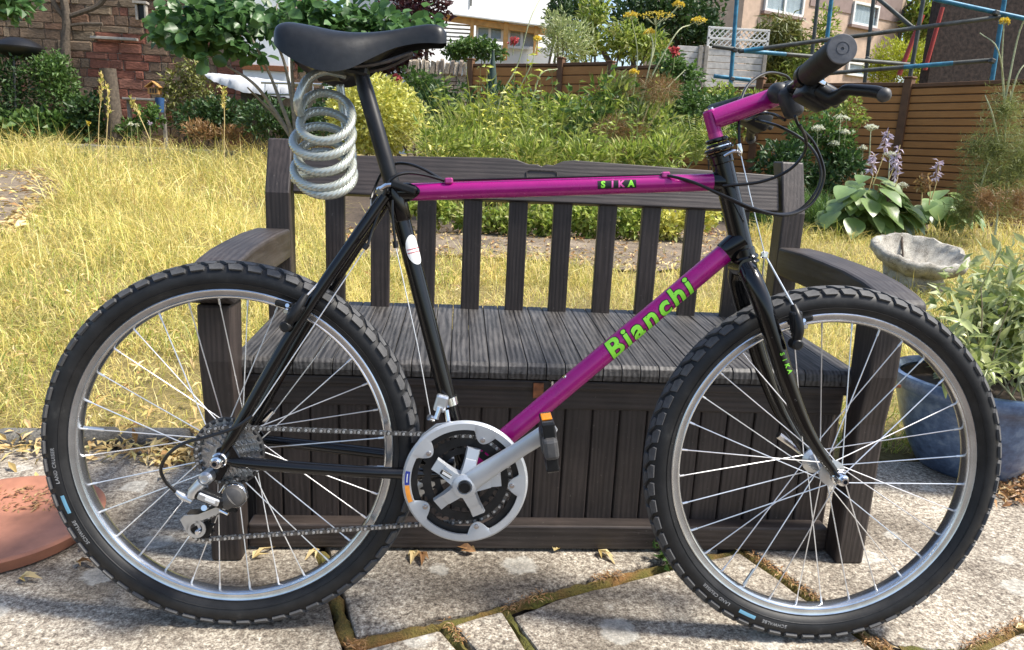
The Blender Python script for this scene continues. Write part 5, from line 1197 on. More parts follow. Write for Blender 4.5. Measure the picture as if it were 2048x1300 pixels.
# stone bird bath
bb0 = GS(1822, 578); bbt = thing('bird_bath', 'weathered grey stone bird bath bowl on the lawn behind the bench arm', 'bird bath', (bb0.x, bb0.y, slope(bb0.y)))
kk = pxm(1822, 540, bb0.y); rb = 87*kk; hb_ = at(1822, 500, bb0.y).z-slope(bb0.y)
zg = slope(bb0.y); foot = MB().lathe([(0, -0.02), (rb*0.70, -0.02), (rb*0.72, 0.02), (rb*0.62, hb_*0.30), (rb*0.66, hb_*0.62), (0, hb_*0.62)], V3(bb0.x, bb0.y, zg), ax='z', seg=40)
bowl = MB().lathe([(0, 0.02), (rb*0.60, 0.0), (rb*0.84, hb_*0.16), (rb*1.0, hb_*0.34), (rb*1.03, hb_*0.46), (rb*0.99, hb_*0.54), (rb*0.90, hb_*0.55), (rb*0.82, hb_*0.42), (rb*0.60, hb_*0.14), (rb*0.3, hb_*0.08), (0, hb_*0.07)], (0, 0, 0), ax='z', seg=56)
def rough(mb, cx, cy):
    for v in mb.V:
        dx, dy = v.x-cx, v.y-cy; a = math.atan2(dy, dx); f = 1+0.025*math.sin(5*a+1)+0.02*math.sin(11*a)+0.018*math.sin(23*a+v.z*60)+0.012*math.sin(41*a+3); v.x = cx+dx*f; v.y = cy+dy*f; v.z += 0.006*math.sin(9*a)+0.004*math.sin(19*a)
rough(foot, bb0.x, bb0.y); rough(bowl, 0, 0); tl = Matrix.Rotation(R(15), 3, 'X')
bowl.V = [tl @ v+V3(bb0.x, bb0.y, zg+hb_*0.52) for v in bowl.V]
foot.build('stone_foot', M['stone_grey'], bbt, angle=60); bowl.build('stone_bowl', M['stone_grey'], bbt, angle=60)
MB().tube([tl @ V3(0.01, rb*0.93, hb_*0.54)+V3(bb0.x, bb0.y, zg+hb_*0.53), tl @ V3(0.0, rb*0.80, hb_*0.42)+V3(bb0.x, bb0.y, zg+hb_*0.525), tl @ V3(-0.02, rb*0.45, hb_*0.12)+V3(bb0.x, bb0.y, zg+hb_*0.525)], [0.007, 0.009, 0.006], 6).build('crack', M['soil'], bbt)
# ---- hosta
hc = GS(1742, 470); hs_ = thing('hosta', 'broad-leaved blue-green hosta clump in front of the brown fence', 'plant', (hc.x, hc.y, slope(hc.y)))
hk = pxm(1742, 420, hc.y); hm = [broad_leaf(50*hk*s, 37*hk*s, 'leaf_hosta_each', 0.10, dr, 8, 0.010) for s, dr in ((0.8, 0.22), (1.0, 0.30), (1.12, 0.18))]
def hosta_leaves(hs_, pxc, pyc, w_, h_, Y, nn):
    for i in range(nn):
        t = (i+0.5)/nn; a = i*2.4; rr_ = math.sqrt(t); yy = Y-0.25+0.5*random.random()-0.28*math.sin(a)*rr_*0
        p = at(pxc+w_*rr_*math.cos(a)*0.82, pyc-h_*(1-rr_*1.15)*0.9+random.uniform(-10, 10)+0.30*h_*max(0, -math.sin(a)), yy)
        d = V3(math.cos(a)*0.75, -0.62, -0.22-0.40*rr_); o = link('leaf', random.choice(hm), None, hs_); orient(o, p-ORG[hs_.name], d, random.uniform(-0.3, 0.3))
        b = ORG[hs_.name]
        if i % 2 == 0: MB().tube(spline([V3(b.x+(p.x-b.x)*0.15, b.y, b.z), V3(b.x+(p.x-b.x)*0.6, (b.y+p.y)/2, p.z*0.8+b.z*0.2), p], 3), 0.006, 5).build('leaf_stalk', M['stem_pale'], hs_)
hosta_leaves(hs_, 1738, 415, 105, 78, hc.y-0.15, 92)
def spike(px0, py0, px1, py1, Y, col, label, nm='flower_spike', cat='flower'):
    a, b = at(px0, py0, Y), at(px1, py1, Y); t = thing(nm, label, cat, a, 'flower stalks above the hosta'); mid = a.lerp(b, 0.5)+V3(0.02, 0, 0)
    MB().tube(spline([a, mid, b], 4), 0.0055, 5).build('stalk', M['stem_straw'], t); n = 26; q = RNG.random(n)**0.8
    P = np.array(a)[None]*(0.5*(1-q))[:, None]+np.array(b)[None]*(1-0.5*(1-q))[:, None]; dd_ = RNG.normal(size=(n, 3))+[0, 0, -0.5]; V, F = leaf_geo(P, dd_, 0.075, 0.03, None, 0.3, 0.2); foliage('florets', V, F, col, t)
spike(1745, 370, 1778, 262, hc.y-0.1, 'petal_lilac', 'tall leaning lilac hosta flower spike left of the fence post'); spike(1765, 385, 1800, 290, hc.y, 'petal_lilac', 'lilac hosta flower spike with pale buds right of the tallest one')
spike(1738, 380, 1748, 308, hc.y-0.2, 'petal_lilac', 'short lilac hosta flower spike, leftmost of the group'); spike(1862, 400, 1878, 322, hc.y, 'petal_lilac', 'lone lilac flower spike against the right fence panel'); spike(1786, 390, 1796, 322, hc.y-0.3, 'petal_lilac', 'faded lilac flower spike low among the hosta leaves')
for px in (1842, 1858): spike(px, 410, px-3, 352, hc.y-0.2, 'leaf_brown', 'withered brown seed stalk between hosta and right fence' if px == 1842 else 'second withered brown stalk beside the lone lilac spike')
h2 = at(1895, 450, hc.y+0.5); hs2 = thing('hosta', 'darker shaded hosta clump between the bird bath and right fence panel', 'plant', (h2.x, h2.y, slope(h2.y))); hosta_leaves(hs2, 1890, 420, 70, 46, hc.y+0.4, 40)

# ================================================================ FENCES
def panel(a, b, Ya, Yb_, label, boards=13, hgt=1.85, group='brown composite fence panels', post=(True, False)):
    A, B = at(*a, Ya), at(*b, Yb_); zt_ = (A.z+B.z)/2; A.z = B.z = zt_; z0 = max(slope(A.y), zt_-hgt)-0.02
    t = thing('garden_fence', label, 'fence', ((A.x+B.x)/2, (A.y+B.y)/2, z0), group); d = (B-A); L = d.length; d.normalize(); nn = V3(d.y, -d.x, 0); rot = Matrix((d, -nn, V3(0, 0, 1))).transposed()
    h = (zt_-0.06-z0)/boards; c = (A+B)/2
    for i in range(boards):
        o = MB().box(V3(c.x, c.y, z0+h*(i+0.5)), (L-0.04, 0.022, h-0.018), rot).build('fence_board', M['composite_board'], t, bevel=0.003)
    MB().box(V3(c.x, c.y, (z0+zt_)/2)-nn*0.014, (L-0.03, 0.006, zt_-z0-0.08), rot).build('fence_backing', M['composite_post'], t)
    MB().box(V3(c.x, c.y, zt_-0.025), (L-0.06, 0.045, 0.05), rot).build('fence_cap_rail', M['composite_post'], t, bevel=0.004)
    for use, P in zip(post, (A, B)):
        if use:
            MB().box(V3(P.x, P.y, (z0+zt_+0.07)/2), (0.11, 0.11, zt_+0.07-z0), rot).build('fence_post', M['composite_post'], t, bevel=0.006)
            MB().box(V3(P.x, P.y, zt_+0.082), (0.135, 0.135, 0.025), rot).build('post_cap', M['composite_post'], t, bevel=0.006)
panel((1818, 170), (2130, 152), 8.9, 7.3, 'brown horizontal-board fence panel at the right edge under the dark gable', 17, 1.9)
panel((1520, 178), (1816, 153), 10.2, 8.93, 'brown fence panel behind the brake lever', 15, 1.9)
panel((1368, 183), (1519, 164), 11.0, 10.22, 'brown fence panel behind the stem, partly covered by climbers', 14, 1.9)
panel((1222, 139), (1366, 122), 12.0, 11.05, 'brown fence panel behind the tall yellow fennel', 14, 2.2)
panel((1122, 131), (1220, 118), 12.6, 12.03, 'narrow brown fence panel above the meadow plants, second from the stone wall', 13, 2.2)
panel((942, 137), (1121, 117), 13.5, 12.63, 'brown fence panel nearest the rubble stone wall', 12, 2.2)
# green closed parasol by the fence
ug = at(985, 145, 12.0); ut = thing('folded_parasol', 'closed dark green parasol standing before the far fence', 'parasol', (ug.x, ug.y, slope(12)))
MB().tube([V3(ug.x, ug.y, slope(12)), ug+V3(0, 0, 0.35)], 0.02, 8).build('pole', M['scaffold_steel'], ut)
MB().tube([ug+V3(0, 0, -0.55), ug+V3(0, 0, -0.3), ug+V3(0, 0, 0.05), ug+V3(0, 0, 0.36)], [0.09, 0.11, 0.06, 0.015], 10).build('canopy', simple('parasol_green', (0.025, 0.05, 0.04), 0.8), ut)
# white fence with lattice
def wall_thing(name, label, cat, c): return thing(name, label, cat, c)
Yw = 17.0; A, B = at(1415, 95, Yw), at(1532, 108, Yw); wf = thing('white_fence', 'whitewashed board fence with lattice top behind the scaffold', 'fence', (A.x, Yw, 0.5)); zA = at(1470, 100, Yw).z; zl = at(1470, 205, Yw).z; zu = at(1470, 58, Yw).z
nb = 8; hbd = (zA-zl)/nb
for i in range(nb): MB().box(V3((A.x+B.x)/2, Yw, zl+hbd*(i+0.5)), (B.x-A.x, 0.03, hbd-0.015)).build('white_board', M['timber_white'], wf, bevel=0.004)
xl = at(1352, 120, Yw).x; zt2 = at(1390, 92, Yw).z
for i in range(9): MB().box(V3((xl+A.x)/2-0.02, Yw+0.02, zl+(zt2-zl)/9*(i+0.5)), (A.x-xl-0.08, 0.03, (zt2-zl)/9-0.015)).build('white_board', M['timber_white'], wf, bevel=0.004)
for px in (1400, 1412, 1530): p = at(px, 100, Yw); MB().box(V3(p.x, Yw-0.03, (zl+zA)/2), (0.09, 0.09, zA-zl+0.1)).build('white_fence_post', M['timber_grey'], wf, bevel=0.005)
for z in (zA+0.02, (zA+zu)/2, zu): MB().box(V3((A.x+B.x)/2, Yw, z), (B.x-A.x+0.06, 0.05, 0.05)).build('lattice_rail', M['white_paint'], wf, bevel=0.004)
for xx in (A.x, B.x): MB().box(V3(xx, Yw, (zA+zu)/2), (0.05, 0.05, zu-zA)).build('lattice_stile', M['white_paint'], wf, bevel=0.004)
hl = zu-zA; step = 0.13
for s in (-1, 1):
    x = A.x-hl
    while x < B.x:
        xa, za_ = x, zA; xb, zb2 = x+hl, zu
        if xa < A.x: za_ += A.x-xa; xa = A.x
        if xb > B.x: zb2 -= xb-B.x; xb = B.x
        if xb-xa > 0.05:
            if s < 0: p, q = V3(A.x+B.x-xa, Yw+0.012, za_), V3(A.x+B.x-xb, Yw+0.012, zb2)
            else: p, q = V3(xa, Yw-0.012, za_), V3(xb, Yw-0.012, zb2)
            MB().tube([p, q], 0.016, 4).build('lattice_lath', M['white_paint'], wf, smooth=False)
        x += step

# ================================================================ HOUSES
class Wall:
    """a wall plane through two picture columns at given depths; u along it, o outwards"""
    def __init__(s, pxa, pxb, py, Ya, Yb2):
        s.A = at(pxa, py, Ya); s.B = at(pxb, py, Yb2); d = s.B-s.A; d.z = 0; s.L = d.length; s.d = d.normalized(); s.n = V3(s.d.y, -s.d.x, 0); s.rot = Matrix((s.d, -s.n, V3(0, 0, 1))).transposed()
    def uz(s, px, py):
        r = ray(px, py); t = (s.A-CO).dot(s.n)/r.dot(s.n); P = CO+r*t; return (P-s.A).dot(s.d), P.z
    def box(s, mb, u0, u1, z0, z1, o0, o1):
        c = s.A+s.d*((u0+u1)/2)+s.n*((o0+o1)/2); return mb.box(V3(c.x, c.y, (z0+z1)/2), (abs(u1-u0), abs(o1-o0), abs(z1-z0)), s.rot)
def win(t, W_, px0, py0, px1, py1, sill=True, bars=1, curtain='curtain'):
    u0, z1 = W_.uz(px0, py0); u1, z0 = W_.uz(px1, py1); f = 0.075
    w_ = W_.box(MB(), u0, u1, z0, z1, 0.004, 0.016).build('window', M[curtain], t)
    mb = MB()
    for uu in (u0, u1-f): W_.box(mb, uu, uu+f, z0, z1, 0.018, 0.09)
    for zz in (z0, z1-f): W_.box(mb, u0+f, u1-f, zz, zz+f, 0.018, 0.09)
    for k in range(bars): um = u0+(u1-u0)*(k+1)/(bars+1); W_.box(mb, um-0.04, um+0.04, z0+f, z1-f, 0.02, 0.085)
    mb.build('frame', M['white_paint'], w_, bevel=0.004); W_.box(MB(), u0+f, u1-f, z0+f, z1-f, 0.03, 0.036).build('pane', M['window_glass'], w_)
    if curtain == 'curtain':
        mb = MB(); m = 14
        for k in range(m+1): uu = u0+f+(u1-u0-2*f)*k/m; oo = 0.020+0.006*(k % 2); p = W_.A+W_.d*uu+W_.n*oo; mb.V += [V3(p.x, p.y, z0+f), V3(p.x, p.y, z1-f)]
        mb.F = [[2*k, 2*k+1, 2*k+3, 2*k+2] for k in range(m)]; mb.build('curtain_folds', M['curtain'], w_, smooth=False)
    if sill: W_.box(MB(), u0-0.08, u1+0.08, z0-0.10, z0-0.005, 0.0, 0.14).build('sill', M['render_trim_and_shade'], w_, bevel=0.005)
HW = Wall(1482, 1806, 60, 22.0, 25.5); hc_ = (HW.A+HW.B)/2; bh = thing('beige_house', 'beige rendered house with white windows behind the scaffold', 'house', (hc_.x, hc_.y, 0.5))
HW.box(MB(), 0, HW.L, 0.3, 8.2, -4.5, 0).build('wall', M['render_beige'], bh)
WW = Wall(1424, 1480, 60, 26.5, 24.2); WW.box(MB(), -0.3, WW.L, 0.3, 8.2, -2, 0).build('wing_wall', M['render_trim_and_shade'], bh)  # same house render, its shadow side put into a darker colour
for x0, x1, y1 in ((1620, 1704, 20), (1752, 1804, 42)):
    u0, _ = HW.uz(x0, 5); u1, _ = HW.uz(x1, 5); _, z0 = HW.uz((x0+x1)/2, y1); HW.box(MB(), u0, u1, z0, 8.1, 0.002, 0.03).build('wall_band', M['render_trim_and_shade'], bh)
win(bh, HW, 1532, -34, 1602, 36); win(bh, HW, 1706, 2, 1750, 58, bars=0); win(bh, HW, 1694, 122, 1748, 158, False, 0)
u0, z0 = HW.uz(1801, 20); pd_ = HW.A+HW.d*u0+HW.n*0.1; MB().tube([V3(pd_.x, pd_.y, 0.4), V3(pd_.x, pd_.y, z0), V3(pd_.x+0.25, pd_.y-0.3, z0+0.35)], 0.05, 8).build('downpipe', M['scaffold_steel'], bh)
HW.box(MB(), -0.4, HW.L+0.5, 8.2, 8.4, -5, 0.6).build('roof', M['coping_grey'], bh)
# dark roughcast gable at the upper right
Yg = 13.5; A = at(1866, 100, Yg); gh = thing('dark_gable_house', 'dark brown roughcast house gable above the right fence', 'house', (A.x+3, Yg, 0.4))
MB().bb((A.x, Yg, 0.2), (A.x+9, Yg+0.3, 7)).build('wall', M['roughcast_dark'], gh)
# white house and its timber garden room, top centre
Yv = 26.0; A, B = at(840, 30, Yv), at(1118, 30, Yv); vh = thing('white_house', 'white rendered house wall at the top centre', 'house', ((A.x+B.x)/2, Yv, 0.5)); VW = Wall(836, 1122, 30, 24.5, 28.5); VW.box(MB(), -0.2, VW.L+0.2, 0.3, 9, -4, 0).build('wall', M['render_white'], vh)
VW.box(MB(), -0.4, VW.L+0.4, 9, 9.2, -4.2, 0.4).build('roof', M['coping_grey'], vh); u0, z0 = VW.uz(940, 12); p = VW.A+VW.d*u0+VW.n*0.05; MB().tube([V3(p.x, p.y, z0), V3(p.x, p.y, 9)], 0.03, 6).build('cable_run', M['scaffold_steel'], vh)
Yr = 22.0; gr = thing('garden_room', 'timber lean-to with orange beams and pale windows below the white house', 'shed', (at(980, 80, Yr).x, Yr, 0.5))
def slant(n, p0, p1, hpx, mat, dy=0.0, th=0.1):
    a, b = at(*p0, Yr+dy), at(*p1, Yr+dy); h = hpx*pxm(980, 60, Yr); mb = MB(); mb.V = [V3(p.x, p.y+o, p.z-z) for o in (0, th) for p, z in ((a, 0), (b, 0), (b, h), (a, h))]; mb.F = [[0, 1, 2, 3], [4, 7, 6, 5], [0, 4, 5, 1], [3, 2, 6, 7], [0, 3, 7, 4], [1, 5, 6, 2]]; mb.build(n, M[mat], gr, bevel=0.006)
slant('fascia_beam', (865, 25), (1095, 58), 12, 'timber_orange'); slant('roof_edge', (870, 22), (1090, 50), 3, 'white_paint', -0.15, 0.6)
for px, y0, y1 in ((944, 34, 90), (1011, 43, 120), (1072, 52, 110)):
    a, b = at(px-3, y0, Yr), at(px+3, y1, Yr); MB().bb((a.x, Yr-0.03, b.z), (b.x, Yr+0.12, a.z)).build('post', M['timber_orange'], gr, bevel=0.005)
for i in range(6):
    a, b = at(880, 38+i*8, Yr+0.2), at(942, 45+i*8, Yr+0.2); MB().bb((a.x, Yr+0.2, b.z), (b.x, Yr+0.23, a.z)).build('side_board', M['timber_grey'], gr, bevel=0.004)
RWL = Wall(880, 1090, 70, Yr+0.30, Yr+0.30); win(gr, RWL, 952, 50, 1006, 84, False, 1); win(gr, RWL, 1016, 56, 1070, 100, False, 1, 'white_paint')
a, b = at(900, 84, Yr+0.3), at(1100, 130, Yr+0.3); MB().bb((a.x, Yr+0.35, 0.4), (b.x, Yr+0.5, a.z)).build('base_wall', M['render_white'], gr)
# ---- old sandstone house at the left
Ys_ = 16.0; xa, xb = at(-330, 100, Ys_).x, at(640, 100, Ys_).x; sh_ = thing('stone_house', 'old red and brown sandstone house wall at the upper left', 'house', ((xa+xb)/2, Ys_, 0.4))
MB().bb((xa, Ys_+0.05, 0.2), (xb, Ys_+0.6, 4.6)).build('mortar_bed', M['mortar'], sh_)
stone_m = []
for k in range(6):
    mb = MB().box((0, 0, 0), (1, 1, 1)); o = mb.build('stone', M['sandstone'], None, bevel=0.10, bseg=2)
    for v in o.data.vertices: v.co += Vector((random.uniform(-0.03, 0.03), random.uniform(-0.05, 0.05), random.uniform(-0.05, 0.05)))
    stone_m.append(o.data); bpy.data.objects.remove(o)
red_m = []
for m_ in stone_m: c = m_.copy(); c.materials.clear(); c.materials.append(M['sandstone_red']); red_m.append(c)
z = 0.35; zi = 0
r0, r1 = at(190, 80, Ys_), at(285, 260, Ys_)
while z < 4.35:
    h = random.uniform(0.13, 0.23); x = xa+random.uniform(-0.3, 0); 
    while x < xb:
        w_ = random.uniform(0.24, 0.58) if random.random() < 0.7 else random.uniform(0.12, 0.26); isred = (r0.x-0.15 < x+w_/2 < r1.x+0.2 and r1.z < z < r0.z) or (at(420, 90, Ys_).x < x < at(480, 90, Ys_).x and z < 3.2) or random.random() < 0.06
        o = link('stone', random.choice(red_m if isred else stone_m), None, sh_); o.location = V3(x+w_/2, Ys_+0.095, z+h/2)-ORG[sh_.name]; o.scale = (w_-0.014, 0.15+random.uniform(-0.02, 0.02), h-0.012); o.rotation_euler = (0, random.uniform(-0.02, 0.02), random.uniform(-0.02, 0.02))
        x += w_
    z += h
p = at(232, 78, Ys_); MB().box(V3(p.x, Ys_-0.08, p.z), (0.95, 0.12, 0.055)).build('ledge', M['timber_grey'], sh_, bevel=0.006)
# pale painted end of the house behind the little tree
pa, pb = at(478, 40, Ys_-0.5), at(575, 165, Ys_-0.5); MB().bb((pa.x, Ys_-0.35, pb.z), (pb.x, Ys_-0.15, 4.4)).build('painted_wall', M['render_white'], sh_)
MB().bb((pa.x, Ys_-0.42, at(500, 138, Ys_).z-0.05), (pb.x, Ys_-0.36, at(500, 132, Ys_).z)).build('window_board', M['rust'], sh_, bevel=0.005)
p = at(284, 24, Ys_-0.15); wl = thing('wall_lantern', 'small boxy lantern fixed high on the stone wall', 'lamp', (p.x, p.y, p.z-0.2))
for dx in (-0.09, 0.09): MB().bb((p.x+dx-0.02, p.y-0.08, p.z-0.17), (p.x+dx+0.02, p.y+0.04, p.z+0.15)).build('lantern_side', M['timber_grey'], wl, bevel=0.004)
MB().bb((p.x-0.07, p.y-0.02, p.z-0.15), (p.x+0.07, p.y+0.04, p.z+0.14)).build('lantern_back', M['plastic_black'], wl); MB().bb((p.x-0.14, p.y-0.12, p.z+0.15), (p.x+0.14, p.y+0.06, p.z+0.20)).build('lantern_roof', M['timber_grey'], wl, bevel=0.004)
# climbing trunk on the wall
vt = at(133, 100, Ys_-0.2); tr_ = thing('wall_trained_tree', 'bare thick trunk with side branches trained up the stone wall', 'tree', (vt.x, vt.y, 0.45))
kq = lambda x, y: at(x, y, Ys_-0.15)
MB().tube(spline([V3(vt.x+0.05, vt.y, 0.4), kq(136, 160), kq(131, 90), kq(134, 40), kq(124, -20)], 4), [0.11]*5+[0.10]*4+[0.09]*4+[0.08]*4, 9).build('trunk', M['bark'], tr_)
MB().tube(spline([kq(134, 34), kq(165, 24), kq(195, 12), kq(215, -10)], 4), 0.05, 7).build('branch', M['bark'], tr_); MB().tube(spline([kq(133, 52), kq(165, 48), kq(205, 48)], 4), 0.035, 7).build('branch', M['bark'], tr_); MB().tube(spline([kq(132, 40), kq(110, 10), kq(100, -20)], 4), 0.05, 7).build('branch', M['bark'], tr_)
# wooden post, insect house, blue bits, kettle barbecue, tarpaulin and ladder
p = at(228, 240, 13.6); pt_ = thing('old_timber_post', 'weathered thick timber post standing before the stone wall', 'post', (p.x, 13.6, slope(13.6))); ztop = at(228, 138, 13.6).z
MB().tube([V3(p.x+0.03, 13.6, 0.3), V3(p.x, 13.6, (0.3+ztop)/2), V3(p.x-0.04, 13.6, ztop)], [0.16, 0.15, 0.145], 9).build('post_shaft', M['bark'], pt_)
p = at(308, 178, 14.6); ih = thing('insect_house', 'small wooden insect house with pitched roof on a shelf by the wall', 'insect house', (p.x, 14.6, p.z-0.12))
MB().bb((p.x-0.11, 14.55, p.z-0.10), (p.x+0.11, 14.7, p.z+0.03)).build('insect_box', M['timber_orange'], ih, bevel=0.004)
for s in (-1, 1): MB().box(V3(p.x+s*0.07, 14.6, p.z+0.085), (0.19, 0.2, 0.02), Matrix.Rotation(s*R(38), 3, 'Y')).build('roof', M['timber_orange'], ih, bevel=0.002)
for dx in (-0.05, 0.0, 0.05): MB().bb((p.x+dx-0.018, 14.545, p.z-0.08), (p.x+dx+0.018, 14.549, p.z+0.01)).build('nest_hole', M['soil'], ih)
a, b = at(250, 195, 14.6), at(330, 200, 14.6); shf = thing('garden_shelf', 'low plank shelf under the insect house', 'shelf', ((a.x+b.x)/2, 14.6, slope(14.6)))
MB().bb((a.x, 14.45, a.z-0.04), (b.x, 14.85, a.z)).build('shelf_board', M['timber_grey'], shf, bevel=0.004)
for xx in (a.x+0.05, b.x-0.05): MB().bb((xx-0.03, 14.6, 0.35), (xx+0.03, 14.7, a.z-0.04)).build('leg', M['timber_grey'], shf, bevel=0.004)
for px, py, w_, h_, lab in ((320, 210, 9, 14, 'blue plastic container under the garden shelf'), (311, 228, 8, 10, 'small blue plant pot below the garden shelf')):
    p = at(px, py, 14.4); k = pxm(px, py, 14.4); o = thing('blue_container', lab, 'container', (p.x, 14.4, p.z-h_*k)); MB().lathe([(0, -h_*k), (w_*k*0.7, -h_*k), (w_*k, h_*k), (w_*k*0.85, h_*k), (w_*k*0.6, -h_*k*0.8), (0, -h_*k*0.8)], p, ax='z', seg=16).build('container_body', M['blue_plastic'], o)
p = at(38, 92, 14.0); bq = thing('kettle_barbecue', 'black kettle barbecue half hidden by dark shrubs at the left', 'barbecue', (p.x, 14.0, slope(14)))
MB().lathe([(0, 0.16), (0.18, 0.14), (0.34, 0.06), (0.42, -0.02), (0.42, -0.06), (0.34, -0.16), (0.18, -0.24), (0, -0.26)], p, ax='z', seg=24).build('kettle', M['plastic_black'], bq)
for k in range(3): a = 2*PI*k/3+0.5; MB().tube([p+V3(0.2*math.cos(a), 0.2*math.sin(a), -0.2), V3(p.x+0.4*math.cos(a), p.y+0.4*math.sin(a), 0.4)], 0.02, 6).build('leg', M['scaffold_steel'], bq)
a, b = at(412, 152, 14.2), at(590, 175, 14.2); tp = thing('tarpaulin', 'white wrinkled tarpaulin over a long low stack behind the little tree', 'tarpaulin', ((a.x+b.x)/2, 14.2, slope(14.2)))
mb = MB(); V = []; F = []; nx = 26
for i in range(nx+1):
    t = i/nx; x = a.x+(b.x-a.x)*t
    for j, (yy, zz) in enumerate(((-0.35, -0.24), (-0.33, -0.06), (-0.1, 0.07), (0.25, 0.08), (0.4, 0.0))): V.append(V3(x, 14.2+yy*(0.2+0.8*min(1, t/0.4))+random.uniform(-0.03, 0.03), at(500, 162, 14.2).z+(zz-0.04)*(0.12+0.88*min(1, t/0.45)**0.6)+0.04+random.uniform(-0.012, 0.012)-0.12*(t-0.5)))
F = [[5*i+j, 5*i+5+j, 5*i+6+j, 5*i+1+j] for i in range(nx) for j in range(4)]; mb.add(V, F).build('sheet', M['tarpaulin'], tp, angle=70)
MB().bb((a.x+0.7, 14.02, 0.4), (b.x, 14.5, at(500, 172, 14.2).z-0.10)).build('stack', M['bark'], tp)
ld = thing('ladder', 'grey aluminium ladder lying level below the tarpaulin', 'ladder', (at(590, 180, 13.4).x, 13.4, slope(13.4)))
for yy in (165, 187): MB().tube([at(522, yy, 13.4), at(690, yy+6, 13.4)], 0.022, 6).build('rail', M['aluminium'], ld)
for px in range(530, 690, 24): MB().tube([at(px, 166, 13.4), at(px, 188, 13.4)], 0.013, 6).build('rung', M['aluminium'], ld)
# far kerb at the top of the lawn
x = at(-200, 305, 13.2).x
while x < at(560, 305, 13.2).x: 
    w_ = random.uniform(0.6, 0.95); mb = MB().box((x+w_/2, 13.4, slope(13.4)+0.07), (w_-0.02, 0.2, 0.26)); setp(mb.build('kerb_block', M['coping_grey'], None, bevel=0.02, bseg=2), kind='structure'); x += w_
# ---- rubble wall with upright coping
Yq = 14.5; xa, xb = at(815, 200, Yq).x, at(940, 200, Yq).x; rw_ = thing('rubble_wall', 'low pale rubble stone wall with upright coping stones', 'wall', ((xa+xb)/2, Yq, 0.4)); zc = at(880, 150, Yq).z
MB().bb((xa, Yq+0.05, 0.2), (xb, Yq+0.4, zc)).build('wall_core', M['mortar'], rw_); z = 0.5; pale = []
for m_ in stone_m: c = m_.copy(); c.materials.clear(); c.materials.append(M['rubble_pale']); pale.append(c)
while z < zc-0.05:
    h = random.uniform(0.07, 0.15); x = xa
    while x < xb: w_ = random.uniform(0.12, 0.34); o = link('stone', random.choice(pale), None, rw_); o.location = V3(x+w_/2, Yq+0.085, z+h/2)-ORG[rw_.name]; o.scale = (w_-0.012, 0.16, h-0.012); x += w_
    z += h
x = xa
while x < xb: w_ = random.uniform(0.07, 0.12); o = link('coping_stone', random.choice(pale), None, rw_); hh = random.uniform(0.24, 0.32); o.location = V3(x+w_/2, Yq+0.15, zc+hh/2)-ORG[rw_.name]; o.scale = (w_-0.01, 0.36, hh); o.rotation_euler = (0, random.uniform(-0.1, 0.2), 0); x += w_

# ================================================================ SCAFFOLD
sf = thing('scaffolding', 'blue and grey tube scaffolding rising behind the right fence', 'scaffolding', (at(1650, 150, 12.6).x, 12.6, slope(12)))
def pole(p0, p1, Y, mat='scaffold_steel', blue=None, Y2=None, r=0.038):
    a, b = at(*p0, Y), at(*p1, Y2 or Y); MB().tube([a, b], r, 10).build('scaffold_tube', M[mat], sf)
    if blue: MB().tube([a.lerp(b, blue[0]), a.lerp(b, blue[1])], r+0.002, 10).build('painted_section', M['scaffold_blue'], sf)
def post_(p0, p1, Y, mat, blue=None): a, b = at(*p0, Y), at(*p1, Y); dv = (b-a); t = (0.3-a.z)/dv.z; q = a+dv*t; MB().tube([a-dv*0.3, q], 0.037, 10).build('scaffold_tube', M[mat], sf)
post_((1475, -20), (1461, 170), 12.4, 'scaffold_blue'); post_((1638, -20), (1624, 110), 14.0, 'scaffold_steel'); post_((1665, -20), (1652, 95), 12.6, 'scaffold_blue'); post_((1749, -20), (1734, 120), 14.0, 'scaffold_steel'); post_((1850, -20), (1824, 132), 12.2, 'scaffold_steel'); post_((2012, -20), (1984, 160), 11.2, 'scaffold_blue')
pole((1425, 92), (1482, 100), 12.3); pole((1478, 103), (2000, 34), 12.3, blue=(0.02, 0.10), Y2=11.1); pole((1478, 101), (1830, 130), 12.6, blue=(0.0, 0.25), Y2=13.4); pole((1428, 152), (1500, 160), 12.5, 'scaffold_blue'); pole((1640, 148), (1986, 120), 12.4, blue=(0.5, 0.78), Y2=11.3)
pole((1868, -2), (2070, 42), 11.4, 'scaffold_blue', Y2=11.0); pole((1755, -4), (1826, 56), 13.0, Y2=12.4)
pole((1700, 119), (1824, 128), 13.8); pole((1845, 30), (1798, 150), 13.4, 'red_paint', r=0.045); pole((1885, 15), (1850, 140), 13.4, 'red_paint', r=0.04)
for px, py, Y in ((1470, 100, 12.28), (1464, 158, 12.4), (1654, 80, 12.5), (1735, 118, 13.6), (1826, 56, 12.2), (1826, 130, 12.5), (1992, 26, 11.1), (1984, 122, 11.2)):
    c = at(px, py, Y); MB().box(c, (0.085, 0.085, 0.075), Matrix.Rotation(0.3, 3, 'Y')).build('coupler', M['scaffold_steel'], sf, bevel=0.012)

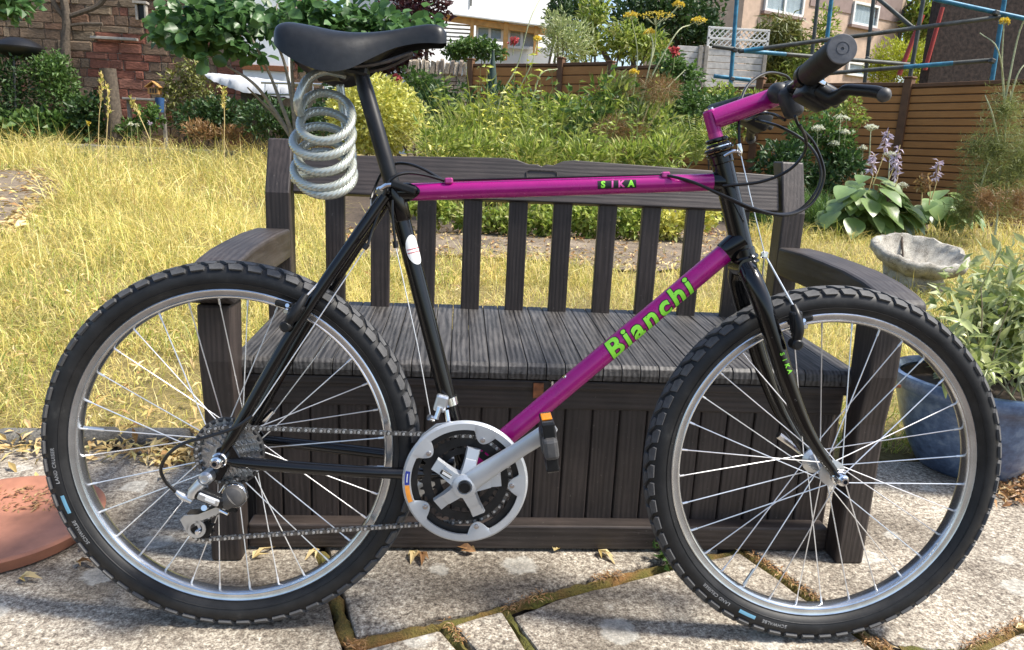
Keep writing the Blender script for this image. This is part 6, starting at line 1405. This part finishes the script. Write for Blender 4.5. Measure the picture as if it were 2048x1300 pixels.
# ================================================================ PLANTS
# far trees and hedges
bush('background_tree', 'dense dark green tree behind the fennel at the top right of centre', 'tree', [(1340, 30, 100, 70), (1400, 70, 45, 50), (1270, 60, 60, 60), (1150, 20, 60, 50)], 18.5, 5200, 0.20, 0.09, 'leaf_dark', trunk=0.16)
bush('background_tree', 'pale bright green leafy branches hanging at the top centre', 'tree', [(1188, 35, 32, 50), (1170, 95, 40, 35), (1250, 80, 45, 35), (1300, 90, 40, 30)], 15.5, 1700, 0.20, 0.06, 'leaf_bright', trunk=0.05, droop=0.4)
bush('silver_shrub', 'silvery feathery shrub above the far fence', 'shrub', [(1138, 85, 55, 45), (1110, 60, 30, 40)], 14.5, 1500, 0.13, 0.03, 'leaf_pale', up=0.6)
bush('background_tree', 'dark conifer by the white house', 'tree', [(1120, 30, 25, 55)], 17, 900, 0.14, 0.05, 'leaf_dark', trunk=0.06)
bush('weeping_cypress', 'drooping golden green cypress left of the scaffold posts', 'tree', [(1556, 80, 50, 45), (1540, 115, 38, 40), (1580, 110, 40, 45)], 19, 4200, 0.26, 0.05, 'leaf_cypress', droop=0.9, up=-0.6, trunk=0.12)
bush('background_shrub', 'loose mid green shrub below the beige house', 'shrub', [(1610, 120, 36, 40), (1650, 60, 26, 50), (1590, 160, 40, 30)], 18, 1300, 0.15, 0.06, 'leaf_bright')
bush('lime_hedge', 'bright lime yellow conifer hedge under the scaffold', 'hedge', [(1800, 125, 62, 42), (1845, 130, 40, 40), (1760, 140, 30, 30)], 19, 3600, 0.14, 0.045, 'leaf_lime', up=0.8)
bush('background_tree', 'light green tree beside the dark gable', 'tree', [(1850, 35, 38, 55), (1880, 60, 25, 40)], 25, 1600, 0.28, 0.12, 'leaf_bright', trunk=0.12)
bush('background_tree', 'distant green tree filling the gap right of the beige house', 'tree', [(1845, 85, 50, 60)], 30, 900, 0.35, 0.16, 'leaf_mid', trunk=0.15)
bush('purple_tree', 'dark purple-leaved tree behind the saddle', 'tree', [(840, 20, 60, 55), (800, 70, 75, 60), (745, 110, 55, 45), (790, 130, 50, 30)], 15.5, 3600, 0.15, 0.075, 'leaf_purple', trunk=0.09)
bush('ivy_mound', 'ivy spilling over the low wall beneath the garden room', 'ivy', [(950, 95, 50, 20), (915, 105, 30, 18), (985, 105, 30, 14)], 16, 1100, 0.11, 0.08, 'leaf_mid', stem='stem_green')
# tree with grey stems left of the saddle
tb = at(594, 292, 10.5); lt_ = thing('small_tree', 'small multi-stemmed tree with rounded green leaves left of the saddle', 'tree', (tb.x, 10.5, slope(10.5))); Yt = 10.5
for i, pl in enumerate(([(592, 288), (565, 215), (540, 150), (505, 80), (470, 20)], [(593, 288), (585, 210), (570, 130), (548, 60), (560, -20)], [(594, 290), (588, 200), (583, 120), (588, 40), (600, -20)], [(590, 286), (545, 215), (505, 165), (450, 130), (400, 100)], [(595, 288), (610, 200), (640, 130), (680, 60)], [(590, 286), (555, 235), (520, 200), (495, 175)], [(596, 284), (618, 215), (662, 150), (720, 110)])):
    sp = spline([at(x, y, Yt+random.uniform(-0.35, 0.35)*j/4) for j, (x, y) in enumerate(pl)], 5); m = len(sp)
    MB().tube(sp, [0.035*(1-0.75*j/m) for j in range(m)], 8).build('trunk', M['bark_pale'], lt_)
parts = []
for i, b in enumerate([(395, 45, 85, 48), (345, 62, 48, 26), (370, 88, 36, 20), (470, 85, 40, 28), (440, 20, 70, 40), (525, 40, 50, 35), (600, 35, 75, 45), (670, 70, 75, 50), (730, 40, 80, 48), (640, 120, 45, 26), (800, 60, 60, 30), (850, 40, 40, 24), (515, 110, 20, 24), (420, 118, 16, 10)]):
    c = at(b[0], b[1], Yt+random.uniform(-0.5, 0.5)); k = pxm(b[0], b[1], Yt); m = int(b[2]*b[3]*0.050); P, d = cloud_pts(c, (b[2]*k, 0.5, b[3]*k), m, 0.3, 0.45, i); sz = RNG.uniform(0.6, 1.15, m)
    parts.append(round_leaf(P, d*0.5+RNG.normal(size=P.shape)*[0.8, 0.5, 0.4]+[0, -0.2, -0.35], 0.20*sz, 0.165*sz))
V, F = merge(parts); foliage('crown', V, F, 'leaf_tree', lt_, smooth=True)
bush('overhanging_branch', 'leafy green branch hanging into the top left corner', 'branch', [(30, 10, 40, 26), (-30, -5, 60, 40)], 9.5, 420, 0.17, 0.11, 'leaf_tree', stems=0)
# shrubs of the left bed
bush('bed_shrub', 'dark green shrub under the kettle barbecue at the far left', 'shrub', [(30, 185, 60, 75), (-40, 160, 70, 100)], 13.9, 2600, 0.11, 0.05, 'leaf_dark'); bush('bed_shrub', 'dull green shrub right of the far left dark one, below the trained trunk', 'shrub', [(120, 175, 38, 75), (95, 140, 40, 25)], 13.9, 2000, 0.10, 0.05, 'leaf_mid')
bush('bed_plant', 'low broad-leaved plants spreading before the far left shrubs', 'plant', [(80, 255, 90, 35), (-20, 260, 80, 40)], 13.6, 1300, 0.16, 0.11, 'leaf_mid', stem='stem_green'); bush('bed_plant', 'low green plants left of the timber post', 'plant', [(180, 225, 40, 40), (160, 262, 50, 26)], 13.7, 800, 0.14, 0.09, 'leaf_dark', stem='stem_green')
bush('bed_plant', 'leafy plants with small white flowers right of the timber post', 'plant', [(265, 262, 28, 20), (300, 235, 24, 26)], 13.6, 420, 0.12, 0.07, 'leaf_mid', stem='stem_green'); bush('wall_creeper', 'olive creeper trailing down the stone wall', 'creeper', [(350, 190, 30, 60), (380, 150, 22, 60), (410, 200, 30, 45)], 14.8, 900, 0.12, 0.05, 'leaf_cypress', droop=0.6)
bush('bed_shrub', 'dark leafy shrub below the tarpaulin', 'shrub', [(400, 240, 50, 34), (450, 235, 50, 44)], 13.7, 1500, 0.13, 0.06, 'leaf_dark'); bush('bed_shrub', 'dark shrub at the foot of the small tree', 'shrub', [(530, 240, 50, 44), (580, 250, 30, 34), (630, 240, 40, 40)], 12.9, 1500, 0.13, 0.06, 'leaf_dark')
bush('bed_plant', 'reddish dry-tipped plants at the lawn edge before the dark shrubs', 'plant', [(400, 262, 34, 22), (470, 268, 40, 16)], 13.1, 700, 0.12, 0.03, 'leaf_brown', up=0.9, stem='stem_straw')
for px, py, c, lab in ((176, 246, 'petal_yellow', 'single yellow flower left of the timber post'), (262, 248, 'petal_white', 'white flower at the foot of the timber post'), (274, 250, 'petal_white', 'white flower right of the timber post foot'), (299, 246, 'petal_lilac', 'lilac flower below the garden shelf'), (50, 270, 'petal_red', 'orange red flower in the far left bed')):
    p = at(px, py, 13.3); t = thing('bed_flower', lab, 'flower', (p.x, 13.3, slope(13.3)), 'small flowers in the left bed'); n = 12; V, F = leaf_geo(np.tile(np.array(p), (n, 1)), RNG.normal(size=(n, 3)), 0.06, 0.04); foliage('petals', V, F, c, t, False); MB().tube([V3(p.x, 13.3, slope(13.3)), p], 0.008, 5).build('stem', M['stem_green'], t)
# clipped golden shrub behind the seat post
bush('golden_shrub', 'clipped round golden-variegated shrub behind the seat post', 'shrub', [(752, 232, 98, 80)], 8.6, 6500, 0.070, 0.048, 'leaf_golden', lump=0.05, stems=3)
bush('rose_bush', 'straggly dark rose bush beyond the golden shrub', 'shrub', [(830, 165, 40, 30), (860, 190, 40, 40), (890, 230, 40, 40)], 11.0, 900, 0.10, 0.06, 'leaf_mid')
# meadow plants of the middle bed
grasses('tall_grass', 'tall bright green grass in front of the rubble wall', [(950, 40), (1015, 35), (905, 16)], 7.6, 420, 1.50, 0.013, 'grass_green', 'meadow grass clumps', bend=0.42, spread=0.22)
grasses('tall_grass', 'tall green grass clump behind the bench top rail notch', [(1050, 50), (1130, 45)], 6.8, 320, 1.40, 0.012, 'grass_green', 'meadow grass clumps', bend=0.42, spread=0.22)
grasses('tall_grass', 'yellowing grass clump below the fennel', [(1180, 60), (1260, 50)], 6.2, 320, 1.05, 0.011, 'grass_green', 'meadow grass clumps')
grasses('tall_grass', 'straw coloured grass low behind the bench back', [(900, 90), (1050, 90), (1200, 80)], 6.0, 420, 1.05, 0.007, 'grass_dry', 'meadow grass clumps')
grasses('dark_grass', 'dark green grass behind the right bench post', [(1520, 40), (1580, 40), (1640, 30)], 6.6, 1600, 0.55, 0.012, 'leaf_mid', cat='grass')
bush('meadow_plant', 'bright green leafy perennials behind the top rail', 'plant', [(1130, 228, 50, 34), (1190, 250, 55, 40), (1060, 262, 55, 38), (965, 250, 45, 40)], 7.4, 800, 0.16, 0.042, 'leaf_bright', stem='stem_green', up=0.7, lump=0.5); bush('meadow_plant', 'mid green leafy perennials left of the fennel stalks', 'plant', [(1220, 190, 40, 40), (1240, 270, 60, 40), (1300, 250, 50, 50)], 7.0, 600, 0.15, 0.040, 'leaf_bright', stem='stem_green', up=0.7, lump=0.5)
bush('meadow_plant', 'small-leaved dark plants behind the fern', 'plant', [(1340, 220, 50, 40), (1380, 200, 40, 35), (1450, 230, 40, 45)], 7.8, 1500, 0.08, 0.04, 'leaf_mid', stem='stem_green'); bush('brown_fennel', 'feathery brown fennel haze below the yellow flower heads', 'plant', [(1235, 275, 55, 40), (1320, 180, 40, 24)], 6.6, 2600, 0.10, 0.006, 'leaf_brown', stem='stem_straw')
bush('climbing_rose', 'climbing rose spilling over the fence beyond the fennel', 'rose', [(1340, 130, 32, 30), (1330, 165, 36, 26), (1380, 150, 24, 20)], 10.4, 900, 0.10, 0.06, 'leaf_mid'); bush('fence_climber', 'green climber with pale flowers on the middle fence', 'climber', [(1440, 190, 34, 22), (1500, 205, 30, 26), (1470, 240, 40, 40), (1420, 215, 26, 26)], 9.4, 1300, 0.08, 0.04, 'leaf_bright')
bush('white_phlox', 'white flowering herb behind the cable loops', 'plant', [(1650, 270, 30, 50), (1680, 300, 30, 50), (1600, 290, 30, 50)], 7.6, 1300, 0.09, 0.04, 'leaf_mid', stem='stem_green'); bush('bed_foliage', 'dark foliage between white herb and hosta', 'plant', [(1690, 330, 40, 30), (1640, 370, 30, 40), (1560, 330, 50, 50)], 7.4, 1200, 0.10, 0.05, 'leaf_dark', stem='stem_green')
bush('fence_shrub', 'rambling leafy shoots hanging before the brown fence by the brake lever', 'plant', [(1690, 205, 36, 22), (1640, 215, 30, 20), (1715, 235, 20, 16)], 8.4, 420, 0.075, 0.04, 'leaf_bright', stem='stem_green')
bush('ground_cover', 'bright leafy ground cover seen between the bench slats', 'plant', [(1020, 445, 50, 30), (1100, 440, 50, 32), (1180, 440, 50, 36), (1260, 445, 40, 34), (950, 440, 40, 26), (870, 420, 40, 30), (800, 410, 40, 20)], 4.9, 3800, 0.060, 0.042, 'leaf_bright', stem='stem_green'); bush('ground_cover', 'yellowing leafy ground cover at the right end of the bed', 'plant', [(1330, 450, 40, 34), (1400, 430, 40, 30)], 4.9, 1000, 0.06, 0.042, 'leaf_golden', stem='stem_green')
bush('meadow_plant', 'loose leafy plants directly behind the bench top rail at the left', 'plant', [(880, 290, 50, 40), (960, 300, 60, 36), (1060, 310, 60, 34)], 5.8, 850, 0.13, 0.026, 'leaf_bright', stem='stem_green', up=0.8, lump=0.5); bush('meadow_plant', 'loose leafy plants behind the bench top rail under the brown fennel', 'plant', [(1170, 310, 50, 34), (1260, 315, 50, 30), (1330, 310, 40, 36)], 5.8, 750, 0.13, 0.026, 'leaf_bright', stem='stem_green', up=0.8, lump=0.5)
bush('shade_fill_shrub', 'added dark shrub filling in shade behind the meadow grasses below the far fence', 'shrub', [(1010, 230, 70, 60), (930, 240, 50, 60), (1110, 250, 70, 55)], 9.6, 1800, 0.12, 0.06, 'leaf_dark'); bush('shade_fill_shrub', 'added dark shrub filling in shade behind the fennel stalks', 'shrub', [(1210, 235, 60, 45), (1310, 235, 60, 50), (1400, 245, 50, 50)], 9.4, 1600, 0.12, 0.06, 'leaf_dark'); bush('shade_fill_shrub', 'added dark shrub filling in shade behind the golden shrub', 'shrub', [(860, 230, 40, 65), (690, 215, 50, 60)], 9.8, 1000, 0.12, 0.06, 'leaf_dark')  # dark shrubs added to put shade into the gaps between the plants
def leafy_stems(name, label, px0, px1, top, Y, n, L, W, mat, per=22, dY=0.5, flop=0.18):
    c = at((px0+px1)/2, 300, Y); t = thing(name, label, 'plant', (c.x, Y, slope(Y)), 'wild perennials in the middle bed'); P = []; D = []; mb = MB()
    for i in range(n):
        yy = Y+random.uniform(-dY, dY); px = random.uniform(px0, px1); b = at(px, 300, yy); b = V3(b.x, yy, slope(yy)); tp_ = at(px+random.gauss(0, 22), random.gauss(top, 40), yy); h = tp_-b
        sp = spline([b, b+h*0.5+V3(random.gauss(0, flop)*0.3, 0, 0), tp_], 5); mb.tube(sp, [0.006, 0.0058, 0.0055, 0.005, 0.005, 0.0045, 0.004, 0.004, 0.0035, 0.003, 0.002], 4)
        for k in range(per):
            f = 0.30+0.70*(k/per); q = sp[min(10, int(f*10.999))]; P.append(q+V3(random.gauss(0, 0.012), random.gauss(0, 0.012), random.gauss(0, 0.03))); a = k*2.4+random.random(); D.append((math.cos(a), math.sin(a), random.uniform(-0.25, 0.75)))
    m = len(P); V, F = leaf_geo(np.array(P), np.array(D), L*RNG.uniform(0.6, 1.25, m), W*RNG.uniform(0.7, 1.2, m), None, 0.2, 0.25); foliage('leaves', V, F, mat, t); mb.build('stem', M['stem_green'], t); return t
leafy_stems('wild_perennial', 'tall leafy stems left of the parasol before the rubble wall', 850, 960, 205, 7.9, 24, 0.14, 0.035, 'leaf_bright')
leafy_stems('wild_perennial', 'tall yellow-green leafy stems below the closed parasol', 950, 1060, 195, 7.2, 24, 0.13, 0.028, 'leaf_lime')
leafy_stems('wild_perennial', 'leafy stems above the notch of the bench top rail', 1040, 1150, 225, 6.8, 26, 0.12, 0.040, 'leaf_bright')
leafy_stems('wild_perennial', 'broad-leaved stems left of the fennel', 1130, 1230, 215, 7.0, 22, 0.13, 0.055, 'leaf_mid')
leafy_stems('wild_perennial', 'low leafy stems behind the right half of the top rail', 1180, 1360, 262, 6.2, 28, 0.10, 0.034, 'leaf_bright')
leafy_stems('wild_perennial', 'low fresh stems behind the left half of the top rail', 860, 1060, 268, 6.0, 28, 0.10, 0.030, 'leaf_golden')
# umbels: fennel
def umbel_plant(name, label, stalks, Y, mat='petal_yellow', feather=None, fm='leaf_fennel', group=None):
    p0 = at(*stalks[0][0][0], Y); t = thing(name, label, 'plant', (p0.x, Y, slope(Y)), group)
    for pl, rad in stalks:
        sp = spline([at(x, y, Y+0.15*j*random.uniform(-0.4, 0.4)) for j, (x, y) in enumerate(pl)], 5); MB().tube(sp, [0.010*(1-0.6*j/len(sp)) for j in range(len(sp))], 6).build('stalk', M['stem_pale'], t); top = sp[-1]
        if rad:
            r_ = rad*pxm(pl[-1][0], pl[-1][1], Y); n = 110; a = RNG.uniform(0, 6.28, n); q = r_*np.sqrt(RNG.random(n)); P = np.stack([top.x+q*np.cos(a), top.y+q*np.sin(a), top.z+0.03*(1-(q/r_)**2)+RNG.normal(0, 0.006, n)], 1); V, F = leaf_geo(P, RNG.normal(size=(n, 3))*[1, 1, 0.5]+[0, 0, 0.3], 0.022, 0.022); foliage('flower_head', V, F, mat, t, False)
            mb = MB()
            for k in range(9): b_ = 2*PI*k/9; mb.tube([top-V3(0, 0, r_*0.5), top+V3(r_*0.8*math.cos(b_), r_*0.8*math.sin(b_), 0)], 0.0022, 4)
            mb.build('flower_rays', M['stem_pale'], t)
    if feather:
        parts = []
        for (px, py, hw_, hh_, n) in feather:
            c = at(px, py, Y); k = pxm(px, py, Y); P, d = cloud_pts(c, (hw_*k, hw_*k*0.7, hh_*k), n, 0.3, 0.3, int(px)); parts.append(leaf_geo(P, RNG.normal(size=P.shape)+[0, 0, 0.2], 0.085*RNG.uniform(0.6, 1.3, n), 0.0045, None, 0.1, 0.2))
        V, F = merge(parts); foliage('feathery_leaves', V, F, fm, t)
    return t
umbel_plant('yellow_fennel', 'tall fennel with flat yellow flower heads above the top rail', [([(1258, 300), (1272, 240), (1300, 130), (1310, 90), (1312, 32)], 34), ([(1272, 240), (1290, 180), (1350, 70), (1380, 50), (1398, 42)], 16), ([(1258, 300), (1265, 200), (1275, 110), (1262, 32)], 14), ([(1300, 130), (1306, 90), (1300, 66)], 12), ([(1260, 290), (1255, 200), (1245, 160), (1268, 146)], 9), ([(1275, 240), (1330, 180), (1370, 140)], 0), ([(1330, 40), (1350, 20), (1358, 10)], 12)], 7.0, feather=[(1245, 170, 40, 30, 900), (1310, 190, 50, 40, 900), (1270, 240, 40, 40, 700)])
umbel_plant('yellow_spire', 'thin dry golden flower spires left of the fennel', [([(985, 300), (1000, 200), (1035, 130), (1060, 40), (1090, -20)], 0), ([(1010, 300), (1030, 200), (1062, 130), (1075, 80)], 8), ([(1040, 300), (1070, 180), (1085, 145), (1115, 138)], 0)], 7.3)
umbel_plant('feathery_fennel', 'large pale-stalked feathery fennel at the right edge before the fence', [([(1985, 420), (2008, 300), (2010, 200), (1996, 100), (1960, 66)], 0), ([(2010, 220), (2004, 130), (2008, 45)], 9), ([(2010, 200), (2040, 60), (2070, 20)], 0), ([(2000, 300), (1985, 230), (1970, 190)], 0), ([(2010, 240), (2035, 150), (2060, 120)], 0), ([(1940, 450), (1975, 330), (2000, 280)], 0)], 5.6, feather=[(1990, 300, 60, 60, 2600), (2010, 220, 50, 60, 1300), (1980, 380, 75, 60, 5000), (2040, 330, 60, 120, 4500), (1930, 420, 40, 40, 1500), (1950, 300, 40, 40, 700)])
umbel_plant('brown_feathery_plant', 'rusty brown feathery plant at the right edge below the fennel', [([(1990, 470), (1995, 420), (1985, 380)], 0)], 5.0, feather=[(1975, 400, 36, 30, 700), (2040, 400, 40, 50, 700)], fm='leaf_brown')
# white flower heads
for i, (px, py, r_, lab) in enumerate(((1681, 237, 17, 'largest flat white flower head before the fence'), (1742, 256, 14, 'white flower head right of the largest one'), (1636, 258, 12, 'white flower head by the upper cable loop'), (1637, 275, 13, 'white flower head just under the upper cable loop one'), (1690, 266, 8, 'small white flower head under the largest one'), (1668, 288, 10, 'white flower head low left of the largest one'), (1780, 310, 13, 'cream flower head among the lilac spikes'), (1726, 298, 8, 'small cream flower head above the hosta'), (1805, 372, 10, 'pale cream flower head at the hosta right side'), (1616, 300, 8, 'small white flower head inside the cable loop'), (1622, 335, 7, 'tiny white flower head low inside the cable loop'))):
    umbel_plant('white_flower', lab, [([(px-4, py+70), (px-2, py+30), (px, py)], r_)], 7.5, 'petal_white', group='white flower heads by the fence')
for px, py, Y, lab in ((1350, 102, 9.5, 'salmon red rose on the climbing rose'), (1027, 82, 13.0, 'dark red rose high beyond the far fence'), (795, 158, 10.5, 'crimson rose behind the seat post')):
    p = at(px, py, Y); t = thing('rose', lab, 'flower', (p.x, Y, p.z-0.25)); n = 40; V, F = leaf_geo(np.tile(np.array(p), (n, 1))+RNG.normal(size=(n, 3))*0.03, RNG.normal(size=(n, 3)), 0.06, 0.055, None, 0.4, 0.1); foliage('petals', V, F, 'petal_red', t, False); MB().tube([p-V3(0, 0, 0.25), p], 0.006, 5).build('stem', M['stem_green'], t)
for i, (pl, lab) in enumerate((([(196, 330), (198, 240), (203, 190), (203, 142)], 'tallest bleached seed stalk before the timber post'), ([(212, 320), (214, 260), (217, 215), (214, 170)], 'bleached seed stalk right of the tallest one'), ([(448, 290), (449, 240), (448, 205), (446, 175)], 'pale seed stalk before the dark shrub under the tarpaulin'), ([(300, 280), (285, 245), (270, 215), (262, 205)], 'leaning thin seed stalk right of the timber post'))):
    Yk = 7.5; sp = spline([at(x, y, Yk) for x, y in pl], 6); t = thing('seed_stalk', lab, 'grass', (sp[0].x, Yk, slope(Yk)), 'tall seed stalks over the lawn'); MB().tube([V3(sp[0].x, Yk, slope(Yk))]+sp, 0.005, 5).build('stalk', M['stem_straw'], t)
    n = 46; q = RNG.random(n); P = np.array([sp[int(len(sp)*0.50+x*(len(sp)*0.5-1))] for x in q])+RNG.normal(size=(n, 3))*[0.008, 0.008, 0.02]; V, F = leaf_geo(P, RNG.normal(size=(n, 3))*0.4+[0, 0, 1], 0.055, 0.02); foliage('seed_head', V, F, 'grass_dry', t, False)
# fern
fe = at(1392, 330, 6.2); ft = thing('fern', 'upright green fern beside the stem of the bicycle', 'fern', (fe.x, 6.2, slope(6.2)))
for i in range(13):
    a = -1.25+2.5*i/12; tipx = 1392+70*math.sin(a)*1.1; tipy = 300-70*math.cos(a*0.8); sp = spline([fe, at(1392+25*math.sin(a), 285, 6.2-0.1*math.cos(i*2.1)), at(tipx, tipy, 6.2-0.35*math.cos(i*2.1))], 8); P = []; D = []; Lh = []
    for j in range(2, len(sp)):
        t_ = (sp[j]-sp[j-1]).normalized(); s_ = t_.cross(V3(0, 1, 0.2)).normalized()
        for s in (-1, 1):
            for f_ in (0, 0.5): P.append(sp[j].lerp(sp[j-1], f_)); D.append(s_*s+t_*0.45); Lh.append(0.085*math.sin(PI*min(1, j/len(sp)*0.95+0.05))+0.012)
    V, F = leaf_geo(np.array(P), np.array(D), np.array(Lh), 0.016, None, 0.1, 0.15); foliage('frond', V, F, 'leaf_bright', ft, False); MB().tube(sp, 0.004, 5).build('frond_stalk', M['stem_green'], ft)
